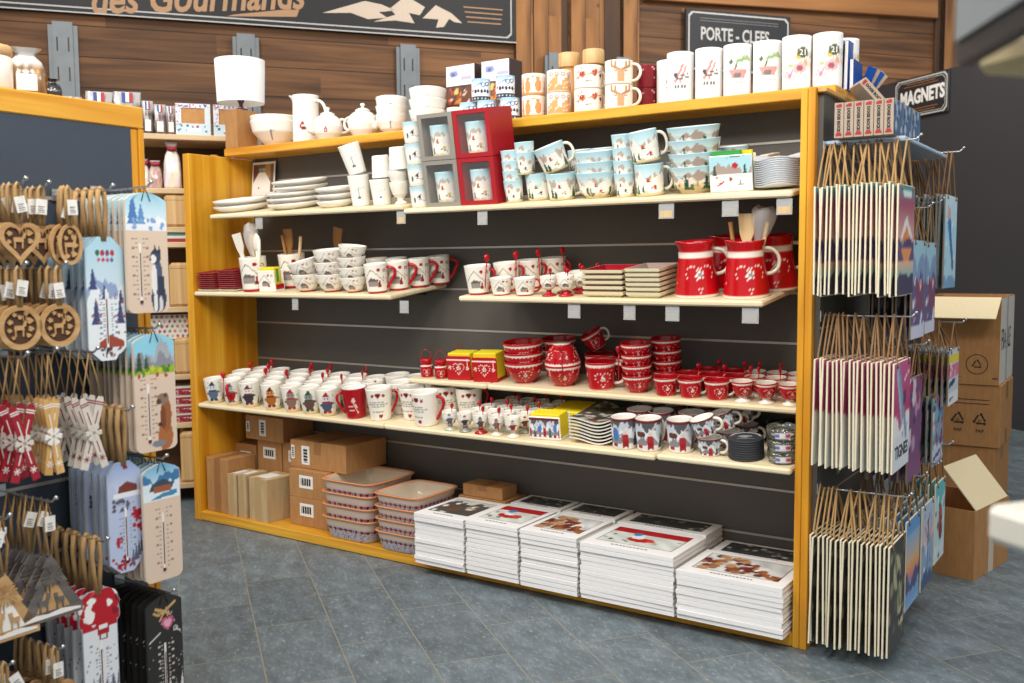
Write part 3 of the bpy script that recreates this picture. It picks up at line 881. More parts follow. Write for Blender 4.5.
# jars with bamboo lids further back
for k, X in enumerate((-1.123, -1.012)):
    Proto('storage_jar', 'jar', [('jar_body', MB().lathe([(.04, 0), (.042, .01), (.042, .2), (.036, .215)], 32).mesh('jar_body', mat('amber_jar', 'c08a4a', .3))), ('bamboo_lid', MB().lathe([(.042, .216), (.044, .22), (.044, .27), (.042, .274)], 32).mesh('bamboo_lid', BAMBOO))]).put('bamboo lidded jar behind the %s' % ('orange village mugs', 'red heart mugs')[k], on('P', X, .25), 'bamboo lidded jars')
# upright cartons of small items behind the alpine mugs
for k, (X, w) in enumerate(((-1.652, .15), (-1.469, .14))):
    P_ = [('carton', MB().box(-w / 2, w / 2, -.05, .05, 0, .29, b=.002).mesh('carton', mat('dark_printed_carton', '46332c', .5))),
          ('printed_header', MB().sheet(w, .085, 24, 10, lambda x, y: Pic(x, y, 'eceaf0').ell(.5, .6, .28, .18, '8a96c8').ell(.45, .55, .12, .1, '5a64a0').rect(.95, 1.6, .3, .4, 'b8b4c8').c, T(-w / 2, -.052, .202) @ RX(90)).mesh('printed_header', PRINT)),
          ('coloured_print', MB().sheet(w * .9, .1, 18, 12, lambda x, y: Pic(x, y, '6a3c28').specks(26, 5, .1, ['d88a3c', 'c84a3a', 'e8c060', '4a3030', 'e0d0c0'], 0, 1.4, 0, 1).c, T(-w * .45, -.0515, .095) @ RX(90)).mesh('coloured_print', PRINT))]
    Proto('display_carton', 'box', P_).put('dark display carton with a white printed header behind the alpine mugs, %s of two' % ('left', 'right')[k], on('P', X, .28), 'display cartons')
FROSTH = mat('frosted_glass', 'f0f0ee', .5)
br_ = [mug_proto('frosted_glass_mug', .046, .0475, .177, (lambda v: lambda x, y: p_beer(x, y, v))(v), FROSTH, 190, 0, out=.03, mat_=FROST, inner='f4f4f4', tr=.007, cat='glass') for v in range(3)]
BADGE = text_mesh('21', .026, RZ(16.2) @ T(0, -.0489, .1115) @ RX(90), LABELW, .0002, .0006, 0, 'CENTER')
br_[2].parts.append(('lettering', BADGE))
for k, (X, d, v, nm) in enumerate(((-.566, .08, 0, 'with a skier print, left of two'), (-.457, .078, 0, 'with a skier print, right of two'), (-.354, .08, 1, 'with a red deck chair print, left of two'), (-.252, .09, 1, 'with a red deck chair print, right of two'), (-.147, .075, 2, 'with round badges and a green 21, left of two'), (-.05, .092, 2, 'with round badges and a green 21, last in the front row'))):
    br_[v].put('tall frosted glass mug ' + nm, on('P', X, d, 0, 26), 'tall frosted glass mugs')
br_[0].put('tall frosted glass mug behind the front row, beside the crimson mugs', on('P', -.655, .185, 0, 40), 'tall frosted glass mugs')
br_[2].put('tall frosted glass mug behind the front row, beside the blue notebooks', on('P', -.03, .215, 0, 10), 'tall frosted glass mugs')
NB = mat('blue_glossy_cover', '1f4f9e', .25, 0, .2, 30)
for k, (x0, y, z, h, ry) in enumerate(((.003, .32, 0, .165, 0), (.021, .33, 0, .16, 1), (.038, .34, 0, .1, 0), (.024, .35, .1605, .0, 0))[:3]):
    Proto('notebook', 'notebook', [('cover', MB().box(0, .014, 0, .11, 0, h, b=.001).mesh('cover', NB)), ('pages', MB().box(.002, .012, -.0006, .0, .002, h - .002).mesh('pages', LABELW))]).put('upright blue notebook at the right end of the top board, %s from the glasses' % ORD[k], T(x0 - .03, y, 1.788) @ RY(ry), 'blue notebooks')

# ---- first shelf ------------------------------------------------------------------------------
ph = thing('photo_card', 'white card with a photo of a lamp leaning in the left back corner', 'card', T(-2.9, .355, 1.568) @ RX(-5))
part('card', MB().box(0, .16, 0, .003, 0, .165).mesh('card', LABELW), ph)
part('photo_print', MB().sheet(.144, .138, 30, 34, lambda x, y: Pic(x, y, '6e5a48').rect(.62, .9, .5, 1, 'b08a5a').rect(0, .2, .55, 1, '7a3a28').poly([(0, 0), (0, .35), (.3, .72), (.6, .72), (.9, .35), (.9, 0)], 'f2efe8').rect(.3, .45, .76, .88, '8ab0a0').rect(.47, .62, .76, .88, '9ac0b0').ell(.3, .16, .03, .04, 'a03030').c, T(.008, -.0008, .015) @ RX(90)).mesh('photo_print', PRINT), ph)


def plate_proto(name, r, h=.018, paint=None, m=None):
    pts = [(r * .68, 0), (r * .74, .003), (r * .93, h * .5), (r * .99, h * .72), (r, h)]
    pr, k = vessel(pts, .003, 12); pr[-1] = (.002, .004)
    return Proto(name, 'plate', [(None, MB().lathe(pr, 56).mesh('plate', m or WHITEC))])


pl = plate_proto('dinner_plate', .128, .03); ps_ = plate_proto('dinner_plate', .125, .028); pd = plate_proto('dessert_plate', .085, .03)
PG = 'white plates'
for k in range(2): pl.put('%s of the two wide white dinner plates at the left end of the upper shelf' % ('lower', 'upper')[k], on('1', -2.735, .15, k * .026), PG)
for k in range(3): ps_.put('%s white dinner plate of the front stack beside the two wide plates' % ('bottom', 'middle', 'top')[k], on('1', -2.375, .15, .0 + k * .0235), PG)
for k in range(2): ps_.put('%s white dinner plate set back on top of the front plate stack' % ('lower', 'upper')[k], on('1', -2.35, .17, .0705 + k * .025), PG)
for k in range(3): pd.put('%s small white dessert plate of the stack beside the white mugs' % ('bottom', 'middle', 'top')[k], on('1', -2.085, .11, k * .027), PG)
wm = mug_proto('white_mug', .037, .045, .128, W1, WHITEC, 170, 0); wm2 = mug_proto('white_mug', .037, .044, .105, W2, WHITEC, 120, 0)
wm3 = mug_proto('white_mug', .034, .043, .09, W2, WHITEC, 78, 0, out=.034)
wm.put('tall white mug standing lowest beside the dessert plates', on('1', -1.914, .08, 0, FR), 'plain white mugs')
wm.put('white mug tilted on top of the tall white mug beside the dessert plates', on('1', -1.916, .085, .131, FR, RY(-12)), 'plain white mugs')
wm2.put('white mug with a blue mark, second from the dessert plates', on('1', -1.798, .08, 0, FR), 'plain white mugs')
wm3.put('upside down white mug on top of the white mug with a blue mark', on('1', -1.79, .09, .2, FR, RX(180)), 'plain white mugs')
gob = Proto('goblet', 'goblet', [(None, pot([(.026, 0), (.027, .004), (.014, .014), (.014, .022), (.03, .04), (.037, .07), (.039, .09)], lambda x, y: Pic(x, y, 'f2eee2').c, .003, 18))])
gob.put('lower of two nested white footed goblets beside the tower of cups', on('1', -1.69, .07, 0), 'white goblets')
gob.put('upper of two nested white footed goblets beside the tower of cups', on('1', -1.69, .07, .046), 'white goblets')
wm3.put('upside down white mug on top of the white goblets', on('1', -1.68, .075, .228, FR, RX(180)), 'plain white mugs')
for k in range(4):
    Proto('espresso_cup', 'cup', [(None, pot([(.036, 0), (.037, .003), (.0385, .04), (.04, .083)], lambda x, y: every(lambda p, o: p.line(o - .14, .45, o + .06, .62, .02, '8a8078').ell(o, .5, .05, .09, '3c3f48').ell(o - .26, .36, .05, .14, '4b5258').line(o - .08, .38, o + .14, .34, .015, '8a3f3a').line(o + .2, .3, o + .35, .4, .015, 'a89a90'), .95)(Pic(x, y, 'efeee6').grad(.7, 1, 'e6ecea', '9fcad6').ridge(.14, .08, 2, 3, 'e6dfca')).c, .0035))]).put('%s pale ski print cup of the tower of four beside the grey gift boxes' % ('bottom', 'second', 'third', 'top')[k], on('1', -1.577, .06, k * .0835, FR), 'tower of ski print cups')


skm = mug_proto('ski_mug', .042, .0455, .125, lambda x, y: p_ski(x, y, 4), CREAMC, 110)
def giftbox(col, nm):
    w, d, h, t = .168, .15, .176, .006
    m = mat(nm, col, .45, 0, .04)
    mb = MB().box(-w / 2, w / 2, -d / 2, d / 2, 0, t).box(-w / 2, w / 2, -d / 2, d / 2, h - t, h).box(-w / 2, -w / 2 + t, -d / 2, d / 2, t, h - t).box(w / 2 - t, w / 2, -d / 2, d / 2, t, h - t).box(-w / 2 + t, w / 2 - t, d / 2 - t, d / 2, t, h - t)
    fr = MB().ringprism([(-w / 2, 0), (w / 2, 0), (w / 2, h), (-w / 2, h)], [(-w / 2 + .02, .016), (w / 2 - .02, .016), (w / 2 - .02, h - .016), (-w / 2 + .02, h - .016)], 0, .002, M=T(0, -d / 2, 0) @ RX(90))
    film = MB().box(-w / 2 + .012, w / 2 - .012, -d / 2 - .0003, -d / 2 - .0001, .012, h - .012)
    return Proto('gift_box', 'gift box', [('carton', mb.mesh('carton', m)), ('window_frame', fr.mesh('window_frame', m)), ('clear_film', film.mesh('clear_film', FILM))])


FILM = mat('clear_film', 'ffffff', .12, 0, .0, alpha=.035, spec=.6)
for (col, nm, X) in (('8f8a80', 'grey', -1.443), ('a5121f', 'red', -1.272)):
    g = giftbox(col, nm + '_gift_box_card')
    for k in (0, 1):
        g.put('%s of two stacked %s window boxes holding a ski mug' % (('lower', 'upper')[k], nm), on('1', X, .106, k * .178), 'window gift boxes')
        skm.put('ski landscape mug packed inside the %s %s window box' % (('lower', 'upper')[k], nm), on('1', X - .016, .088, k * .178 + .0065, FR - 5), 'boxed ski mugs')
skc = Proto('ski_cup', 'cup', [(None, pot([(.03, 0), (.031, .003), (.034, .04), (.037, .082)], lambda x, y: p_ski(x, y, 9), .0022))])
for k in range(4): skc.put('%s small ski landscape cup of the nested stack beside the red gift boxes' % ('bottom', 'second', 'third', 'top')[k], on('1', -1.14, .075, k * .0365, FR), 'small ski landscape cups')
skA = mug_proto('ski_mug', .043, .05, .098, lambda x, y: p_ski(x, y, 2), CREAMC, 190); skB = mug_proto('ski_mug', .047, .056, .096, lambda x, y: p_ski(x, y, 5), CREAMC, 82, 0, out=.03)
skc.put('small pale cup on top of the ski landscape mug next to the nested cups', on('1', -1.083, .085, .0985, FR), 'small ski landscape cups'); skc.put('topmost small pale cup above the ski landscape mug next to the nested cups', on('1', -1.083, .085, .135, FR), 'small ski landscape cups')
skA.put('ski landscape mug carrying two small cups', on('1', -1.053, .115, 0, FR), 'ski landscape mugs')
skB.put('wide ski landscape mug standing under a tilted one', on('1', -.937, .085, 0, FR), 'ski landscape mugs')
skB.put('wide ski landscape mug tilted on top of another one', on('1', -.955, .095, .105, FR, RY(-17)), 'ski landscape mugs')
skD = mug_proto('ski_mug', .042, .046, .084, lambda x, y: p_ski(x, y, 8), CREAMC, 60)
for k, X in enumerate((-.945, -.85)):
    for j in (0, 1): skD.put('%s ski landscape mug at the back, handle towards the %s' % (('lower', 'upper')[j], ('tilted mug', 'blue bowls')[k]), on('1', X, .25, j * .0845, FR), 'ski landscape mugs')
skb = bowl_proto('ski_bowl', .082, .092, lambda x, y: p_ski(x, y, 12), .62); skb2 = bowl_proto('ski_bowl', .089, .09, lambda x, y: p_scenic(x, y, 3), .62)
for k in range(3): skb.put('%s ski landscape bowl of the stack of three' % ('bottom', 'middle', 'top')[k], on('1', -.797, .11, k * .036, FR), 'ski landscape bowls')
for k in range(4): skc.put('%s small ski landscape cup of the tall nested stack between bowls and mugs' % ('bottom', 'second', 'third', 'top')[k], on('1', -.676, .075, k * .044, FR), 'small ski landscape cups')
skC = mug_proto('ski_mug', .049, .0505, .108, lambda x, y: p_ski(x, y, 15), CREAMC, 80, out=.03)
skC.put('lower of two stacked ski landscape mugs with yellow skiers', on('1', -.583, .08, 0, FR), 'ski landscape mugs')
skC.put('upper of two stacked ski landscape mugs with yellow skiers', on('1', -.592, .088, .1125, FR, RY(-7)), 'ski landscape mugs')
mug_proto('ski_mug', .04, .044, .1, lambda x, y: p_scenic(x, y, 8), CREAMC, 90).put('green scenic mug behind the stacked ski landscape mugs', on('1', -.545, .24, .0, FR), 'ski landscape mugs')
for k in range(4): skb2.put('%s scenic bowl of the stack of four with pine trees' % ('bottom', 'second', 'third', 'top')[k], on('1', -.431, .12, k * .043, FR), 'scenic bowls')
smb = bowl_proto('ski_bowl', .056, .06, lambda x, y: p_scenic(x, y, 6), .6)
for k in range(4): smb.put('%s small scenic bowl stacked behind the ski tray' % ('bottom', 'second', 'third', 'top')[k], on('1', -.355, .27, k * .026, FR), 'scenic bowls')
tr_ = thing('napkin_holder', 'napkin holder with a ski lift picture standing before the scenic bowls', 'napkin holder', on('1', -.285, .06, 0, 6))
part('ceramic_tile', MB().box(-.07, .07, 0, .008, 0, .118, b=.002).box(-.07, .07, .008, .05, 0, .008).box(-.07, .07, .05, .058, 0, .118, b=.002).mesh('ceramic_tile', WHITEC), tr_)
part('picture', MB().sheet(.136, .112, 40, 34, lambda x, y: Pic(x, y, 'a9d4de').ridge(.66, .3, .9, 5, 'a8968c').rect(0, 2, 0, .48, 'f2efe8').ridge(.44, .1, .7, 2, 'f4f1ea').tree(.14, .46, .14, .34, '2f4a3c').tree(1.02, .5, .12, .3, '2f4a3c').line(.5, .95, 1.0, .99, .012, '5a5a60').ell(.74, .72, .09, .08, 'b5222a').ell(.3, .22, .06, .03, 'b5322a').line(.22, .16, .4, .28, .02, 'b5322a').ell(.6, .34, .05, .06, '8f3a30').ell(.88, .24, .03, .06, '3a3f4a').line(.82, .18, .98, .18, .012, '5a5a60').ell(.2, .4, .04, .03, 'c8602a').c, T(-.068, -.0006, .003) @ RX(90)).mesh('picture', PRINT), tr_)
pk = thing('paper_napkins', 'green and yellow paper napkins filling the ski lift napkin holder', 'napkins', on('1', -.285, .072, .009, 6))
part('green_napkins', MB().box(-.066, .03, .002, .018, 0, .122).mesh('green_napkins', mat('green_paper', '2f9a3c', .7)), pk)
part('yellow_napkins', MB().box(-.05, .062, .019, .034, 0, .12).mesh('yellow_napkins', mat('yellow_paper', 'e8d21c', .7)), pk)
carton('cardboard_sleeve', .03, .12, .105, mat('cream_card', 'e8e0c8', .6), False).put('narrow cream card sleeve between the ski tray and the wavy plates', on('1', -.215, .24))


def wavy_plate(r, m, amp=.006):
    def warp(p, t):
        x, y, z = p; q = math.hypot(x, y) / r
        return (x, y, z + amp * math.sin(3 * t + 1.2) * q ** 3)
    pts = [(r * .6, 0), (r * .72, .003), (r * .97, .0095), (r, .0125)]; pr, k = vessel(pts, .002, 8); pr[-1] = (.002, .002)
    return MB().lathe(pr, 60, warp=warp).mesh('plate', m)


wp = Proto('wavy_plate', 'plate', [(None, wavy_plate(.08, mat('pale_grey_ceramic', 'dde1e6', .2)))])
for k in range(13): wp.put('pale grey wavy plate beside the right post, %s from the bottom of its stack' % ORD[k], on('1', -.142, .11, .006 + k * .0068, 8), 'pale grey wavy plates')

# ---- second shelf, left board -----------------------------------------------------------------
def sq_tray(w, d, h, m, m2=None, wav=0):
    """shallow dish with flared sides"""
    def rr(w, d, z, o): return [(-w / 2 + o, -d / 2 + o, z), (w / 2 - o, -d / 2 + o, z), (w / 2 - o, d / 2 - o, z), (-w / 2 + o, d / 2 - o, z)]
    rings = [rr(w, d, 0, w * .12), rr(w, d, h * .5, .002), rr(w, d, h, .0), rr(w, d, h, .003), rr(w, d, .004, w * .13)]
    vs = [p for r in rings for p in r]
    fs = [(a * 4 + i, a * 4 + (i + 1) % 4, a * 4 + 4 + (i + 1) % 4, a * 4 + 4 + i) for a in range(4) for i in range(4)]
    mi = [0] * 12 + [1] * 4
    mb = MB(); mb.add(vs, fs + [(3, 2, 1, 0), (16, 17, 18, 19)], 0)
    mb.m = mi + [0, 1]
    return mb.mesh('dish', m, m2 or m)


rp = Proto('square_plate', 'plate', [(None, sq_tray(.125, .125, .0095, CREAMC, mat('deep_red_glaze', '8a1424', .2)))])
rp2 = Proto('square_plate', 'plate', [(None, sq_tray(.12, .12, .0095, mat('red_rimmed_ceramic', 'bb4450', .2), mat('deep_red_glaze', '8a1424', .2)))])
for k in range(9): (rp if k == 0 else rp2).put('small square red plate, %s from the bottom of the leftmost stack on the left shelf' % ORD[k], on('2', -2.842, .075, k * .0098, 0), 'small square red plates')
for k in range(10): (rp if k == 0 else rp2).put('small square red plate, %s from the bottom of the stack against the utensil jar' % ORD[k], on('2', -2.71, .085, k * .0098, 0), 'small square red plates')
jar = Proto('utensil_jar', 'jar', [('body', pot([(.056, 0), (.058, .004), (.059, .08), (.061, .155)], lambda x, y: p_chalet(x, y), .005, 24, 56))])
jar.put('white chalet print utensil jar at the front of the left shelf', on('2', -2.565, .07, 0, FR), 'white utensil jars')
jar.put('white chalet print utensil jar standing behind the front one', on('2', -2.44, .19, 0, FR), 'white utensil jars')
jar.put('white chalet print utensil jar standing furthest back on the left shelf', on('2', -2.31, .29, 0, FR), 'white utensil jars')
UW = wood('beech_utensil', 'd2ab74', 'e8cfa2', 'z', .55, 20, .06); UW2 = wood('brown_wood_utensil', 'a4713a', 'c08a4e', 'z', .55, 20, .06); UWW = mat('pale_utensil', 'efe8da', .5)


def utensil(kind, m):
    mb = MB()
    if kind == 'spatula':
        mb.prism([(-.008, 0), (.008, 0), (.012, .16), (.026, .19), (.028, .255), (-.028, .255), (-.022, .19), (-.012, .16)], -.003, .003, M=RX(90))
    elif kind == 'stick': mb.tube([(0, 0, 0), (0, 0, .23)], [.006, .0075], 10)
    else:
        mb.tube([(0, 0, 0), (0, 0, .17)], [.005, .006], 10); mb.tube([(0, 0, .165), (0, 0, .18), (0, 0, .205), (0, 0, .235), (0, 0, .25)], [.007, .02, .026, .02, .004], 14, flat=.3)
    return Proto({'spatula': 'wooden_spatula', 'stick': 'wooden_stick', 'spoon': 'wooden_spoon'}[kind], 'utensil', [(None, mb.mesh(kind, m))])


for (kind, m, jx, jd, dx, ry, rx, lb) in (
        ('spatula', UWW, -2.565, .07, -.03, -9, 4, 'white spatula leaning left in the front utensil jar'),
        ('spoon', UW, -2.565, .07, .0, -3, -6, 'pale wooden spoon wrapped in film in the middle of the front utensil jar'),
        ('spoon', UWW, -2.565, .07, .018, 6, 0, 'white spoon with a wide head in the front utensil jar'),
        ('stick', UWW, -2.565, .07, .028, 13, 5, 'white stick leaning right in the front utensil jar'),
        ('stick', UW2, -2.44, .19, -.02, -3, 3, 'brown stick upright in the second utensil jar'),
        ('spatula', UW2, -2.44, .19, -.005, 0, 0, 'brown spatula upright in the second utensil jar'),
        ('stick', UW, -2.44, .19, .02, 17, 3, 'pale stick leaning right in the second utensil jar'),
        ('spatula', UW2, -2.31, .29, .02, 15, 0, 'broad brown spatula leaning right in the furthest utensil jar')):
    utensil(kind, m).put(lb, on('2', jx + dx, jd, .012) @ RY(ry) @ RX(rx), 'wooden utensils')
film = MB().lathe([(.012, .0), (.03, .06), (.034, .1), (.026, .14), (.004, .15)], 14, warp=lambda p, t: (p[0] * (1 + .12 * math.sin(5 * t)), p[1], p[2] + .004 * math.sin(3 * t)), capb=False)
thing('film_bag', 'crinkled clear film bag round the utensils of the front jar', 'film', on('2', -2.562, .075, .16), None, film.mesh('film_bag', mat('crinkled_film', 'f4f2ee', .25, 0, .0, alpha=.35)))
nh = thing('napkin_holder', 'white chalet print napkin holder before the utensil jars', 'napkin holder', on('2', -2.45, .035, 0, 8))
part('ceramic_tile', MB().box(-.046, .046, 0, .007, 0, .095, b=.002).box(-.046, .046, .007, .06, 0, .008).box(-.046, .046, .06, .067, 0, .095, b=.002).mesh('ceramic_tile', WHITEC), nh)
part('side_pillar', MB().box(.04, .047, .0075, .0595, .0085, .03).mesh('side_pillar', REDC), nh)
part('picture', MB().sheet(.09, .09, 26, 26, lambda x, y: p_chalet(x - .5, y, False), T(-.045, -.0006, .002) @ RX(90)).mesh('picture', PRINT), nh)
pk = thing('paper_napkins', 'yellow paper napkins filling the white chalet napkin holder', 'napkins', on('2', -2.45, .035, .009, 8) @ T(0, .034, 0))
part('napkin_stack', MB().box(-.044, .0385, -.024, .022, 0, .098, b=.003).mesh('napkin_stack', MATS['yellow_paper']), pk); part('green_band', MB().box(.0387, .0394, -.01, .006, .032, .09).mesh('green_band', MATS['green_paper']), pk)
cb = bowl_proto('chalet_bowl', .07, .078, lambda x, y: p_chalet(x, y), .5); cb2 = bowl_proto('chalet_bowl', .06, .066, lambda x, y: p_chalet(x, y), .5)
CG = 'white chalet print bowls'
cb.put('white chalet print bowl next to the napkin holder, lower one', on('2', -2.235, .075, 0, FR), CG)
cb.put('white chalet print bowl tilted on top of the one next to the napkin holder', on('2', -2.24, .085, .06, FR, RY(-12)), CG)
for k in range(3): cb.put('%s white chalet print bowl of the middle stack on the left shelf' % ('bottom', 'second', 'third')[k], on('2', -2.09, .08, k * .052, FR), CG)
for k in range(4): cb2.put('%s white chalet print bowl of the stack beside the red handled mugs' % ('bottom', 'second', 'third', 'tilted top')[k], on('2', -1.955, .07, k * .042 + (.006 if k == 3 else 0), FR, RY(9) if k == 3 else None), CG)
cm = mug_proto('chalet_mug', .041, .0485, .122, lambda x, y: p_chalet(x, y), REDC, 84, 1, out=.046, tr=.0065)
for k in range(4): cm.put('white chalet print mug with a red curled handle, %s of four along the right edge' % ('front', 'second', 'third', 'rearmost')[k], on('2', -1.818 + .04 * k, .062 + .09 * k, 0, FR), 'red handled chalet mugs')
for k in range(2): cm.put('white chalet print mug half hidden behind the bowls, %s' % ('left', 'right')[k], on('2', -1.995 + .112 * k, .27, 0, FR), 'red handled chalet mugs')

# ---- second shelf, right board ----------------------------------------------------------------
cmb = mug_proto('chalet_mug', .04, .052, .112, lambda x, y: p_chalet(x, y), REDC, 70, 1, out=.03)
for k, (X, d) in enumerate(((-1.302, .065), (-1.228, .155), (-1.175, .235), (-1.11, .31))):
    cmb.put('chalet print mug with a red spoon, %s of four on the right board' % ('front', 'second', 'third', 'rearmost')[k], on('2', X, d, 0, FR), 'chalet mugs with spoons')
    SPOON.put('red spoon in the handle of the %s chalet mug on the right board' % ('front', 'second', 'third', 'rearmost')[k], on('2', X + .058, d - .018, .125, 60, RY(8 - 4 * k)), 'red spoons on the right board')
sc_ = mug_proto('chalet_cup', .033, .043, .066, lambda x, y: p_chalet(x, y), REDC, 80, 0, cat='cup', tr=.004)
for k, X in enumerate((-1.19, -1.083)): sc_.put('small white chalet print cup before the big mugs, %s of two' % ('left', 'right')[k], on('2', X, .055, 0, FR), 'small chalet cups')


def eggcup(nm, paint, fm, r=.031):
    return Proto(nm, 'egg cup', [('cup', pot([(.012, .022), (.022, .03), (.03 * r / .031, .048), (r, .074)], paint, .003, 12, 40)), ('foot', MB().lathe([(.027, 0), (.027, .004), (.011, .01), (.009, .017), (.0125, .0235)], 32).mesh('foot', fm)), ])


eg = eggcup('egg_cup', lambda x, y: p_chalet(x, y, False), REDC)
for i, d in enumerate((.045, .12, .195)):
    for k, X in enumerate((-.973, -.9)):
        eg.put('egg cup on a red foot, %s one in the %s row before the square trays' % (('left', 'right')[k], ('front', 'second', 'third')[i]), on('2', X + .02 * i, d, 0, FR), 'red footed egg cups')
        SPOON.put('small red spoon in the %s egg cup of the %s row before the square trays' % (('left', 'right')[k], ('front', 'second', 'third')[i]), on('2', X + .02 * i + .014, d - .006, .082, 70, RY(4) @ Matrix.Scale(.7, 4)), 'red spoons on the right board')
GT = mat('grey_red_glaze', 'a08a84', .2); CT = mat('cream_tray_side', 'e6dcb8', .25)
st1 = Proto('square_tray', 'tray', [(None, sq_tray(.16, .17, .021, CT, mat('wine_red_glaze', '9c1428', .15)))]); st2 = Proto('square_tray', 'tray', [(None, sq_tray(.13, .17, .02, CT, GT))])
for k in range(5): st1.put('square cream tray, %s from the bottom of the left stack on the right board' % ORD[k], on('2', -.738, .105, k * .019, 0), 'square cream trays')
for k in range(6): st2.put('square cream tray, %s from the bottom of the stack against the red pitcher' % ORD[k], on('2', -.58, .1, k * .0165, 0), 'square cream trays')
JP = [(.074, 0), (.076, .004), (.075, .01), (.066, .08), (.058, .135), (.058, .16), (.063, .185)]
rj = jug_proto('red_pitcher', JP, p_jugred, .022, (.07, .155), .05, CREAMC, 90, sa=-60, tr=.0065, inner='b3121c')
RG = 'red edelweiss pitchers'
rj.put('red edelweiss pitcher at the front, left of two', on('2', -.418, .1, 0, 33), RG)
rj.put('red edelweiss pitcher at the front right, holding wooden utensils', on('2', -.245, .1, 0, 33), RG)
rj.put('red edelweiss pitcher half hidden behind the left front one', on('2', -.37, .28, 0, 33), RG)
rj.put('red edelweiss pitcher half hidden next to the right post', on('2', -.205, .275, 0, 20), RG)
for (kind, m, dx, dy, ry, rx, lb) in (('stick', UW2, -.03, .02, -8, -4, 'brown stick leaning left in the right red pitcher'), ('spatula', UW, .0, .0, 1, -2, 'flat pale spatula upright in the right red pitcher'), ('stick', UW, .02, .015, 12, -3, 'pale stick leaning right in the right red pitcher')):
    utensil(kind, m).put(lb, on('2', -.245 + dx, .1 + dy, .015) @ RY(ry) @ RX(rx), 'wooden utensils')
thing('film_bag', 'crinkled clear film bag rising out of the right red pitcher', 'film', on('2', -.21, .125, .17) @ RY(14), None, MB().lathe([(.01, .0), (.026, .04), (.036, .08), (.04, .11), (.03, .12)], 14, warp=lambda p, t: (p[0] * (1 + .15 * math.sin(5 * t)), p[1], p[2] + .005 * math.sin(3 * t)), capb=False).mesh('film_bag', MATS['crinkled_film']))
# ---- third shelf ------------------------------------------------------------------------------
kj = Proto('red_lidded_jar', 'jar', [('body', pot([(.022, 0), (.026, .004), (.0275, .03), (.026, .05), (.02, .058)], lambda x, y: p_redheart(x, y, 1.5, hs=.26), .003, 14, 36, inner='b40f19')),
                                     ('lid', MB().lathe([(.0205, .0585), (.024, .062), (.024, .074), (.021, .078)], 28).mesh('lid', REDC)),
                                     ('wire_handle', MB().tube([(.024 * math.cos(t), 0, .07 + .045 * math.sin(t)) for t in [PI * k / 14 for k in range(15)]], .0012, 6).mesh('wire_handle', REDC))])
for k, (X, d) in enumerate(((-1.632, .05), (-1.553, .045), (-1.545, .168))): kj.put('red lidded jar with a wire loop, %s from the left on the upper right shelf' % ORD[k], on('3', X, d, 0, FR), 'little red lidded jars')
YP = MATS['yellow_paper']
for k, (X, d, lb) in enumerate(((-1.455, .035, 'left'), (-1.328, .035, 'right'))):
    t = thing('napkin_holder', 'red heart print napkin holder, %s one of two side by side' % lb, 'napkin holder', on('3', X, d, 0, 8), 'red napkin holders')
    part('ceramic_tile', MB().box(-.055, .055, 0, .007, 0, .098, b=.003).box(-.055, .055, .007, .09, 0, .008).box(-.055, .055, .09, .097, 0, .098, b=.003).mesh('ceramic_tile', REDC), t)
    part('picture', MB().sheet(.106, .094, 36, 32, lambda x, y: Pic(x, y, 'b40f19').dotheart(.56, .5, .27, .026, 'f0e6dc', 20).flower(.56, .5, .11, 'f0ece4', '7f867e').flower(.14, .52, .09, 'efdcd4', 'c8a0a0').flower(1.0, .5, .09, 'efdcd4', 'c8a0a0').line(.14, .9, .14, .6, .01, 'efdcd4').line(1.0, .9, 1.0, .6, .01, 'efdcd4').rect(0, 2, .84, .9, 'efdcd4').c, T(-.053, -.0006, .002) @ RX(90)).mesh('picture', PRINT), t)
    thing('paper_napkins', 'yellow paper napkins filling the %s red napkin holder' % lb, 'napkins', on('3', X, d, .0085, 8), 'yellow napkins in the red holders', MB().box(-.052, .05, .009, .087, 0, .1 + .006 * k, b=.003).mesh('paper_napkins', YP))
rb = bowl_proto('red_bowl', .079, .088, lambda x, y: p_redheart(x, y, 1.5), .48, inner='a50d16'); rb2 = bowl_proto('red_bowl', .07, .085, lambda x, y: p_redheart(x, y, 1.5), .5, inner='a50d16')
RB = 'red heart print bowls'
for k in range(3): rb.put('%s large red bowl of the front stack beside the napkin holders' % ('bottom', 'middle', 'top')[k], on('3', -1.17, .085, k * .037, FR), RB)
for k in range(3): rb2.put('%s red bowl of the stack behind the large front bowls' % ('bottom', 'middle', 'top')[k], on('3', -1.08, .207, .0 + k * .036, FR), RB)
rb2.put('red bowl carrying an upturned bowl, with a white loop handle', on('3', -.99, .08, 0, FR), RB)
rb2.put('upturned red bowl closing the one with the loop handle like a lid', on('3', -.992, .082, .162, FR, RX(180)), RB)
SPOON.put('red spoon hanging on the upturned red bowl', on('3', -.952, .008, .142, 20, RX(8)), 'red spoons on the upper right shelf')
rmg = mug_proto('red_mug', .048, .058, .106, lambda x, y: p_redheart(x, y, 1.4, hs=.28), CREAMC, 78, 0, out=.042, inner='a50d16', tr=.006)
rmg.put('large red heart mug with a white handle in the middle of the front row', on('3', -.825, .075, 0, FR), 'large red heart mugs')
rmg.put('large red heart mug standing behind the front one', on('3', -.772, .2, 0, FR + 60), 'large red heart mugs')
rmg.put('large red heart mug standing behind the bowl with the upturned lid', on('3', -.9, .205, 0, FR), 'large red heart mugs')
SPOON.put('red spoon beside the large red heart mug', on('3', -.745, .07, .135, 40, RY(3)), 'red spoons on the upper right shelf')
rbs = bowl_proto('red_bowl', .056, .066, lambda x, y: p_redheart(x, y, 1.5), .52, inner='a50d16')
for k in range(4): rbs.put('%s small red bowl of the front stack of four' % ('bottom', 'second', 'third', 'top')[k], on('3', -.672, .065, k * .0385, FR), RB)
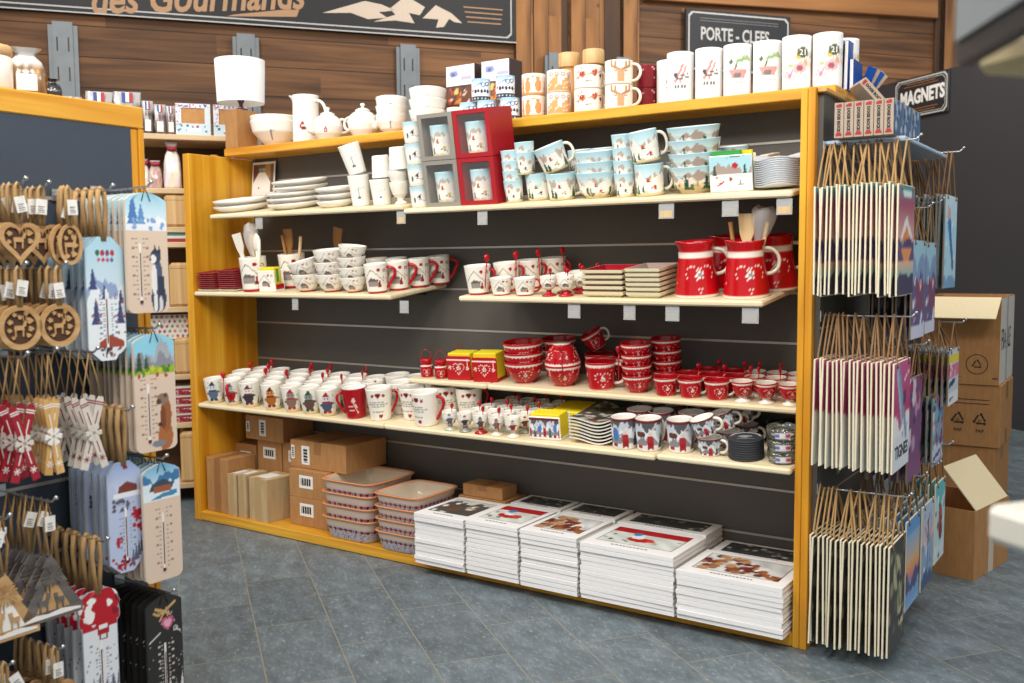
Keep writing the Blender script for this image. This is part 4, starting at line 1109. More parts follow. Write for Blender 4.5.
for k in range(4): rbs.put('%s small red bowl of the stack half hidden behind the front four' % ('bottom', 'second', 'third', 'top')[k], on('3', -.602, .17, k * .0385, FR), RB)
rc = mug_proto('red_cup', .034, .044, .069, lambda x, y: p_redheart(x, y, 1.7, hs=.28), CREAMC, 84, 0, out=.024, inner='a50d16', cat='cup', tr=.0045)
re_ = eggcup('red_egg_cup', lambda x, y: p_redheart(x, y, 1.9, hs=.3), CREAMC, .036)
re_ = Proto('red_egg_cup', 'egg cup', [('cup', pot([(.014, .016), (.024, .024), (.032, .045), (.036, .07)], lambda x, y: p_redheart(x, y, 1.9, hs=.3), .003, 14, 40, inner='d8d0c4')), ('foot', MB().lathe([(.026, 0), (.026, .004), (.013, .009), (.0145, .017)], 32).mesh('foot', CREAMC))])
rc.put('small red heart cup tipped on the mug behind the upturned bowl', on('3', -.9, .205, .127, FR, RY(-28)), 'small red heart cups')
for k, X in enumerate((-.553, -.46, -.362)): rc.put('small red heart cup of the front row, %s from the bowls' % ORD[k], on('3', X, .048, 0, FR), 'small red heart cups')
for k, X in enumerate((-.27, -.188, -.11)): re_.put('red heart egg cup of the front row, %s from the right post' % ORD[2 - k], on('3', X, .045, 0, FR), 'red heart egg cups')
for i, d in enumerate((.124, .2)):
    for k in range(3 - i):
        X = -.507 + .095 * k + .047 * i
        rc.put('small red heart cup, %s from the bowls in the %s row' % (ORD[k], ORD[i + 1]), on('3', X, d, 0, FR), 'small red heart cups')
        SPOON.put('red spoon in the %s small red cup of the %s row' % (ORD[k], ORD[i + 1]), on('3', X + .05, d - .005, .082, 60, RY(5) @ Matrix.Scale(.8, 4)), 'red spoons on the upper right shelf')
    for k in range(3):
        X = -.255 + .074 * k - .023 * i
        re_.put('red heart egg cup, %s from the small cups in the %s row' % (ORD[k], ORD[i + 1]), on('3', X, d, 0, FR), 'red heart egg cups')
        SPOON.put('red spoon in the %s red egg cup of the %s row' % (ORD[k], ORD[i + 1]), on('3', X + .018, d - .01, .085, 70, RY(4) @ Matrix.Scale(.7, 4)), 'red spoons on the upper right shelf')

# ---- fourth shelf -----------------------------------------------------------------------------
cms = [mug_proto('character_mug', .036, .0485, .118, (lambda i: lambda x, y: p_char(x, y, i))(i), (REDC if i % 2 else CREAMC), 145, 0, out=.028, bulge=.003) for i in range(7)]
NMS = ('blue animal', 'winter animal', 'grey animal', 'penguin', 'gingerbread man', 'reindeer', 'green pine')
XS = (-2.842, -2.722, -2.597, -2.449, -2.32, -2.208, -2.102)
for k, X in enumerate(XS):
    if k == 1:
        mug_proto('character_mug', .036, .05, .118, lambda x, y: p_char(x, y, 1), REDC, -8, 1, out=.026).put('white mug whose red handle faces front, second from the left in front', on('4', X, .055, 0, FR), 'white character mugs')
    else: cms[k].put('white mug with a %s print, %s from the left in the front row' % (NMS[k], ORD[k]), on('4', X, .052, 0, FR), 'white character mugs')
SPOON.put('red spoon upright in the red handle facing front, far left', on('4', -2.71, .0, .135, 30, RX(-10)), 'red spoons among the white mugs')
MID = [(a + b) / 2 for a, b in zip(XS, XS[1:])] + [-2.04]
for i, d in enumerate((.14, .226, .304)):
    for k, X in enumerate((XS + (-1.995,)) if i == 1 else MID):
        cms[(k + 3 * i) % 7].put('white printed mug, %s from the left in the %s row of the low mug shelf' % (ORD[k], ORD[i + 1]), on('4', X, d, 0, FR), 'white character mugs')
        if (k + i) % 3 != 1 and k > 0: SPOON.put('red spoon beside the %s mug of the %s row on the low mug shelf' % (ORD[k], ORD[i + 1]), on('4', X - .056, d + .002, .132, 60 + 9 * k, RY(6 - 3 * (k % 4))), 'red spoons among the white mugs')
redm = mug_proto('red_mug', .042, .056, .13, lambda x, y: every(lambda p, o: p.ell(o, .62, .06, .1, 'e8c8c0').rect(o - .22, o - .02, .4, .44, 'efd8d0').rect(o - .18, o + .02, .28, .32, 'efd8d0').line(o, .5, o + .14, .2, .014, 'efd8d0').line(o + .05, .5, o + .1, .4, .02, 'f0e0d8'), 1.6, 2)(Pic(x, y, 'a80f1a')).c, REDC, -75, 1, out=.034)
redm.put('plain red mug with faint white writing in the front row of the low shelf', on('4', -1.952, .062, 0, FR), 'large mugs of the low shelf')
txm = mug_proto('text_mug', .043, .056, .136, p_text, REDC, 100, 1, out=.034)
txm.put('white mug with grey lines of writing and hearts, right of the red mug', on('4', -1.82, .07, 0, FR), 'large mugs of the low shelf')
txm.put('white mug with hearts, pushed back between the writing mugs', on('4', -1.80, .19, 0, FR), 'large mugs of the low shelf')
txm.put('white mug with hearts and faint writing, third of the large white mugs', on('4', -1.685, .125, 0, FR - 25), 'large mugs of the low shelf')
frm = mug_proto('text_mug', .046, .056, .138, lambda x, y: p_text(x + .25, y), REDC, 66, 1, out=.042, tr=.0065)
frm.put('white mug with a big red curled handle, standing front right of the large mugs', on('4', -1.568, .064, 0, FR), 'large mugs of the low shelf')
for k, X in enumerate((-1.575, -1.46)): txm.put('white mug with hearts standing under the upper shelf, %s of two' % ('left', 'right')[k], on('4', X + .02, .19, 0, FR), 'large mugs of the low shelf')
for k, X in enumerate((-1.915, -1.8, -1.685)): txm.put('white mug at the back of the large mugs, %s from the left' % ORD[k], on('4', X, .305, 0, FR), 'large mugs of the low shelf')
ecs = [Proto('egg_cup', 'egg cup', [('cup', pot([(.013, .022), (.023, .03), (.029, .05), (.029, .076)], (lambda i: lambda x, y: p_char(x, y, i))(i), .003, 14, 40)), ('foot', MB().lathe([(.025, 0), (.025, .004), (.011, .01), (.009, .016), (.0135, .0235)], 30).mesh('foot', fm))])
       for i, fm in ((0, mat('pale_green_glaze', 'c2c8b8', .18)), (2, mat('grey_green_glaze', '8d938c', .18)), (5, REDC), (4, CREAMC), (1, CREAMC))]
for i, d in enumerate((.032, .098, .164, .23, .296)):
    for k in range(5):
        X = -1.425 + .0745 * k + .012 * i
        if i > 0 and k == 0: continue
        ecs[(k + 2 * i) % 5].put('printed egg cup, %s from the large mugs in the %s row' % (ORD[k], ORD[i]), on('4', X, d, 0, FR), 'printed egg cups')
        if (k + 2 * i) % 3 != 1: SPOON.put('small red spoon by the %s egg cup of the %s egg cup row' % (ORD[k], ORD[i]), on('4', X + .024, d - .012, .09, 70, RY(7) @ Matrix.Scale(.72, 4)), 'red spoons among the egg cups')
t = thing('napkin_holder', 'mountain village napkin holder between the egg cups and the wavy trays', 'napkin holder', on('4', -.985, .03, 0, 6))
part('ceramic_tile', MB().box(-.064, .064, 0, .007, 0, .088, b=.003).box(-.064, .064, .007, .09, 0, .008).box(-.064, .064, .09, .097, 0, .088, b=.003).mesh('ceramic_tile', WHITEC), t)
part('picture', MB().sheet(.12, .08, 44, 30, lambda x, y: p_mont(x * 1.3, y, 0), T(-.06, -.0006, .004) @ RX(90)).mesh('picture', PRINT), t)
pk = thing('paper_napkins', 'stack of yellow napkins lying in the mountain village napkin holder', 'napkins', on('4', -.985, .03, .0085, 6))
part('napkin_stack', MB().box(-.06, .06, .009, .086, 0, .088, b=.003).mesh('napkin_stack', YP), pk)
for k in range(2):
    thing('paper_napkins', 'pack of yellow napkins lying behind the mountain napkin holder, %s' % ('lower', 'upper')[k], 'napkins', on('4', -.955, .145, k * .042, 4), 'packs of yellow napkins', MB().box(-.075, .075, 0, .17, 0, .04, b=.004).mesh('paper_napkins', YP))


def wavytray(w, d, painted_top):
    nx, ny = 20, 24; mb = MB()
    def top(a, b): return (a, b, .012 + .007 * math.sin(a / w * 2 * PI + .6) * (.4 + .6 * abs(2 * b / d - 1)) + .006 * (2 * abs(a / w - .5)) ** 4 + .006 * (2 * abs(b / d - .5)) ** 4)
    mb.sheet(w, d, nx, ny, painted_top, T(-w / 2, -d / 2, 0), shape=lambda a, b: top(a, b))
    n0 = len(mb.v)
    v2 = [(x, y, z - .005) for x, y, z in mb.v]; mb.add(v2, [f[::-1] for f in mb.f], 0, 'e4ddd0')
    loop = [i for i in range(nx + 1)] + [(j + 1) * (nx + 1) - 1 for j in range(1, ny + 1)] + [ny * (nx + 1) + i for i in range(nx - 1, -1, -1)] + [j * (nx + 1) for j in range(ny - 1, 0, -1)]
    o = len(mb.v); mb.add([mb.v[i] for i in loop] + [mb.v[i + n0] for i in loop], [], 0, 'ece7dc')
    L = len(loop)
    for i in range(L): mb.f.append((o + i, o + (i + 1) % L, o + L + (i + 1) % L, o + L + i)); mb.m.append(0); mb.s.append(False)
    return mb.mesh('dish', GLAZE)


wt = Proto('wavy_tray', 'tray', [(None, wavytray(.17, .25, lambda x, y: Pic(x, y, '4e4a46').mottle(3, .3).specks(50, 8, .05, ['b8b0a8', '8e4038', '6a8a5a', 'c8c4bc', '8a6a4a'], 0, .7, .05, 1).rect(-1, 2, 0, .05, 'cfc8bc').c))])
for k in range(7): wt.put('dark wavy edged tray, %s from the bottom of its stack beside the mountain mugs' % ORD[k], on('4', -.802, .16, -.004 + k * .0125, 3), 'wavy edged trays')
mm = [mug_proto('mountain_mug', .043, .0475, .112, (lambda v: lambda x, y: p_mont(x, y, v))(v), CREAMC, 125, 0, out=.026, inner='f2efe8') for v in (0, 1, 2)]

for k, X in enumerate((-.668, -.576, -.46)): mm[min(k, 1)].put('dark mountain village mug of the front row, %s from the wavy trays' % ORD[k], on('4', X, .056 + .008 * k, 0, FR - 3), 'mountain village mugs')
for i, d in enumerate((.165, .27)):
    for k in range(3): mm[(k + i) % 3].put('dark mountain village mug, %s from the wavy trays in the %s row' % (ORD[k], ORD[i + 1]), on('4', (-.66, -.577, -.455)[k] if i else (-.66, -.577, -.46)[k], d + .006, 0, FR), 'mountain village mugs')
mc = mug_proto('mountain_cup', .036, .043, .062, lambda x, y: p_mont(x, y, 1), CREAMC, 62, 0, out=.028, cat='cup', tr=.005)
for k in range(3):
    mc.put('low mountain village cup standing under a tilted one, %s row' % ('front', 'second', 'third')[k], on('4', -.352 + .03 * k, .062 + .095 * k, 0, FR - 8), 'low mountain village cups')
    mc.put('low mountain village cup tilted on top of another, %s row' % ('front', 'second', 'third')[k], on('4', -.36 + .03 * k, .065 + .095 * k, .068, FR - 8, RY(-16)), 'low mountain village cups')
ct = MB().lathe([(.056, 0), (.058, .002), (.058, .0055), (.056, .007)], 48, 0, lambda x, y: Pic(x, y, '2b2f35').c, 99)
def disc(mb, r, z, paint, n=18, m=60):
    vs = [(r * i / n * math.sin(2 * PI * j / m), -r * i / n * math.cos(2 * PI * j / m), z) for i in range(n + 1) for j in range(m)]
    xs = np.array([v[0] / r for v in vs]); ys = np.array([v[1] / r for v in vs])
    return mb.add(vs, [(i * m + j, i * m + (j + 1) % m, (i + 1) * m + (j + 1) % m, (i + 1) * m + j) for i in range(n) for j in range(m)], 0, paint(xs, ys))
disc(ct, .056, .0074, lambda x, y: Pic(x, y, '2b2f35').ring(0, 0, .86, .03, 'b8bcc0').ridge(.2, .5, .6, 4, '3c4148').ell(0, .05, .45, .25, '8f959a').ridge(-.05, .3, .9, 2, '2b2f35').rect(-.5, .5, -.4, -.34, 'a8acb0').c)
CT2 = Proto('coaster', 'coaster', [(None, ct.mesh('coaster', painted('slate_print', .5)))])
for k in range(9): CT2.put('round dark slate coaster, %s from the bottom of the front stack' % ORD[k], on('4', -.23, .075, k * .0078, 20), 'round slate coasters')
for k in range(8): CT2.put('round dark slate coaster, %s from the bottom of the stack behind' % ORD[k], on('4', -.19, .31, k * .0078, 50), 'round slate coasters')
GL = mat('clear_glass', 'e6efe4', .04, 0, .0, trans=.95)
def gwarp(p, t):
    x, y, z = p; k = max(0, (z - .026) / .012)
    return (x, y, z - .007 * k * max(0, math.cos(t * 4)) ** 3)
gl = Proto('glass_ashtray', 'ashtray', [('glass_dish', MB().lathe([(.044, 0), (.047, .003), (.049, .02), (.05, .038), (.044, .038), (.042, .02), (.04, .01), (.002, .009)], 56, warp=gwarp).mesh('glass_dish', GL)),
                                         ('printed_disc', disc(MB(), .038, .0102, lambda x, y: Pic(x, y, 'd8ccd0').ell(0, 0, .7, .5, '8e86b4').rect(-.5, -.1, -.2, .3, '4a5aa0').rect(.1, .5, -.2, .3, 'b8323c').rect(-.6, .6, -.5, -.36, '5a5064').c).mesh('printed_disc', PRINT)),
                                         ('printed_band', MB().lathe([(.0475, .008), (.0492, .03)], 40, 0, lambda x, y: every(lambda p, o: p.rect(o - .9, o - .35, .1, .75, '5d6cb0').rect(o - .35, o + .2, .15, .7, 'e6e2e6').rect(o + .2, o + .75, .1, .75, 'b8424a'), 6, 1)(Pic(x, y, 'dcd6d4')).c, 9, capb=False).mesh('printed_band', PRINT))])
gl.parts[2] = ('printed_band', MB().sheet(.05, .02, 20, 6, lambda x, y: Pic(x, y, 'cdc8d6').rect(0, .7, .2, .8, '5d6cb0').rect(.8, 1.6, .3, .9, 'e6e2e6').rect(1.7, 2.4, .2, .8, 'b8424a').c, Matrix(), shape=lambda a, b: (.0498 * math.sin((a - .025) / .05), -.0498 * math.cos((a - .025) / .05), .008 + b)).mesh('printed_band', PRINT))
for k in range(3): gl.put('clear glass ashtray with a souvenir print, %s of the stack beside the right post' % ('bottom', 'middle', 'top')[k], on('4', -.107, .075, k * .0395, FR - 15), 'glass ashtrays')
gl.put('clear glass ashtray standing alone behind the stack', on('4', -.12, .2, .04, 10), 'glass ashtrays'); gl.put('clear glass ashtray under the one behind the stack', on('4', -.12, .2, 0, 10), 'glass ashtrays')

# ---- bottom board -----------------------------------------------------------------------------
carton('cardboard_box', .155, .17, .262, KRAFT, True, tapedir='full').put('tall brown carton standing against the left side panel', on('B', -2.83, .115))
LB = [(0, .07, .075, .048)]
carton('cardboard_box', .15, .16, .13, KRAFT, False, LB).put('brown carton with a label in the left back corner', on('B', -2.842, .297, .17))
carton('cardboard_box', .15, .16, .1695, KRAFT, False).put('brown carton low in the left back corner behind the tall carton', on('B', -2.842, .297, 0))
for k, (X, w) in enumerate(((-2.66, .165), (-2.487, .165))):
    carton('cardboard_box', w, .17, .165, KRAFT, False, [(0, .1, .085, .055)]).put('brown square carton with a white label at the back, %s of two' % ('left', 'right')[k], on('B', X, .292, .175, 0), 'brown square cartons')
carton('cardboard_box', .36, .16, .17, KRAFT, False).put('brown carton at the back supporting the square cartons', on('B', -2.58, .297, 0))
carton('cardboard_box', .26, .2, .115, KRAFT, False, [(-.112, .06, .024, .05), (-.01, .06, .045, .078)]).put('flat brown carton topping the pile under the low mug shelf', on('B', -2.66, .277, .3405, 0))
def bundle(w, d, h, n):
    mb = MB()
    for k in range(n): mb.box(-w / 2 + .001 * (k % 2), w / 2 - .001 * (k % 3 == 0), -d / 2 + .0012 * (k % 2), d / 2, h * k / n + .0006, h * (k + 1) / n - .0006)
    return Proto('cardboard_bundle', 'folded cartons', [('folded_cartons', mb.mesh('folded_cartons', KRAFTL)), ('wrapping_band', MB().box(-w * .16, w * .16, -d / 2 - .0008, d / 2 + .0008, 0, h + .0008).mesh('wrapping_band', mat('pale_tape', 'b89a6c', .35))), ('paper_label', MB().box(-w * .3, w * .3, -d * .35, d * .2, h + .0009, h + .0015).mesh('paper_label', LABELW))])
bundle(.06, .13, .2, 34).put('narrow bundle of flat folded cartons next to the tall carton', on('B', -2.715, .085), 'folded carton bundles')
bundle(.055, .13, .205, 34).put('narrow bundle of flat folded cartons in the middle of three', on('B', -2.645, .085), 'folded carton bundles')
bundle(.13, .16, .2, 36).put('wide bundle of flat folded cartons in front of the square cartons', on('B', -2.532, .1, 0, -4), 'folded carton bundles')
for k in (0, 1): carton('cardboard_box', .235, .26, .128, KRAFT, False, [(-.01, .075, .085, .058)]).put('brown carton of the middle pile, %s of two' % ('lowest', 'second')[k], on('B', -2.27, .205, k * .1285), 'brown cartons of the middle pile')
carton('cardboard_box', .345, .27, .125, KRAFT, True, [(-.155, .07, .02, .062), (-.075, .06, .05, .085)]).put('wide brown carton lying on top of the middle pile', on('B', -2.235, .24, .258, 0))
DISH = lambda x, y: every(lambda p, o: p.heart(o, .47, .085, '7e1422').ell(o + .16, .48, .045, .05, '3c4046'), .32, 14)(Pic(x, y, 'b0a9ae').grad(.62, 1, 'c6b4a4', 'd2bca6').specks(260, 4, .04, ['6f6a74', '8f8890', 'a29aa2', '7c7680'], -4.5, 4.5, .02, .36)).c


def baking_dish(w, d, h):
    mb = MB(); n = 320
    def loop(sx, z, ex=6):
        out = []
        for i in range(n):
            t = 2 * PI * i / n - PI; c_, s_ = math.sin(t), -math.cos(t)
            q = (abs(c_) ** ex + abs(s_) ** ex) ** (-1 / ex); out.append((w / 2 * sx * c_ * q, d / 2 * (sx + (1 - sx) * .3) * s_ * q, z))
        return out
    rings = [loop(.8, 0), loop(.82, .004)] + [loop(.82 + .13 * t, .004 + (h - .012) * t) for t in [k / 18 for k in range(1, 19)]] + [loop(1.0, h - .005), loop(1.02, h), loop(.95, h + .001)] + [loop(.82 + .11 * t, .006 + (h - .01) * t) for t in (.9, .5, .1)] + [loop(.5, .006), loop(.01, .006)]
    us = []; rr_ = rings[12]; arc = [0.]
    for i in range(1, n): arc.append(arc[-1] + math.dist(rr_[i], rr_[i - 1]))
    arc = [a - arc[n // 2] for a in arc]
    for k, r in enumerate(rings):
        for i, p in enumerate(r): us.append((arc[i] / h, p[2] / h))
    us = np.array(us); col = DISH(us[:, 0], us[:, 1])
    col[20 * n:23 * n] = lin('d9905e'); col[23 * n:] = lin('d6c8b4')
    vs = [p for r in rings for p in r]
    fs = [(a * n + i, a * n + (i + 1) % n, (a + 1) * n + (i + 1) % n, (a + 1) * n + i) for a in range(len(rings) - 1) for i in range(n)] + [tuple(range(n))[::-1]]
    mb.add(vs, fs, 0, col, True)
    return Proto('baking_dish', 'baking dish', [(None, mb.mesh('baking_dish', GLAZE))])


bd = baking_dish(.31, .33, .095); bd2 = baking_dish(.255, .3, .08)
for k in range(4): bd.put('big rectangular stoneware baking dish with heart border, %s of the left stack' % ('bottom', 'second', 'third', 'top')[k], on('B', -1.975, .155, k * .0545, 0), 'big baking dishes')
for k in range(4): bd2.put('smaller rectangular stoneware baking dish with heart border, %s of the right stack' % ('bottom', 'second', 'third', 'top')[k], on('B', -1.682, .128, k * .0525, 0), 'smaller baking dishes')
# white picture books
BOOKC = mat('white_book_cover', 'f0efef', .4, 0, .02); PAGES = mat('book_page_block', 'e2ddd4', .8, 0, .05)
def bookpic(kind):
    def f(x, y):
        w = x.max()
        if kind == 0: p = Pic(x, y, 'c8cfc8').mottle(2, .2, 5).ridge(.8, .2, 2, 2, '4a4c48').ell(.4 * w, .35, .16, .18, '6e4a36').ell(.7 * w, .5, .12, .14, 'b89a7c').specks(16, 3, .06, ['8a7a68', 'e8e4dc', '5a4a40'], 0, w, 0, .7)
        elif kind == 1: p = Pic(x, y, 'd2d8d2').mottle(4, .15, 6).rect(0, 9, .7, 1, 'b0161f').specks(10, 7, .05, ['4a5a50', '8a9a90'], 0, w, .1, .8).ell(.48 * w, .38, .26, .16, 'b8201f').ell(.42 * w, .55, .14, .16, 'e4e8ea').ell(.36 * w, .68, .09, .1, '3c7ec0').ell(.6 * w, .6, .2, .12, 'c8ccc8').ell(.62 * w, .36, .08, .08, 'd8402f')
        elif kind == 2: p = Pic(x, y, 'cfd2d2').mottle(5, .2, 6).specks(40, 3, .1, ['8a4a34', '9a6a44', '6a2c28', 'b88a5c'], .02, w * .62, .1, .9).ell(.74 * w, .4, .12, .22, 'e8e8e4').specks(14, 9, .08, ['9a5c34', '6c3a24'], .68 * w, w, .05, .5)
        else: p = Pic(x, y, '3a3c3a').mottle(6, .3, 6).specks(30, kind, .08, ['8a9088', '565c58', '2c2c2a', 'b0b4ac'], 0, w, .05, .95)
        p.rect(-1, .012, -1, 2, '2c2624').rect(w - .012, 9, -1, 2, '2c2624').rect(-1, 9, -1, .014, '2c2624').rect(-1, 9, .986, 2, '2c2624')
        return p.c
    return f


def book(w, d, kind, first):
    t = .0157
    mb = MB().box(-w / 2, w / 2, 0, d, 0, .0022, b=.0008).box(-w / 2, w / 2, 0, d, t - .0022, t, b=.0008).box(-w / 2, w / 2, 0, .0026, .0022, t - .0022)
    ps = [('cover', mb.mesh('cover', BOOKC)), ('page_block', MB().box(-w / 2 + .003, w / 2 - .003, .0027, d - .004, .0023, t - .0023).mesh('page_block', PAGES))]
    if first:
        ps.append(('cover_picture', MB().sheet(w * .82, d * .68, 54, 36, bookpic(kind), T(-w * .41, d * .2, t + .0004)).mesh('cover_picture', PRINT)))
        mb = MB()
        q = random.Random(kind + 5); x = -w * .2
        while x < w * .2:
            l = q.uniform(.006, .014); mb.box(x, x + l, d * .1, d * .1 + .006, t + .0002, t + .0008); x += l + .004
        ps.append(('title_line', mb.mesh('title_line', mat('grey_title_ink', '6a6662', .6))))
    return Proto('picture_book', 'book', ps)


def bookstack(X0, X1, y, d, n, kind, nm, ztop):
    w = X1 - X0 - .004; top = book(w, d, kind, True); low = book(w, d, kind, False); q = random.Random(kind * 7 + n)
    dz = (ztop - .045) / n
    for k in range(n):
        xo, yo, rz = q.uniform(-.003, .003), q.uniform(0, .008), q.uniform(-.5, .5)
        if k > n - 3: xo = yo = rz = 0
        (top if k == n - 1 else low).put('white picture book, %s from the top of %s' % (ORD[n - 1 - k], nm), T((X0 + X1) / 2 + xo, y + yo, .0455 + k * dz) @ RZ(rz), 'white picture books')


bookstack(-1.533, -1.288, -.075, .3, 12, 0, 'the front stack nearest the baking dishes', .25)
bookstack(-1.28, -1.04, -.075, .29, 12, 1, 'the front stack second from the baking dishes', .258)
bookstack(-1.034, -.79, -.075, .28, 12, 2, 'the front stack in the middle', .258)
bookstack(-.78, -.42, -.075, .28, 12, 1, 'the wide front stack with the red picture', .25)
bookstack(-.414, -.052, -.075, .27, 10, 2, 'the wide front stack at the right post', .212)
bookstack(-1.275, -1.035, .226, .155, 12, 3, 'the back stack behind the second front stack', .26)
bookstack(-1.028, -.79, .218, .16, 12, 4, 'the back stack behind the middle front stack', .26)
bookstack(-.782, -.424, .213, .165, 12, 5, 'the wide back stack behind the red picture', .255)
bookstack(-.416, -.06, .205, .17, 10, 6, 'the wide back stack at the right post', .2)
carton('cardboard_box', .2, .11, .05, KRAFT, True).put('small brown carton lying on the books behind the first front stack', T(-1.42, .29, .2565), None)
carton('cardboard_box', .24, .15, .21, KRAFT, False).put('brown carton under the small carton behind the books', on('B', -1.42, .305))
# ------------------------------------------------------------------ price tag holders under the shelf edges
TAGC = mat('clear_tag_plastic', 'dfe2e2', .15, 0, .02, alpha=.35)
def tag(sh, X, lb, w=.045, kr=False):
    yf, zf = SH[sh]
    if sh == '1' and X < -1.628: zf = 1.459
    t = thing('price_tag_holder', lb, 'price tag', T(X, yf + .012, zf - .0225), 'price tag holders')
    part('clear_holder', MB().box(-w / 2, w / 2, 0, .002, -.05, 0).box(-w / 2, w / 2, -.001, .0, -.05, -.046).mesh('clear_holder', TAGC), t)
    part('price_slip', MB().box(-w * .42, w * .42, -.0012, -.0002, -.046, -.024).mesh('price_slip', KRAFTL if kr else mat('grey_price_slip', 'a8a6a0', .6)), t)


tag('1', -1.645, 'clear price tag holder under the upper shelf below the grey gift boxes', kr=True)
tag('1', -2.47, 'clear price tag holder under the upper shelf above the utensil jars')
tag('1', -1.247, 'clear price tag holder under the upper shelf below the nested pale cups')
tag('1', -.494, 'clear price tag holder under the upper shelf below the scenic bowls', .055, True)
tag('1', -.271, 'clear price tag holder under the upper shelf below the wavy plates', .055)
tag('1', -.095, 'clear price tag holder under the upper shelf beside the right post', .05, True)
tag('2', -2.255, 'clear price tag holder under the left shelf below the chalet bowls', .036)
tag('2', -1.637, 'clear price tag holder under the right corner of the left shelf', .045)
tag('2', -.85, 'clear price tag holder under the right board, first from the left', .05)
tag('2', -.63, 'clear price tag holder under the right board, below the square trays', .045)
tag('2', -.47, 'clear price tag holder under the right board, below the left pitcher', .05)
tag('2', -.2, 'clear price tag holder under the right board, next to the right post', .055)

# ------------------------------------------------------------------ right end: boxed socks and hanging signs
BX = mat('grey_brown_carton', 'a89684', .6, 0, .08); REDP = mat('red_print', 'a01c22', .5)
def sockbox():
    w, h, d = .027, .104, .12
    ps = [('carton', MB().box(-w / 2, w / 2, 0, d, 0, h, b=.001).mesh('carton', BX))]
    ps.append(('side_print', MB().sheet(d - .004, h - .004, 20, 18, lambda x, y: Pic(x, y, '46688e').mottle(3, .5, 8).specks(16, 4, .12, ['6d94bc', '2c4668', 'a8b8c4', '584a40'], 0, 1.2, 0, 1).rect(-1, 3, 0, .08, '30506e').c, Matrix(((0, 0, 1, w / 2 + .0004), (1, 0, 0, .002), (0, 1, 0, .002), (0, 0, 0, 1)))).mesh('side_print', PRINT)))
    ps.append(('lettering', text_mesh('DOGS ROCK', .0118, T(-.0042, -.0004, .0865) @ RX(90) @ RZ(-90), INK, .0003, .0007)))
    ps.append(('emblem', MB().box(-.008, .008, -.0006, 0, .09, .098).box(-.002, .008, -.0006, 0, .0975, .1).mesh('emblem', REDP)))
    ps.append(('emblem', MB().box(-.009, .009, -.0006, 0, .006, .0125).box(-.006, .006, -.0006, 0, .012, .017).mesh('emblem', REDP)))
    return Proto('sock_box', 'box', ps)


sb = sockbox()
for k in range(6): sb.put('slim carton printed DOGS ROCK standing on the small end shelf, %s from the post' % ORD[k], T(.07 + .0285 * k, .0, 1.5925), 'slim DOGS ROCK cartons')
for k in range(2): sb.put('slim carton behind the front row on the end shelf, blue side showing, %s of two' % ('nearer', 'further')[k], T(.212, .125 + .125 * k, 1.5925), 'slim DOGS ROCK cartons')
sb.put('slim carton lying tilted on top of the standing ones', T(.155, .2, 1.708) @ RZ(30) @ RY(-42), 'slim DOGS ROCK cartons')
lf = thing('leaflet_fan', 'fan of blue leaflets sticking up behind the slim cartons', 'leaflets', T(.0, .47, 1.7905) @ RZ(-20))
for k in range(4): part('leaflet', MB().box(0, .034, -.001, .001, 0, .1).mesh('leaflet', (NB, BX)[k % 2]), lf, T(.004 * k, .004 * k, .001) @ RY(26 + 7 * k))

# pictures on the hanging signs: x across, y up
def s_peak(x, y):
    p = Pic(x, y, '4aa0a8'); p.grad(.5, .86, 'd8a8a0', '9a3a62').grad(.84, 1, 'a04868', '3f9aa4')
    p.poly([(.1, .52), (.34, .74), (.6, .52)], 'e8e4e4').poly([(.16, .5), (.34, .64), (.52, .5)], 'e08848'); p.ridge(.5, .08, 2, 3, '4c3a66')
    p.rect(0, 2, .2, .46, '5e4a78').poly([(.1, .44), (.34, .22), (.6, .44)], 'e2945c').grad(.16, .3, '6ec0b4', 'e4b49a').ridge(.18, .05, 2, 5, '3e3a5a').line(.2, .93, .5, .93, .025, 'd8ecec')
    return p.c
def s_tig(x, y): return Pic(x, y, 'c2497c').grad(.55, 1, 'b83a74', 'c65c90').ridge(.48, .14, 1.3, 3, 'f0eef0').ridge(.3, .08, 1.4, 5, 'e2e6ee').line(.16, .96, .52, .3, .045, '7fa2bc').line(.12, .92, .34, .42, .03, 'a8c4d4').line(.4, .6, .4, .7, .02, '5a3a6a').line(.46, .6, .46, .7, .02, '5a3a6a').rect(-1, 2, 0, .2, 'dfe7ee').specks(5, 2, .03, ['8a90a0'], .1, .6, .28, .4).line(.42, .82, .62, .9, .012, 'f0e0e8').c
def s_dark(x, y): return Pic(x, y, '3a3a34').mottle(3, .3, 4).ell(.3, .7, .14, .16, 'b8b08a').ell(.42, .45, .1, .2, '9aa07a').line(.2, .9, .55, .1, .03, '6a7050').ell(.5, .25, .12, .1, 'c8c29a').specks(14, 6, .06, ['2a2826', '5a5a48', '8a8870', '4a3a4a'], 0, .7, 0, 1).c
def s_sunset(x, y): return Pic(x, y, '5a9ad0').grad(.4, .85, 'e8b060', '7ab0d8').grad(.3, .5, 'b86a8a', 'e8a858').ridge(.36, .16, 1.3, 4, '4a4a78').ridge(.2, .1, 1.2, 9, '7aa6d8').grad(0, .14, '8ab8e4', '6a9ad0').c
def s_ice(x, y): return Pic(x, y, 'c0dcec').grad(.5, 1, 'd8b8c0', 'a8c8e0').ridge(.5, .2, 1.6, 8, '8aa8c8').line(.34, .05, .36, .8, .02, '3a4a6a').line(.36, .5, .55, .7, .015, '3a4a6a').line(.36, .55, .16, .74, .015, '3a4a6a').ridge(.16, .1, 1.4, 2, '3f5a80').specks(14, 3, .03, ['e8f0f4', '5a7098'], 0, .7, .1, .9).c
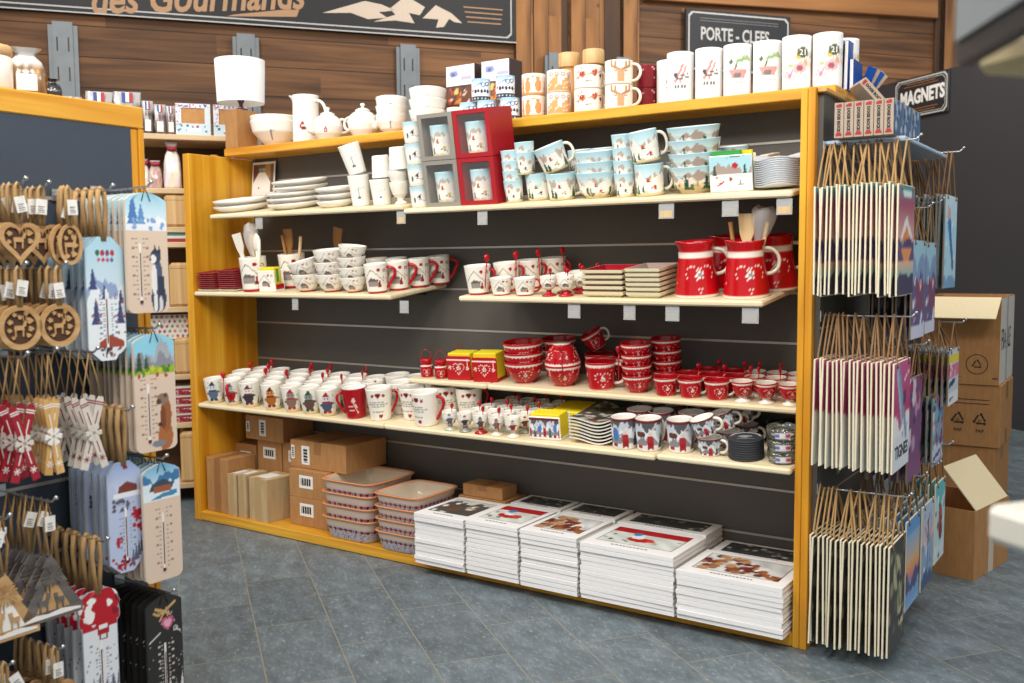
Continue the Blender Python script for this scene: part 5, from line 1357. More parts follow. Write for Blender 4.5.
def s_teal(x, y): return Pic(x, y, '4ab4c0').ridge(.78, .2, 1.2, 3, 'b8dce4').ell(.32, .5, .12, .22, 'b04a38').ell(.36, .36, .1, .12, '7a2c28').ridge(.22, .1, 1.4, 6, 'd0e4ea').specks(10, 3, .05, ['2a5a78', 'e8f0f0', '3a4858'], 0, .7, .05, .8).c
def s_blue(x, y): return Pic(x, y, 'b4dcec').grad(.6, 1, 'a8dcf0', 'cfe8f2').line(.2, .74, .5, .3, .06, '3f88c8').line(.3, .8, .42, .36, .03, '2a5a9a').ell(.5, .26, .07, .07, '5a6a8a').ell(.25, .8, .1, .06, 'e0a8a0').ridge(.12, .05, 2, 3, '7aa6c8').specks(8, 5, .03, ['f2f6f8', '3a6aa8'], .05, .65, .1, .9).c
def s_town(x, y): return Pic(x, y, '9cc8d8').ridge(.82, .16, 1.5, 3, '7f9cc0').ridge(.6, .16, 2, 6, '5f5a88').ell(.34, .4, .2, .16, '7a4a6a').specks(20, 3, .05, ['b88aa0', '4a4a78', 'd8d8e4', '8a3a4a'], 0, .7, .12, .6).rect(-1, 2, 0, .14, 'cfd2e4').c
def s_yel(x, y): return Pic(x, y, 'c8d4de').rect(-1, 2, .74, .9, 'e8d23c').rect(-1, 2, .5, .72, 'd87a98').specks(12, 4, .05, ['b03a5a', 'f0f0f0'], 0, .8, .5, .74).line(.1, .36, .6, .42, .05, '3a4450').rect(-1, 2, 0, .22, 'e8eaec').line(.15, .1, .5, .12, .02, '5a6470').c
def s_lil(x, y): return Pic(x, y, '8fa0c0').specks(36, 9, .09, ['6ac0c4', '4a5078', 'b87a98', 'd8dce8', '8a4a60', '5f8ac0'], 0, .8, .25, 1).rect(-1, 2, .03, .24, 'c8d0e4').line(.1, .1, .6, .16, .03, '4a5078').c
def s_vin(x, y): return Pic(x, y, '7a4a78').specks(26, 5, .08, ['b890b0', '4a3a60', 'd8c8d8', '9a3a58'], 0, .7, 0, 1).c


def sign_proto(w, h, pic, rope, rh, rcol, thick=.0055, edge=None, letter=None):
    """hangs from the top of its rope: origin = rope's top, board in the YZ plane, picture towards +X"""
    ps = [('board', MB().box(0, thick, -w / 2, w / 2, -rh - h, -rh, b=.0012).mesh('board', edge or CREAMB)),
          ('picture', MB().sheet(w - .004, h - .004, 22, 34, pic, Matrix(((0, 0, 1, thick + .0004), (1, 0, 0, -w / 2 + .002), (0, 1, 0, -rh - h + .002), (0, 0, 0, 1)))).mesh('picture', PRINT)),
          ('rope', [MB().tube([(thick + .003, -w * .34, -rh - .016), (thick * .5, -w * .34, -rh + .006), (thick * .5 + ox * .45, -w * .2, -rh * .5), (thick * .5 + ox, -.008, -.004), (thick * .5 + ox, 0, .003), (thick * .5 + ox, .008, -.004), (thick * .5 + ox * .45, w * .2, -rh * .5), (thick * .5, w * .34, -rh + .006), (thick + .003, w * .34, -rh - .016)], .003, 6).mesh('rope', rcol) for ox in (0, -.022, -.034, -.012, .012)])]
    if letter: ps.append(('lettering', letter))
    return Proto('hanging_sign', 'sign', ps)


def hook(y, z, L, lb):
    mb = MB().tube([(.019, y, z), (L * .5, y, z), (L, y, z + .002), (L + .012, y, z + .014)], .0028, 8).tube([(L + .012, y - .004, z + .014), (L + .012, y + .004, z + .014)], .005, 8)
    mb.box(.0165, .0195, y - .016, y + .016, z - .02, z + .014)
    thing('display_hook', lb, 'hook', T(0, 0, 0), 'wire display hooks', mb.mesh('display_hook', STEEL))


BRD = mat('grey_brown_board_edge', '8a7a68', .7, 0, .1)
def bundle_signs(nm, y, ztop, w, h, n, x0, x1, pic, rcol=JUTE, rh=.13, edge=None, letter=None, hooklb=None, wob=1.2, seed=1):
    pr = sign_proto(w, h, pic, True, rh, rcol, edge=edge, letter=letter); q = random.Random(seed)
    ropes = pr.parts[2][1]; pr.parts[2] = ('rope', ropes[0]); NR = len(ropes)
    plain = [Proto(pr.name, pr.cat, pr.parts[:2] + [('rope', r)]) for r in ropes]
    z = ztop + rh
    hook(y, z, x1 + .025, 'wire hook carrying ' + nm)
    for k in range(n):
        x = x0 + (x1 - x0) * k / (n - 1) - .003
        top = k == n - 1
        f = '%s from the front' % ORD[n - 1 - k] if n - 1 - k else 'front one'
        M = T(x, y + (0 if top else q.uniform(-.004, .004)), z + (0 if top else q.uniform(-.005, .006))) @ RY(0 if top else q.uniform(-wob, wob)) @ RX(q.uniform(-.6, .6))
        (pr if top else plain[(0 if k < 3 else q.randrange(NR)) if k < n - 2 else q.randrange(4)]).put('hanging sign, %s of %s' % (f, nm), M, 'signs of ' + nm)


DKC = mat('dark_lettering', '34343c', .6)
tl = text_mesh('TIGNES', .052, Matrix(((0, 0, 1, .0062), (1, 0, 0, -.082), (0, 1, 0, -.13 - .287), (0, 0, 0, 1))), DKC, .0003, .0016, 0, 'LEFT', .98)
bundle_signs('the top front sign bundle beside the post', .045, 1.447, .215, .322, 20, .02, .256, s_peak, seed=3)
bundle_signs('the middle front sign bundle lettered TIGNES', .045, .93, .215, .326, 19, .03, .256, s_tig, letter=tl, seed=5, rcol=JUTED)
bundle_signs('the lowest front sign bundle beside the post', .045, .388, .215, .335, 19, .024, .256, s_dark, seed=8)
bundle_signs('the second column bundle behind the mountain signs', .275, 1.29, .2, .31, 8, .12, .25, s_town, JUTED, edge=BRD, seed=2, rh=.1)
bundle_signs('the third column bundle with the narrow town picture', .46, 1.285, .17, .3, 9, .1, .25, s_town, JUTED, edge=BRD, seed=4)
bundle_signs('the furthest top bundle with the pale blue picture', .735, 1.452, .23, .325, 14, .08, .262, s_blue, JUTED, edge=BRD, seed=6, rh=.15)
bundle_signs('the second column bundle behind the TIGNES signs', .275, .86, .2, .33, 7, .12, .25, s_vin, JUTED, edge=BRD, seed=9, rh=.1)
bundle_signs('the third column bundle with the lilac picture', .63, .755, .2, .24, 8, .13, .256, s_lil, JUTED, edge=BRD, seed=12, rh=.15)
bundle_signs('the furthest middle bundle with yellow and pink pictures', .735, .915, .2, .2, 11, .09, .285, s_yel, JUTED, edge=BRD, seed=14, rh=.09)
bundle_signs('the second column bundle with the sunset picture', .265, .41, .205, .29, 8, .1, .256, s_sunset, JUTED, seed=15)
bundle_signs('the third column bundle with the icy blue picture', .505, .405, .2, .29, 7, .12, .256, s_ice, JUTED, seed=17)
bundle_signs('the furthest low bundle with the teal picture', .71, .44, .18, .29, 6, .14, .258, s_teal, JUTED, seed=18)

# ------------------------------------------------------------------ cartons on the floor at the right
CREAMF = mat('pale_carton_inside', 'e0cfa8', .8, 0, .05)
def recycle(mb, cx, cz, r, y, mi=0):
    for k in range(3):
        a = PI / 2 + 2 * PI * k / 3; b = a + 2 * PI / 3
        p, q = (cx + r * math.cos(a), cz + r * math.sin(a)), (cx + r * math.cos(b), cz + r * math.sin(b))
        p2 = (p[0] + (q[0] - p[0]) * .22, p[1] + (q[1] - p[1]) * .22); q2 = (p[0] + (q[0] - p[0]) * .8, p[1] + (q[1] - p[1]) * .8)
        d = (q[0] - p[0], q[1] - p[1]); L = math.hypot(*d); nx, nz = -d[1] / L * r * .12, d[0] / L * r * .12
        mb.add([(p2[0] - nx, y, p2[1] - nz), (q2[0] - nx, y, q2[1] - nz), (q2[0] + nx, y, q2[1] + nz), (p2[0] + nx, y, p2[1] + nz)], [(0, 1, 2, 3)])
        e = (q2[0] + d[0] * .18, q2[1] + d[1] * .18); mb.add([(q2[0] - nx * 2.4, y, q2[1] - nz * 2.4), (e[0], y, e[1]), (q2[0] + nx * 2.4, y, q2[1] + nz * 2.4)], [(0, 1, 2)])
    return mb


def open_carton(w, d, h, flaps, m=KRAFT):
    """origin at the front right bottom corner; x from -w to 0, y back to d"""
    t = .005
    mb = MB().box(-w, 0, 0, d, 0, t).box(-w, 0, 0, t, t, h).box(-w, 0, d - t, d, t, h).box(-w, -w + t, t, d - t, t, h).box(-t, 0, t, d - t, t, h)
    ps = [('carton', mb.mesh('carton', m))]
    for (fw, fd, M) in flaps: ps.append(('flap', MB().box(0, fw, 0, fd, 0, .004, 0).mesh('flap', CREAMF), M))
    return ps


ps = open_carton(.3, .36, .27, [(.14, .34, T(-.003, .01, .268) @ RY(-140)), (.14, .34, T(-.297, .35, .268) @ RZ(180) @ RY(-70))])
fl_ = ps[1]; ps[1] = ('flap', MB().box(-.28, 0, 0, .004, 0, .17).mesh('flap', CREAMF), T(-.003, .34, .268) @ RX(12))
ps.append(('packing_tape', MB().box(.0002, .0012, .15, .2, .0, .27).mesh('packing_tape', mat('clear_tape', 'cfc2b0', .2))))
ps = [ps[0], ('flap', MB().box(0, .004, 0, .33, 0, .2).mesh('flap', CREAMF), T(-.004, .015, .269) @ RY(-40)), ps[3]]
Proto('open_carton', 'box', ps).put('open brown carton with a raised pale flap on the floor behind the hanging signs', T(.335, 1.0, .0005) @ RZ(-12))
SX, SY = .262, 2.24
def stackbox(w, d, h, extra=()):
    return [('carton', MB().box(-w, 0, 0, d, 0, h, b=.003).mesh('carton', KRAFT)), ('packing_tape', MB().box(.0002, .001, d * .42, d * .56, h * .72, h).box(.0002, .001, d * .42, d * .56, 0, h * .22).mesh('packing_tape', TAPE))] + list(extra)
def t_front(s, size, x, z): return ('lettering', text_mesh(s, size, T(x, -.0005, z) @ RX(90), INK, .0003, .0005))
Proto('carton', 'box', stackbox(.34, .42, .3, [t_front('21', .03, -.11, .14)])).put('lowest brown carton of the tall pile by the dark wall', T(SX - .02, SY, .0005) @ RZ(-2), 'piled cartons')
mk, mkb = [recycle(MB(), x, .135, .036, -.0008).mesh('recycling_mark', INK) for x in (-.19, -.09)]
Proto('carton', 'box', stackbox(.34, .46, .31, [('recycling_mark', mk), ('recycling_mark', mkb)] + [t_front('PAP', .022, -.208, .072), t_front('PAP', .022, -.108, .072), t_front('21', .018, -.2, .124), t_front('21', .018, -.1, .124)] + [('printed_lines', MB().box(-.26, -.05, -.0008, -.0001, .232, .236).box(-.26, -.05, -.0008, -.0001, .212, .216).mesh('printed_lines', INK))])).put('middle brown carton of the tall pile, with two printed recycling triangles', T(SX, SY - .01, .3018), 'piled cartons')
oc = open_carton(.36, .5, .43, [])
mk2 = recycle(MB(), -.1, .1, .026, -.0008); q = [( -.1 + .05 * math.cos(2 * PI * k / 40), .1 + .05 * math.sin(2 * PI * k / 40)) for k in range(40)]; q2_ = [(-.1 + .046 * math.cos(2 * PI * k / 40), .1 + .046 * math.sin(2 * PI * k / 40)) for k in range(40)]
mk2.ringprism(q, q2_, 0, .0006, M=RX(90)); mk2.box(-.23, -.17, -.0008, -.0001, .035, .038).box(-.03, -.005, -.0008, -.0001, .03, .036)
oc.append(('recycling_mark', mk2.mesh('recycling_mark', INK)))
oc.append(('front_flap', MB().box(-.36, 0, -.2, 0, -.004, 0).mesh('front_flap', CREAMF), T(0, 0, .43) @ RX(28)))
oc.append(('side_flap', MB().box(0, .24, 0, .5, -.004, 0).mesh('side_flap', CREAMF), T(0, 0, .43) @ RY(62)))
oc.append(('pale_side', MB().box(.0002, .001, .003, .497, .003, .425).mesh('pale_side', mat('pale_carton_side', 'c9c3b8', .7))))
oc.append(('lettering', text_mesh('FRAGILE', .15, Matrix(((0, 0, 1, .0014), (1, 0, 0, .03), (0, 1, 0, .17), (0, 0, 0, 1))) @ Matrix.Diagonal((.62, 1, 1, 1)), INK, .0003, 0, 0, 'LEFT', 1.)))
oc = [p for p in oc if p[0] != 'side_flap']
oc.append(('tape_strip', MB().box(.0015, .0025, .2, .25, .0, .43).mesh('tape_strip', mat('shiny_clear_tape', 'c4cdd6', .12))))
Proto('open_carton', 'box', oc).put('open carton marked FRAGILE on top of the tall pile, pale flap folded out', T(SX - .01, SY - .02, .6125) @ RZ(0), 'piled cartons')
cr = thing('plastic_crate', 'dark grey slotted plastic crate on the floor by the dark wall', 'crate', WM @ T(2.35, 3.35, .0005) @ RZ(4))
CRM = mat('dark_grey_plastic', '4a4e54', .5, 0, .05)
mb = MB()
for k in range(5): mb.box(0, .6, 0, .012, .02 + .075 * k, .065 + .075 * k)
mb.box(-.006, .606, -.004, .014, .36, .4).box(0, .012, .012, .4, 0, .38).box(.588, .6, .012, .4, 0, .38).box(0, .6, .388, .4, 0, .38).box(0, .6, 0, .4, 0, .015)
part('crate_body', mb.mesh('crate_body', CRM), cr)
mb = MB()
for x in (0, .14, .29, .44, .58): mb.box(x, x + .02, -.003, .013, .0, .36)
part('rib', mb.mesh('rib', CRM), cr)
# ------------------------------------------------------------------ left display stand with hanging souvenirs
PX, PY1, PY0, PZ = -1.37, -1.376, -2.75, 1.645
ls = thing('display_stand', 'pine framed display stand at the left, slate blue panel full of hanging souvenirs', 'display stand', T(PX - .25, -2.0, 0))
li = ls.matrix_world.inverted()
BLUEP = mat('slate_blue_panel', '39424f', .45, 0, .05, 8)
def lpart(n, mb, *m): return part(n, mb.mesh(n, *m), ls, li)
lpart('side_panel', MB().box(PX - .5, PX - .001, PY1 - .022, PY1 - .001, 0, 1.588, b=.002), PINE_Z)
lpart('edge_trim', MB().box(PX - .03, PX + .004, PY1 - .0005, PY1 + .016, 0, 1.588, b=.002), PINE_Z)
lpart('top_beam', MB().box(PX - .5, PX + .004, PY0, PY1 + .016, 1.5885, PZ, b=.003), wood('varnished_pine_beam', 'c9861c', 'e9b848', 'y', .3, 20, .05, .1, '7a430c'))
pp = lpart('slotted_panel', MB().box(PX - .015, PX, PY0, PY1 - .0225, .06, 1.588), BLUEP)
for z in (1.395, 1.215, 1.035, .875, .7, .525, .35, .18):
    part('slot_strip', MB().box(PX, PX + .003, PY0, PY1 - .023, z - .004, z + .004).mesh('slot_strip', ALU), pp, Matrix())
lpart('plinth', MB().box(PX - .5, PX - .01, PY0, PY1 - .0225, 0, .06), DARKP)


def lhook(y, z, L, lb, bar=False):
    mb = MB().tube([(PX + .0035, y, z), (PX + L * .5, y, z), (PX + L, y, z + .002), (PX + L + .014, y, z + .012)], .0026, 8)
    mb.tube([(PX + L + .014, y, z + .012), (PX + L + .02, y, z + .013)], .0048, 8); mb.box(PX + .0032, PX + .006, y - .014, y + .014, z - .014, z + .014)
    thing('display_hook', lb, 'hook', Matrix(), 'wire display hooks', mb.mesh('display_hook', STEEL))


YZ = Matrix(((0, 0, 1, 0), (1, 0, 0, 0), (0, 1, 0, 0), (0, 0, 0, 1)))     # local x -> +Y, y -> up, z -> +X


def outline(w, h, kind, n=26):
    """half width at height fraction v"""
    def hw(v):
        if kind == 'arch':
            if v > .93: return w / 2 * (1 - .75 * ((v - .93) / .07) ** 1.6)
            if v < .05: return w / 2 * (.72 + .28 * math.sqrt(max(0, 1 - ((.05 - v) / .05) ** 2)))
            return w / 2
        if kind == 'chamfer':
            if v > .9: return w / 2 * (1 - .62 * (v - .9) / .1)
            if v < .1: return w / 2 * (1 - .62 * (.1 - v) / .1)
            return w / 2
        if v > .8: return w / 2 * (1.06 + .07 * math.sin(v * 60) - .5 * max(0, v - .93) / .07)
        return w / 2 * (.93 if v < .72 else 1.08)
    return hw


def thermo_proto(w, h, kind, pic, jute, rh, edge, tx=0.):
    hw = outline(w, h, kind)
    vs_ = [i / 30 for i in range(31)]
    poly = [(hw(v), -rh - h + v * h) for v in vs_] + [(-hw(v), -rh - h + v * h) for v in vs_[::-1]]
    M = YZ
    mb = MB().prism(poly, 0, .006, M=M)
    mb2 = MB().sheet(w - .002, h, 44, 110, pic, YZ @ T(-w / 2 + .001, -rh - h, .0064), shape=lambda a, b: (w / 2 + (a / w - .5) * 2 * (hw(b / h) - .001), b, 0))
    YZ_ = YZ; YT = YZ @ T(tx, 0, 0)
    tube = MB().box(-.0028, .0028, -rh - h * .9, -rh - h * .42, .0068, .0078, M=YT).box(-.0012, .0012, -rh - h * .86, -rh - h * .5, .0079, .0088, 1, M=YT).box(-.0036, .0036, -rh - h * .92, -rh - h * .895, .0068, .009, 1, M=YT)
    ps = [('board', mb.mesh('board', edge)), ('picture', mb2.mesh('picture', PRINT)), ('glass_tube', tube.mesh('glass_tube', LABELW, mat('dark_red_liquid', '5a1c1c', .3)))]
    if jute:
        q = random.Random(int(w * 1e4)); mb = MB()
        for sgn in (-1, 1): mb.tube([(.003, sgn * .003, -rh - .01), (.003, sgn * .0085, -rh * .6), (.003, sgn * .011, -rh * .3), (.003, sgn * .006, .004)], .0058, 7)
        mb.tube([(.003, -.006, .003), (.0, 0, .009), (.003, .006, .003)], .0055, 7)
        ps.append(('jute_cord', mb.mesh('jute_cord', JUTE)))
    else:
        ps.append(('wire_loop', MB().tube([(.008, -.012, -rh - .02), (.006, -.004, -rh + .002), (.003, 0, .002), (.006, .004, -rh + .002), (.008, .012, -rh - .02)], .0011, 6).mesh('wire_loop', BLACKM)))
    return Proto('thermometer', 'thermometer', ps)


def scale_marks(p, x0, y0, y1, cols='6a6460', n=14):
    for k in range(n):
        y = y0 + (y1 - y0) * k / (n - 1); p.rect(x0 - .045, x0 - .025, y - .004, y + .004, cols).rect(x0 + .03, x0 + .05, y - .004, y + .004, cols)
        if k % 2: p.rect(x0 - .08, x0 - .055, y - .007, y + .007, cols).rect(x0 + .06, x0 + .085, y - .007, y + .007, cols)
    return p
PINKW = 'dcc6b2'
def th_snow(x, y):
    p = Pic(x, y, 'd8e6ee').grad(.55, 1, 'cfdfea', 'a8d2e4').ridge(.62, .12, 3, 5, '8fa4c8').ridge(.55, .1, 4, 2, 'e4ebf0')
    for k, c in enumerate(('2a6a4a', 'b02a44', '7a3a6a', 'b8323a')): p.ell(.11 + .045 * k, .87, .019, .025, c); p.ell(.12 + .04 * k, .815, .014, .016, ('c2507a', 'b8323a', 'c2507a', '4a6a8a')[k])
    for (a, b, s) in ((.06, .58, 1), (.08, .3, 1.2), (.3, .3, 1.1), (.16, .5, .7), (.31, .46, .7)): p.tree(a, b, .08 * s, .17 * s, '3c4a78')
    p.specks(22, 4, .012, ['b0405a', '4a5a80', '8a3a4a'], .04, .34, .14, .55); p.poly([(.1, .1), (.1, .15), (.2, .21), (.33, .15), (.33, .1)], '9a4634'); p.rect(.08, .34, .06, .1, 'dfe4e8').specks(14, 8, .016, ['4a4a5a', '8a4a40'], .08, .34, .03, .1)
    return scale_marks(p, .185, .2, .5, '7a8a9a')
def th_top(p, kind):
    if kind == 'husky':
        p.rect(-1, 2, .69, 2, 'b9dcee').grad(.8, 1, 'd2e8f2', '9ad2e6').ridge(.78, .06, 3, 4, 'eef3f6', .69); p.tree(.07, .72, .13, .26, '4a7cb8').tree(.15, .73, .1, .18, '5f90c8').rect(-1, 2, .69, .74, 'e8eef4').specks(10, 3, .02, ['7aa4d4'], .0, .36, .7, .78)
        p.ell(.3, .12, .075, .14, '39435a').ell(.29, .3, .055, .16, '4a5570').ell(.26, .28, .03, .13, 'e6e4e2').ell(.28, .47, .055, .06, '3a4258').ell(.255, .45, .03, .035, 'eceae8').poly([(.26, .5), (.27, .57), (.3, .51)], '2c3244').poly([(.3, .5), (.32, .57), (.335, .49)], '2c3244').ell(.225, .445, .012, .01, '201f22').ell(.27, .08, .02, .09, 'e4e2e0').ell(.32, .06, .02, .08, 'd4d2d2').rect(.3, .36, .14, .3, '2f384e')
    elif kind == 'marmot':
        p.rect(-1, 2, .66, 2, '8fd0e6').ridge(.86, .14, 3, 6, 'aab0b8', .66).ridge(.8, .1, 5, 2, '8a8f98', .66).rect(-1, 2, .655, .72, '9ab52e').specks(14, 2, .025, ['4a7a2c', 'c8c83a', '5f8a34'], 0, .36, .66, .72); p.tree(.05, .7, .07, .16, '2f4a34').tree(.12, .71, .06, .12, '35553c').specks(8, 5, .015, ['b8403a', 'd8d0c0'], 0, .36, .63, .66)
        p.ell(.29, .12, .075, .13, 'a8683a').ell(.3, .3, .055, .15, '9a5c34').ell(.27, .28, .03, .1, '7a4428').ell(.27, .44, .06, .05, '8a7464').ell(.23, .42, .025, .025, '4c3c34').ell(.3, .47, .02, .02, '5a4438').ell(.22, .06, .07, .03, '7a848c').ell(.24, .22, .025, .02, '4a3226')
    else:
        p.rect(-1, 2, .7, 2, 'cfe2ee').grad(.84, 1, 'b8d8ea', '6ab0d2').ridge(.9, .08, 3, 3, '3f78a8', .7).ridge(.82, .08, 3, 8, 'dbe8f0', .7).poly([(.06, .78), (.09, .84), (.2, .87), (.31, .82), (.28, .77)], '3c4a5a').rect(.1, .28, .75, .81, '9a5a40').rect(-1, 2, .7, .755, 'e2ecf2').poly([(.05, .7), (.2, .75), (.34, .76), (.34, .72)], '3f88b0')
    return p
def th_wood(kind): return lambda x, y: scale_marks(th_top(Pic(x, y, PINKW), kind), .13 if kind != 'chalet' else .19, .12, .62, '8a7064')
def th_winter(x, y):
    p = Pic(x, y, 'dde3ec').grad(.6, 1, 'e2e6ee', '8fa8d8').ridge(.8, .1, 3, 3, 'b8c4e0').poly([(.1, .72), (.12, .78), (.2, .82), (.3, .78), (.3, .72)], '7a3a30').rect(.06, .34, .68, .72, 'e8ecf2').specks(12, 3, .02, ['5a5a68'], .02, .2, .56, .66)
    p.specks(26, 7, .02, ['b02234', '8a1a2c'], .03, .3, .02, .16).specks(16, 9, .018, ['b02234'], .24, .34, .34, .64).heart(.3, .5, .04, 'b02234').ell(.09, .28, .02, .05, 'b02234').ell(.12, .3, .02, .03, 'b02234')
    for k in range(4): p.tree(.24 + .03 * k, .06 + .03 * k, .05, .14, '5a6070')
    p.rect(.16, .22, .93, .97, 'a02030')
    return scale_marks(p, .185, .2, .62, '7a8a9a')
def th_red(x, y):
    p = Pic(x, y, 'dfe2e8').rect(-1, 2, .72, 2, 'b51426').specks(12, 4, .035, ['f2efec', 'd84a58', '8a0f1c'], .0, .38, .74, 1).ell(.08, .8, .05, .05, 'f2efec').ell(.1, .92, .04, .03, 'f2efec').ridge(.74, .04, 3, 3, 'b51426', .68).rect(.14, .26, .62, .68, 'a81424').rect(.16, .24, .67, .7, 'e8e8ec').rect(.155, .245, .58, .62, '7a0f1c').rect(.17, .23, .59, .62, 'd8dce2')
    for k in range(6): p.tree(.02 + .065 * k, .1 + .03 * (k % 3), .07, .14, '5f6470')
    p.specks(14, 5, .01, ['7a8090'], .02, .36, .3, .56)
    return scale_marks(p, .19, .1, .48, '8a8f98')
def th_black(x, y):
    p = Pic(x, y, '2b2928').specks(40, 3, .006, ['d8d4d0'], .01, .37, .05, .9)
    p.line(.1, .9, .19, .86, .012, 'c8a46a').line(.3, .92, .19, .86, .012, 'c8a46a').line(.12, .84, .19, .86, .01, 'c8a46a').line(.19, .86, .14, .79, .01, 'c8a46a').line(.19, .86, .25, .82, .01, 'c8a46a').line(.08, .87, .12, .84, .01, 'c8a46a')
    p.heart(.22, .74, .055, 'c25a80').heart(.22, .74, .035, 'e8a8bc').line(.03, .62, .14, .68, .006, 'd8d4d0').line(.3, .68, .35, .64, .006, 'd8d4d0').ring(.3, .68, .02, .005, 'd8d4d0')
    for k in range(6): p.tree(.03 + .065 * k, .02 + .03 * (k % 2), .07, .2, 'd8d6d4' if k % 2 else '8a8886')
    return scale_marks(p, .19, .14, .56, 'c8c4c0')


GE = mat('grey_board_edge', '9aa0a4', .6, 0, .08); PE = mat('pale_wood_edge', 'd6c6b2', .6, 0, .06); BE = mat('black_board_edge', '1f1d1c', .5, 0, .1); BL = mat('pale_blue_edge', '8fa2b2', .5, 0, .1)
for (nm, Y, zt, w, h, kind, pic, jute, rh, n, edge) in (
        ('snowy village thermometers with coloured letters', -1.613, 1.298, .103, .292, 'chamfer', th_snow, True, .105, 6, BL),
        ('wooden husky thermometers', -1.51, 1.405, .118, .29, 'arch', th_wood('husky'), False, .012, 9, PE),
        ('wooden marmot thermometers', -1.502, 1.062, .118, .29, 'arch', th_wood('marmot'), False, .012, 8, PE),
        ('winter thermometers with red berries', -1.585, .757, .096, .272, 'chamfer', th_winter, True, .125, 6, GE),
        ('wooden chalet thermometers with a blue sky', -1.495, .738, .11, .295, 'arch', th_wood('chalet'), False, .012, 9, PE),
        ('red topped gondola thermometers', -1.665, .462, .1, .29, 'cap', th_red, True, .12, 5, GE),
        ('black thermometers with a pink heart', -1.488, .395, .108, .29, 'arch', th_black, False, .012, 7, BE)):
    pr = thermo_proto(w, h, kind, pic, jute, rh, edge, -.021 if edge is PE and 'chalet' not in nm else 0.); z = zt + rh; q = random.Random(n)
    lhook(Y, z, .215, 'wire hook carrying the ' + nm)
    for k in range(n):
        top = k == n - 1
        x = PX + .03 + (.17 - .02 * (edge is not PE)) * k / (n - 1)
        pr.put('%s of the %s' % (('%s from the front' % ORD[n - 1 - k]) if not top else 'front one', nm), T(x, Y + (0 if top else q.uniform(-.003, .003)), z) @ RY(0 if top else q.uniform(-.6, .6)) @ RX(0 if top else q.uniform(-.8, .8)), nm)


# laser cut hearts, ovals, rounds
def hpts(w, h, n=48):
    out = []
    for i in range(n):
        t = 2 * PI * i / n
        out.append((w / 2 * math.sin(t) ** 3, h * ((13 * math.cos(t) - 5 * math.cos(2 * t) - 2 * math.cos(3 * t) - math.cos(4 * t)) / 29 - .03)))
    return out
def epts(a, b, n=48): return [(a * math.sin(2 * PI * i / n), b * math.cos(2 * PI * i / n)) for i in range(n)]


def cut_proto(name, cat, out, inn, rh, topz, decor, rope=JUTE, tagc=False):
    """origin at the top of the cord; outline centred rh+topz below"""
    M = YZ @ T(0, -rh - topz, 0)
    mb = MB().ringprism(out, inn, 0, .004, M=M)
    q = random.Random(len(name) + len(decor))
    d = MB()
    for (kx, ky, r) in decor:
        pts = [(kx + r * (1 + .35 * math.sin(5 * a + kx * 90)) * math.cos(a), ky + r * .9 * (1 + .3 * math.cos(3 * a)) * math.sin(a)) for a in [2 * PI * i / 12 for i in range(12)]]
        d.prism(pts, .0005, .0035, M=M)
    # little stag in the middle
    d.box(-.014, .008, -.006, .004, .0004, .0036, M=M).box(-.013, -.010, -.02, -.006, .0004, .0036, M=M).box(.004, .007, -.02, -.006, .0004, .0036, M=M)
    d.prism([(.005, .002), (.012, .002), (.014, .014), (.009, .014)], .0004, .0036, M=M).box(.006, .0075, .014, .026, .0004, .0036, M=M).box(.013, .0145, .014, .026, .0004, .0036, M=M)
    ps = [('frame', mb.mesh('frame', LASER)), ('cut_figures', d.mesh('cut_figures', LASER)),
          ('backing', MB().prism([(x * 1.02, y * 1.02) for x, y in inn], -.0012, -.0002, M=M).mesh('backing', LASERD)),
          ('jute_cord', MB().tube([(.002, -.003, -rh - .004), (.002, -.0065, -rh * .6), (.002, -.005, -.004), (.0, 0, .004), (.002, .005, -.004), (.002, .0065, -rh * .6), (.002, .003, -rh - .004)], .0044, 7).mesh('jute_cord', rope))]
    return Proto(name, cat, ps)


def tagged(o, M):
    mb = MB().box(0, .0008, -.012, .012, -.034, 0).box(.0009, .0013, -.007, .007, -.03, -.029, 1).box(.0009, .0013, -.007, .007, -.026, -.0245, 1).box(.0009, .0013, -.007, .004, -.0215, -.0205, 1).box(.0009, .0013, -.007, .006, -.0175, -.016, 1)
    part('price_tag', mb.mesh('price_tag', LABELW, INK), o, M)


def hang_run(pr, nm, Y, zhook, n, x0=.04, x1=.2, rz=0, lean=0, hook=True, tags=True, grp=None):
    q = random.Random(n * 3 + int(abs(Y) * 100))
    if hook: lhook(Y, zhook, x1 + .02, 'wire hook carrying ' + nm)
    for k in range(n):
        top = k == n - 1
        o = pr.put('%s of %s' % (('%s from the front' % ORD[n - 1 - k]) if not top else 'front one', nm), T(PX + x0 + (x1 - x0) * k / max(1, n - 1), Y + (0 if top else q.uniform(-.003, .003)), zhook) @ RZ(rz) @ RX(lean + (0 if top else q.uniform(-5, 5))), grp or nm)
        if tags and k >= n - 3: tagged(o, T(.012, q.uniform(-.014, .014), -.022 - .014 * q.random()) @ RX(q.uniform(-25, 25)))


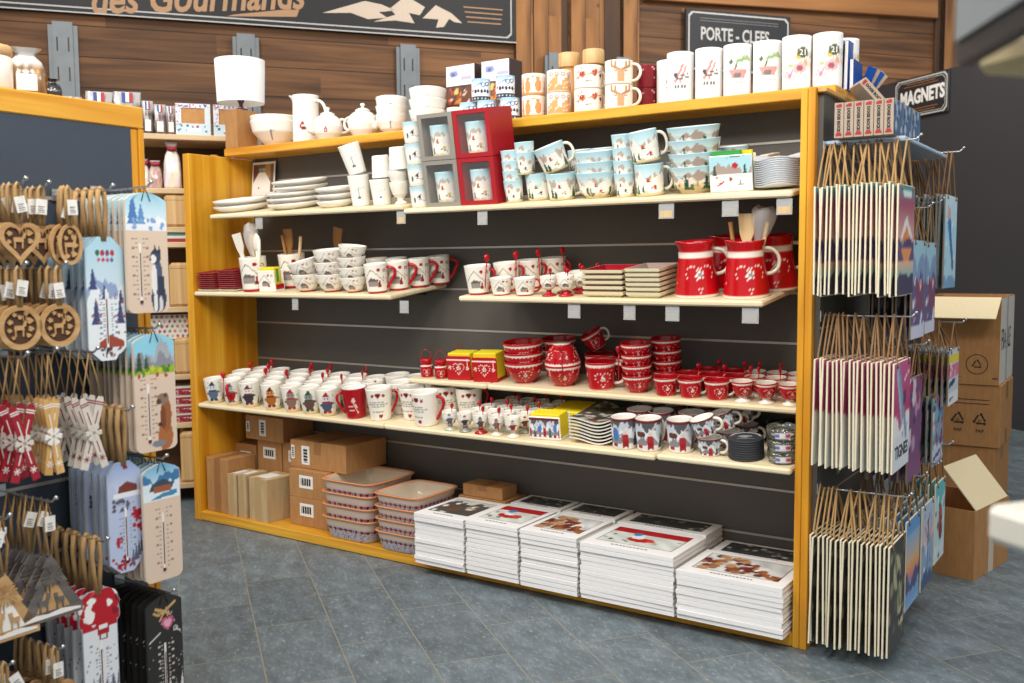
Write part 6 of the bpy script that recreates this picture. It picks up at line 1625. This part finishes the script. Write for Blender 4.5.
dec = [(-.022, .012, .006), (.022, .014, .007), (-.024, -.006, .005), (.024, -.004, .006), (0, .022, .005), (-.012, .028, .005), (.014, .03, .005), (.018, -.018, .005), (-.016, -.022, .004)]
hp = cut_proto('heart_ornament', 'ornament', hpts(.094, .094), hpts(.07, .068), .08, .036, dec[:6])
hang_run(hp, 'the plywood hearts at the far left', -1.824, 1.405, 7, rz=0)
hang_run(hp, 'the plywood hearts next to the oval ornaments', -1.742, 1.405, 5, x0=.04, x1=.15, rz=-12, hook=True)
ov = cut_proto('oval_ornament', 'ornament', epts(.03, .046), epts(.022, .038), .08, .046, [(0, .028, .006), (.008, .016, .006), (.012, -.002, .006), (.008, -.022, .007), (-.008, -.026, .006), (-.01, .014, .005)])
hang_run(ov, 'the oval plywood ornaments', -1.707, 1.405, 3, x0=.17, x1=.2, rz=0, lean=0, hook=False)
rd_ = cut_proto('round_ornament', 'ornament', epts(.049, .049), epts(.037, .037), .078, .049, dec)
hang_run(rd_, 'the round plywood ornaments at the far left', -1.832, 1.225, 6)
hang_run(rd_, 'the round plywood ornaments beside the snowy thermometers', -1.741, 1.225, 6)
# crossed pairs of little skis
def ski_proto(nm, body, band, flake, L=.175, ang=14, rh=.1):
    mb = MB(); bd = MB()
    for sg in (-1, 1):
        M = YZ @ T(0, -rh - L * .5, .002 * (sg + 1)) @ RZ(sg * ang)
        mb.prism([(-.0095, -L / 2), (.0095, -L / 2), (.0095, L / 2 - .012), (.006, L / 2 - .002), (0, L / 2), (-.006, L / 2 - .002), (-.0095, L / 2 - .012)], 0, .003, M=M)
        bd.box(-.0096, .0096, L * .38, L * .395, -.0002, .0033, M=M).box(-.0096, .0096, L * .41, L * .425, -.0002, .0033, M=M)
        for a in (0, 60, 120): bd.box(-.008, .008, -.001, .001, .003, .0034, M=M @ T(0, -L * .36, 0) @ RZ(a))
        bd.box(-.0012, .0012, -L * .28, L * .3, .003, .0034, M=M)
    fk = MB()
    for a in (0, 60, 120):
        fk.box(-.02, .02, -.003, .003, .0052, .0076, M=YZ @ T(0, -rh - L * .5, 0) @ RZ(a))
        for s2 in (-1, 1): fk.box(-.006, .006, -.0025, .0025, .0053, .0075, M=YZ @ T(0, -rh - L * .5, 0) @ RZ(a) @ T(s2 * .016, 0, 0) @ RZ(60)).box(-.006, .006, -.0025, .0025, .0053, .0075, M=YZ @ T(0, -rh - L * .5, 0) @ RZ(a) @ T(s2 * .016, 0, 0) @ RZ(-60))
    e = L * .48 * math.sin(math.radians(ang))
    st = MB()
    for sg in (-1, 1): st.tube([(.003, sg * e, -rh - .004), (.003, sg * e * .5, -rh * .5), (.0, 0, .003)], .0017, 6)
    return Proto('ski_ornament', 'ornament', [('skis', mb.mesh('skis', body)), ('painted_bands', bd.mesh('painted_bands', band)), ('snowflake', fk.mesh('snowflake', flake)), ('string', st.mesh('string', JUTE))])


RW = mat('red_painted_wood', '9c1a2a', .5, 0, .1); WW = mat('white_washed_wood', 'd6cfc4', .6, 0, .1); NW = wood('natural_thin_wood', 'c0904f', 'e0b878', 'z', .55, 40, .1); RP = mat('dark_red_paint', '8a1c2c', .5)
for (nm, b, d, f, Y, z, n, x0, x1) in (('the red crossed ski ornaments', RW, LABELW, WW, -1.838, 1.032, 5, .05, .2), ('the natural wood ski ornaments', NW, LABELW, LABELW, -1.765, 1.035, 7, .03, .19), ('the white crossed ski ornaments', WW, RP, WW, -1.672, 1.03, 5, .06, .2)):
    hang_run(ski_proto(nm, b, d, f, ang=(16, 9, 17)[[RW, NW, WW].index(b)]), nm, Y, z, n, x0, x1, tags=False)
# little fir shaped houses
def house_proto(cols, rh=.12):
    M = YZ @ T(0, -rh, 0)
    o = [(0, 0), (.018, -.028), (.013, -.03), (.038, -.07), (.032, -.072), (.072, -.132), (.072, -.15), (-.072, -.15), (-.072, -.132), (-.032, -.072), (-.038, -.07), (-.013, -.03), (-.018, -.028)]
    i_ = [(x * .62, -.03 + (y + .02) * .78) for x, y in o]
    ps = [('frame', MB().prism(o, 0, .005, M=M).mesh('frame', cols[0])), ('window_board', MB().prism([(0, -.05), (.04, -.128), (-.04, -.128)], .0052, .0062, M=M).mesh('window_board', cols[1]))]
    mb = MB().box(-.034, -.012, -.112, -.1, .0064, .009, M=M).box(-.033, -.029, -.128, -.112, .0064, .009, M=M).box(-.017, -.013, -.128, -.112, .0064, .009, M=M).prism([(-.018, -.1), (-.008, -.1), (-.006, -.086), (-.014, -.086)], .0064, .009, M=M).box(-.016, -.0145, -.086, -.072, .0064, .009, M=M).box(-.008, -.0065, -.086, -.072, .0064, .009, M=M).box(.006, .026, -.113, -.102, .0064, .009, M=M).box(.007, .01, -.128, -.113, .0064, .009, M=M).box(.021, .024, -.128, -.113, .0064, .009, M=M).prism([(.004, -.104), (.012, -.104), (.01, -.09), (.002, -.09)], .0064, .009, M=M)
    ps.append(('stag_figures', mb.mesh('stag_figures', cols[0])))
    mb = MB()
    for k in range(16):
        a = 2 * PI * k / 16; mb.box(0, .026, -.001, .001, .0064, .0075 + .0008 * (k % 3), M=M @ T(0, -.05, 0) @ RZ(k * 22.5)).box(.012, .024, -.001, .001, .0064, .0074, M=M @ T(0, -.05, 0) @ RZ(k * 22.5 + 9))
    ps.append(('snow_star', mb.mesh('snow_star', cols[0])))
    ps.append(('snow_line', MB().prism([(-.066, -.139), (-.04, -.131), (-.01, -.135), (.02, -.13), (.066, -.138), (.066, -.1425), (-.066, -.1425)], .0051, .0066, M=M).mesh('snow_line', LABELW)))
    ps.append(('jute_cord', MB().tube([(.002, -.003, -rh - .004), (.002, -.01, -rh * .5), (.0, 0, .003), (.002, .01, -rh * .5), (.002, .003, -rh - .004)], .0034, 7).mesh('jute_cord', JUTE)))
    return Proto('fir_house_ornament', 'ornament', ps)


GWD = wood('grey_stained_wood', '55504e', '77716c', 'y', .65, 30, .1); BWD = wood('brown_stained_wood', '8a6a50', 'a8876a', 'y', .65, 30, .1)
hang_run(house_proto((GWD, LASER)), 'the grey fir house ornaments', -1.79, .705, 7, .04, .2)
hang_run(house_proto((LASER, LABELW)), 'the pale fir house ornaments at the far left', -1.895, .69, 6, .05, .2)
hang_run(hp, 'the low plywood hearts left of the gondola thermometers', -1.79, .365, 6, .05, .2)
hang_run(rd_, 'the low round ornaments at the far left', -1.905, .37, 5, .05, .2)
# things standing on top of the stand
GLJ = mat('frosted_jar_glass', 'e9e4d8', .3)
Proto('glass_jar', 'jar', [('jar_body', MB().lathe([(.042, 0), (.046, .006), (.046, .075), (.044, .078)], 40).mesh('jar_body', GLJ)), ('cork_lid', MB().lathe([(.043, .0782), (.047, .082), (.047, .1), (.044, .103)], 40).mesh('cork_lid', mat('cork', 'c8a070', .6, 0, .2)))]).put('white jar with a tan lid on top of the left stand', T(-1.43, -1.725, PZ + .0005))
Proto('glass_jar', 'jar', [('jar_body', MB().lathe([(.04, 0), (.044, .006), (.044, .19), (.04, .2)], 40).mesh('jar_body', GLJ)), ('cork_lid', MB().lathe([(.04, .2002), (.044, .204), (.044, .222), (.041, .225)], 40).mesh('cork_lid', MATS['cork']))]).put('taller white jar behind the tan lidded one, cut by the left picture edge', T(-1.53, -1.745, PZ + .0005))


def bag(w, d, h, fillc, name='clear_bag', flag=False, label=True, seed=1, specks=None, filled=.6, m=None):
    """gathered cellophane bag with its contents showing"""
    q = random.Random(seed)
    sp_ = specks or ['5a4028', '7a5a3a', '9a7648']
    n = 28; rows = [(0, .92), (.06, 1), (.3, 1.02), (.55, .97), (.7, .8), (.8, .55), (.86, .42), (.93, .62), (1, .8)]
    if flag: rows = [(0, .9), (.06, 1), (.3, 1.02), (.6, 1), (.78, .98), (.9, .97), (1, .96)]
    vs = []; cols = []
    for (v, s_) in rows:
        for i in range(n):
            t = 2 * PI * i / n; k = 1 + .07 * math.sin(5 * t + v * 9 + seed) + .05 * math.sin(9 * t + seed * 2)
            ex = (abs(math.sin(t)) ** 4 + abs(math.cos(t)) ** 4) ** -.25
            vs.append((w / 2 * s_ * k * ex * math.sin(t), -d / 2 * s_ * k * ex * math.cos(t) * (1 if v < .6 else .55 if not flag else max(.12, 1.9 - 1.8 * v)), v * h)); cols.append(lin(q.choice(sp_)) if v < filled else lin('b4b2b0'))
    fs = [(a * n + i, a * n + (i + 1) % n, (a + 1) * n + (i + 1) % n, (a + 1) * n + i) for a in range(len(rows) - 1) for i in range(n)] + [tuple(range(n))[::-1]]
    mb = MB(); mb.add(vs, fs, 0, np.array(cols), True)
    ps = [('filled_bag', mb.mesh('filled_bag', m or painted('crinkled_cellophane', .18, .7)))]
    if label: ps.append(('paper_label', MB().box(-w * .27, w * .27, -d * .56, -d * .54, h * .08, h * .42).mesh('paper_label', LABELW)))
    if flag:
        for k, c_ in enumerate(('2a4a9c', 'f0f0f0', 'b8242c')): ps.append(('flag_stripe', MB().box(-w * .2 + w * .14 * k, -w * .07 + w * .14 * k, -d * .44, -d * .42, h * .74, h * .97).mesh('flag_stripe', mat('flag_' + c_, c_, .5))))
    return Proto(name, 'bag', ps)


bag(.085, .06, .115, None, 'biscuit_bag', seed=3, filled=.56).put('clear gathered bag of biscuits on top of the left stand', T(-1.44, -1.633, PZ + .0005) @ RZ(60))
bag(.05, .05, .05, None, 'biscuit_bag', seed=6, filled=2, label=False, specks=['1f1d1c', '2c2a28'], m=painted('crinkled_cellophane', .18, .7)).put('small black bag next to the biscuit bag on the left stand', T(-1.44, -1.572, PZ + .0005) @ RZ(60))

# ------------------------------------------------------------------ wooden shelves along the back wall
gd = thing('wall_shelving', 'pale wooden shelving before the plank wall at the back left', 'shelving', WM @ T(-2.3, GON + .2, 0))
gi = gd.matrix_world.inverted()
def gpart(n, mb, m): return part(n, mb.mesh(n, m), gd, gi @ WM)
GWOOD = wood('pale_beech_shelf', 'cdb086', 'e0c69c', 'x', .5, 18, .05); DKW = wood('dark_shelf_back', '4a3424', '6a4c34', 'x', .7, 9, .06)
GZ = (1.884, 1.615, 1.42, 1.345, 1.016, .67, .42, .105)
for z in GZ: gpart('shelf', MB().box(-3.2, -1.45, GON, GON + .36, z - .028, z, b=.003), GWOOD)
gpart('back_panel', MB().box(-3.2, -1.45, GON + .361, GON + .38, .02, 1.9), DKW)
for s_ in (-3.225, -1.4495): gpart('side_panel', MB().box(s_, s_ + .024, GON + .002, GON + .38, 0, 1.9, b=.002), GWOOD)
def G(s_, t_, z, rz=0): return WM @ T(s_, GON + t_, z + .0005) @ RZ(rz)
bb_ = Proto('bamboo_box', 'box', [('box_body', MB().box(-.09, .09, -.11, .11, 0, .165, b=.014).mesh('box_body', BAMBOO))])
for k, (z, w) in enumerate(((1.42, 'topmost'), (1.016, 'second from the top'), (.67, 'third from the top'), (.105, 'lowest'))):
    Proto('bamboo_box', 'box', [('box_body', MB().box(-.09, .09, -.11, .11, 0, (.164, .224, .185, .265)[k], b=.014).mesh('box_body', BAMBOO)), ('lid_seam', MB().box(-.0885, .0885, -.1104, -.1101, (.164, .224, .185, .265)[k] - .03, (.164, .224, .185, .265)[k] - .0285).mesh('lid_seam', LASERD))]).put('rounded striped bamboo box on the back shelves, %s' % w, G(-1.805 + .012 * k, .115, z), 'bamboo boxes')
def biscuit(seed):
    w, d, h = .168, .05, .155
    fr = MB().ringprism([(-w / 2, 0), (w / 2, 0), (w / 2, h), (-w / 2, h)], [(-w / 2 + .028, .056), (w / 2 - .028, .056), (w / 2 - .028, h - .022), (-w / 2 + .028, h - .022)], 0, .0015, M=T(0, -d / 2, 0) @ RX(90))
    return Proto('biscuit_box', 'box', [('carton', MB().box(-w / 2, w / 2, -d / 2 + .004, d / 2, 0, h).mesh('carton', mat('biscuit_gold', 'c08a4c', .6, 0, .2, 40))),
                                        ('printed_frame', fr.mesh('printed_frame', mat('white_blue_card', 'd6e2ea', .5))),
                                        ('print', MB().sheet(w - .004, .05, 40, 12, lambda x, y: Pic(x, y, 'c8dfe8').specks(12, seed, .12, ['b03a5a', '4a6a8a', '2f4a6a', 'e8eef0'], 0, 3.3, 0, 1).rect(1, 2.3, .3, .6, 'e8f2f4').c, T(-w / 2 + .002, -d / 2 - .0022, .003) @ RX(90)).mesh('print', PRINT)),
                                        ('dot_border', MB().sheet(w - .004, .018, 40, 6, lambda x, y: Pic(x, y, 'e2e6ee').specks(26, seed + 2, .25, ['b03a4a', '3a5a9a', 'c8506a'], 0, 9, .1, .9).c, T(-w / 2 + .002, -d / 2 - .0022, h - .02) @ RX(90)).mesh('dot_border', PRINT)),
                                        ('side_dots', MB().sheet(.024, h - .06, 6, 24, lambda x, y: Pic(x, y, 'e2e6ee').specks(14, seed + 4, .035, ['b03a4a', '3a5a9a', 'c8506a'], 0, .25, 0, 1).c, T(-w / 2 + .002, -d / 2 - .0022, .045) @ RX(90)).mesh('side_dots', PRINT))])


for k, s_ in enumerate((-1.742, -1.56)): biscuit(5 + k).put('window biscuit box with dotted border on the top back shelf, %s of two' % ('left', 'right')[k], G(s_, .035, 1.884), 'window biscuit boxes')
for k, (s_, w, h) in enumerate(((-2.31, .1, .17), (-2.18, .125, .2), (-2.05, .125, .205), (-1.957, .052, .165), (-1.9, .058, .15), (-1.848, .046, .145))):
    bag(w, .05, h, None, 'biscuit_bag', True, True, 10 + k, ['3a3434', '54483f', '6a4a5a', '8a7a70'], .66).put('dark biscuit bag with a tricolour flag, %s from the left on the top shelf' % ORD[k], G(s_, .05, 1.884), 'flag biscuit bags')
SW = ['efe6e0', 'e8c8c8', 'f2ead0', 'd8e6d0', 'e8d8e8']
for k, (s_, w, h) in enumerate(((-1.985, .05, .15), (-1.932, .062, .14), (-1.85, .08, .235))):
    o = bag(w, .055, h, None, 'sweets_bag', False, False, 30 + k, SW if k != 1 else ['c8a49a', 'd8bcb0', 'b88a84'], .72).put('bag of pastel sweets with a red ribbon, %s from the left on its shelf' % ORD[k], G(s_, .06 + .03 * (k == 0), 1.615), 'sweets bags')
    part('ribbon', MB().lathe([(w * .24, 0), (w * .3, .006), (w * .3, .016), (w * .24, .022)], 20, 0, lambda x, y: Pic(x, y, 'b01c30').specks(12, 3, .3, ['f0e8e8'], -4, 4, 0, 1).c, 9).mesh('ribbon', PRINT), o, T(0, 0, h * .8))
    part('ribbon_bow', MB().tube([(-.025, 0, .012), (-.012, 0, .004), (0, 0, 0), (.012, 0, .004), (.025, 0, .012)], [.002, .011, .004, .011, .002], 8, flat=.5).mesh('ribbon_bow', RW), o, T(0, -w * .3, h * .84))
PAL = ('c8503a', 'e8e4dc', 'd8a03c', '7a4a3a', '3a3a8a', '5a4aa0')
for k in range(6):
    Proto('packet', 'packet', [(None, MB().box(-.018, .018, -.03, .03, 0, .16 + .008 * (k % 3), b=.002).mesh('packet', mat('packet_' + PAL[k], PAL[k], .4)))]).put('small %s packet peeping over the left side panel, %s from the left' % (('orange', 'white', 'ochre', 'brown', 'blue', 'violet')[k], ORD[k]), G(-1.745 + .05 * k, .08, 1.615), 'packets on the second back shelf')
for k in range(3):
    Proto('flat_tin', 'tin', [(None, MB().box(-.06, .06, -.08, .08, 0, .0155, b=.002).mesh('flat_tin', mat('tin_' + ('a8283a', 'e0dcd4', '4a8a7a')[k], ('a8283a', 'e0dcd4', '4a8a7a')[k], .4)))]).put('thin %s tin lying on the narrow back shelf, %s of three' % (('red', 'white', 'green')[k], ('lowest', 'middle', 'top')[k]), G(-1.835, .09, 1.345 + k * .0158), 'thin tins')
t = thing('dotted_tin', 'square tin with rows of coloured dots standing on a back shelf', 'tin', G(-1.905, .07, .67 + .166, 0))
part('tin_body', MB().box(-.11, .11, 0, .06, 0, .148, b=.004).mesh('tin_body', mat('dark_blue_tin', '3a4656', .4)), t)
part('dotted_print', MB().sheet(.19, .125, 44, 30, lambda x, y: (lambda p: [p.ell(.1 + .2 * i + .1 * (j % 2), .12 + .2 * j, .055, .06, ('a83a44', '5a8a5a', 'b8b0b8', '8a4a5a', 'c8703a')[(i * 3 + j * 2) % 5]) for i in range(8) for j in range(5)] and p.c)(Pic(x, y, 'e6e2da')), T(-.085, -.0008, .012) @ RX(90)).mesh('dotted_print', PRINT), t)
part('scalloped_edge', MB().box(-.1105, -.09, -.0016, -.0006, .004, .146).mesh('scalloped_edge', mat('pale_blue_print', 'bcd6e2', .5)), t)
Proto('cardboard_box', 'box', [('carton', MB().box(-.1, .1, -.03, .1, 0, .1655, b=.002).mesh('carton', DKW))]).put('dark box carrying the dotted tin on the back shelves', G(-1.99, .06, .67))
RT = Proto('red_tin', 'tin', [('tin_body', MB().box(-.08, .08, -.07, .07, 0, .046, b=.003).mesh('tin_body', WW)), ('red_print', MB().sheet(.158, .034, 34, 8, lambda x, y: Pic(x, y, '98202e').specks(26, 4, .16, ['e8dcd8', 'c06a70'], 0, 4.6, .05, .95).c, T(-.079, -.0706, .003) @ RX(90)).mesh('red_print', PRINT))])
for k in range(4): RT.put('flat red and white patterned tin, %s from the bottom behind the marmot thermometers' % ORD[k], G(-1.82, .08, .42 + k * .0465), 'red patterned tins')

# ------------------------------------------------------------------ signs and metal uprights on the plank wall
SIGNB = mat('black_sign_board', '1e1e20', .6, 0, .08, 5); SIGNL = mat('pale_sign_line', 'c4c2be', .6); TAN = mat('tan_sign_print', 'b48c68', .6); CRM2 = mat('cream_sign_print', 'd2c0ac', .6)
def frame_lines(mb, x0, x1, z0, z1, wd, y=-.0008, c=.03):
    P = [(x0 + c, z0), (x1 - c, z0), (x1, z0 + c), (x1, z1 - c), (x1 - c, z1), (x0 + c, z1), (x0, z1 - c), (x0, z0 + c)]
    cx, cz = (x0 + x1) / 2, (z0 + z1) / 2
    Q = [(x - wd * (1 if x > cx else -1), z - wd * (1 if z > cz else -1)) for x, z in P]
    return mb.ringprism(P, Q, 0, .0012, M=T(0, y, 0) @ RX(90))


WY = WALL - .06
sg = thing('shop_sign', 'long black sign with tan script lettering and a cream mountain logo on the plank wall', 'sign', WM @ T(-1.2, WY, 2.87))
si = sg.matrix_world.inverted() @ WM
part('sign_board', MB().box(-3.6, .62, WY, WY + .04, 2.868, 3.56, b=.003).mesh('sign_board', SIGNB), sg, si)
part('border_line', frame_lines(MB(), -3.57, .585, 2.9, 3.53, .009, WY - .0005).box(-3.6, .62, WY - .004, WY - .0003, 2.868, 2.876).mesh('border_line', SIGNL), sg, si)
tx = text_mesh('des Gourmands', .27, T(-2.33, WY - .0012, 2.872) @ RX(90) @ RZ(5.6) @ Matrix.Diagonal((.8, 1, 1, 1)), TAN, .001, .006, .3)
part('lettering', tx, sg, si)
part('swash', MB().prism([(-1.47, 2.915), (-1.0, 2.945), (-.98, 2.995), (-1.1, 2.985), (-1.42, 2.93)], 0, .0012, M=T(0, WY - .0006, 0) @ RX(90)).mesh('swash', TAN), sg, si)
ML = T(0, WY - .0008, 0) @ RX(90)
def pxs(pts): return [(s_, z) for s_, z in pts]
mb = MB()
mb.prism([(-.82, 2.985), (-.52, 3.09), (-.4, 3.075), (-.3, 3.04), (-.42, 3.02), (-.36, 2.985), (-.5, 2.965), (-.62, 3.0)], 0, .0012, M=ML)
mb.prism([(-.46, 2.95), (-.3, 3.01), (-.34, 3.05), (-.22, 3.15), (-.08, 3.08), (-.12, 3.02), (-.2, 3.03), (-.16, 2.96), (-.3, 2.97)], 0, .0012, M=ML)
mb.prism([(-.1, 3.0), (0, 3.1), (.12, 3.05), (.2, 2.985), (.14, 2.99), (.1, 3.01), (.06, 2.95), (0, 2.94), (.02, 3.0)], 0, .0012, M=ML)
part('mountain_logo', mb.mesh('mountain_logo', CRM2), sg, si)
mb = MB()
for k in range(4): mb.box(.24 - .01 * k, .5 + .005 * k, WY - .002, WY - .0006, 2.995 + .035 * k, 3.003 + .035 * k)
part('rule_lines', mb.mesh('rule_lines', TAN), sg, si)
pc = thing('shop_sign', 'black framed sign lettered PORTE - CLEFS on the plank wall behind the frosted glasses', 'sign', WM @ T(2.54, WY, 2.74))
pi_ = pc.matrix_world.inverted() @ WM
part('sign_board', MB().box(2.055, 3.03, WY, WY + .03, 2.74, 3.235, b=.004).mesh('sign_board', mat('dark_grey_sign', '2a2c30', .6, 0, .1, 5)), pc, pi_)
part('border_line', frame_lines(MB(), 2.075, 3.01, 2.76, 3.215, .012, WY - .0006).mesh('border_line', SIGNL), pc, pi_)
part('lettering', text_mesh('PORTE - CLEFS', .142, T(2.185, WY - .0012, 3.0) @ RX(90) @ Matrix.Diagonal((.69, 1, 1, 1)), SIGNL, .001, .003), pc, pi_)
for zz in (3.145, 2.82): part('rule_lines', MB().box(2.18, 2.91, WY - .002, WY - .0006, zz, zz + .005).box(2.18, 2.91, WY - .002, WY - .0006, zz + .02, zz + .025).mesh('rule_lines', mat('grey_sign_line', '7c7a78', .6)), pc, pi_)
# MAGNETS sign on the dark wall
MW = WM @ Matrix(((0, 0, -1, PARTS_ + .0195), (-1, 0, 0, 4.175), (0, 1, 0, 2.36), (0, 0, 0, 1)))
mg = thing('shop_sign', 'black framed sign lettered MAGNETS on the charcoal wall', 'sign', MW)
part('sign_board', MB().box(0, .6, 0, .325, .0, .018, b=.003).mesh('sign_board', mat('black_magnet_sign', '2a2a2c', .45)), mg)
FM = T(0, 0, .0186) @ RX(-90)
part('border_line', frame_lines(frame_lines(MB(), .012, .588, -.313, -.012, .011, -.0008), .034, .566, -.293, -.032, .004, -.0008).mesh('border_line', SIGNL), mg, Matrix(((1, 0, 0, 0), (0, 0, -1, 0), (0, -1, 0, .018), (0, 0, 0, 1))))
part('lettering', text_mesh('MAGNETS', .15, T(.07, .112, .0192) @ Matrix.Diagonal((.72, 1, 1, 1)) @ RZ(1), mat('white_sign_letters', 'f0eee8', .6), .001, .006), mg)
for zz, q in ((.252, 0), (.05, 1)):
    part('rule_lines', MB().box(.14 - .03 * (1 - q), .46 + .03 * (1 - q), zz, zz + .005, .0187, .02).box(.14 - .03 * q, .46 + .03 * q, zz + .02, zz + .025, .0187, .02).mesh('rule_lines', mat('orange_sign_line', 'a8703c', .6)), mg)
UPM = mat('galvanised_steel', '7a7f82', .5, .4, .15, 12)
for k, (s_, w) in enumerate(((-2.589, .178), (-1.435, .176), (-.293, .172), (.842, .19), (1.405, .17))):
    u = thing('metal_upright', 'slotted galvanised metal upright on the plank wall, %s from the left' % ORD[k], 'upright', WM @ T(s_, WALL - (.052 if k < 3 else .097), 0), 'metal uprights')
    mb = MB().box(.028, w - .028, 0, .04, .3, 2.81).box(0, .027, .012, .04, .3, 2.79).box(w - .027, w, .012, .04, .3, 2.79)
    part('channel', mb.mesh('channel', UPM), u)
    mb = MB()
    for j in range(9):
        for xx in (.05, w - .06): mb.box(xx, xx + .009, -.0008, .001, 2.62 - .19 * j, 2.71 - .19 * j)
    part('slots', mb.mesh('slots', BLACKM), u)

# ------------------------------------------------------------------ blurred rack close to the camera at the right
RK = mat('cream_laminate', 'e8e4d6', .4, 0, .03); RKF = mat('dark_frame', '26282a', .4); RKG = mat('grey_panel', '8b9294', .5)
rk = thing('display_rack', 'cream shelf rack at the right picture edge, close to the camera and out of focus', 'display rack', WM @ T(-.8, -2.1, 0))
ri = rk.matrix_world.inverted() @ WM
s0, t0 = -1.063, -1.752
part('lower_shelf', MB().box(s0, s0 + .36, t0 - .42, t0, .942, .982, b=.008).mesh('lower_shelf', RK), rk, ri)
part('upper_shelf', MB().box(s0 - .03, s0 + .36, t0 - .42, t0 + .0, 1.41, 1.44, b=.008).mesh('upper_shelf', mat('tan_laminate', 'bfae84', .5, 0, .05)), rk, ri)
for (a, b_) in ((s0 + .325, t0 - .02), (s0 + .325, t0 - .405)): part('post', MB().box(a, a + .035, b_ - .02, b_ + .015, 0, 1.9).mesh('post', RKF), rk, ri)
hf = part('header_frame', MB().box(-.012, .004, -.26, 0, 0, .3).mesh('header_frame', RKF), rk, ri @ T(s0 - .07, t0 - .034, 1.4105) @ RZ(-25))
part('grey_panel', MB().box(-.016, -.0125, -.25, -.012, .02, .29).mesh('grey_panel', RKG), hf, Matrix())
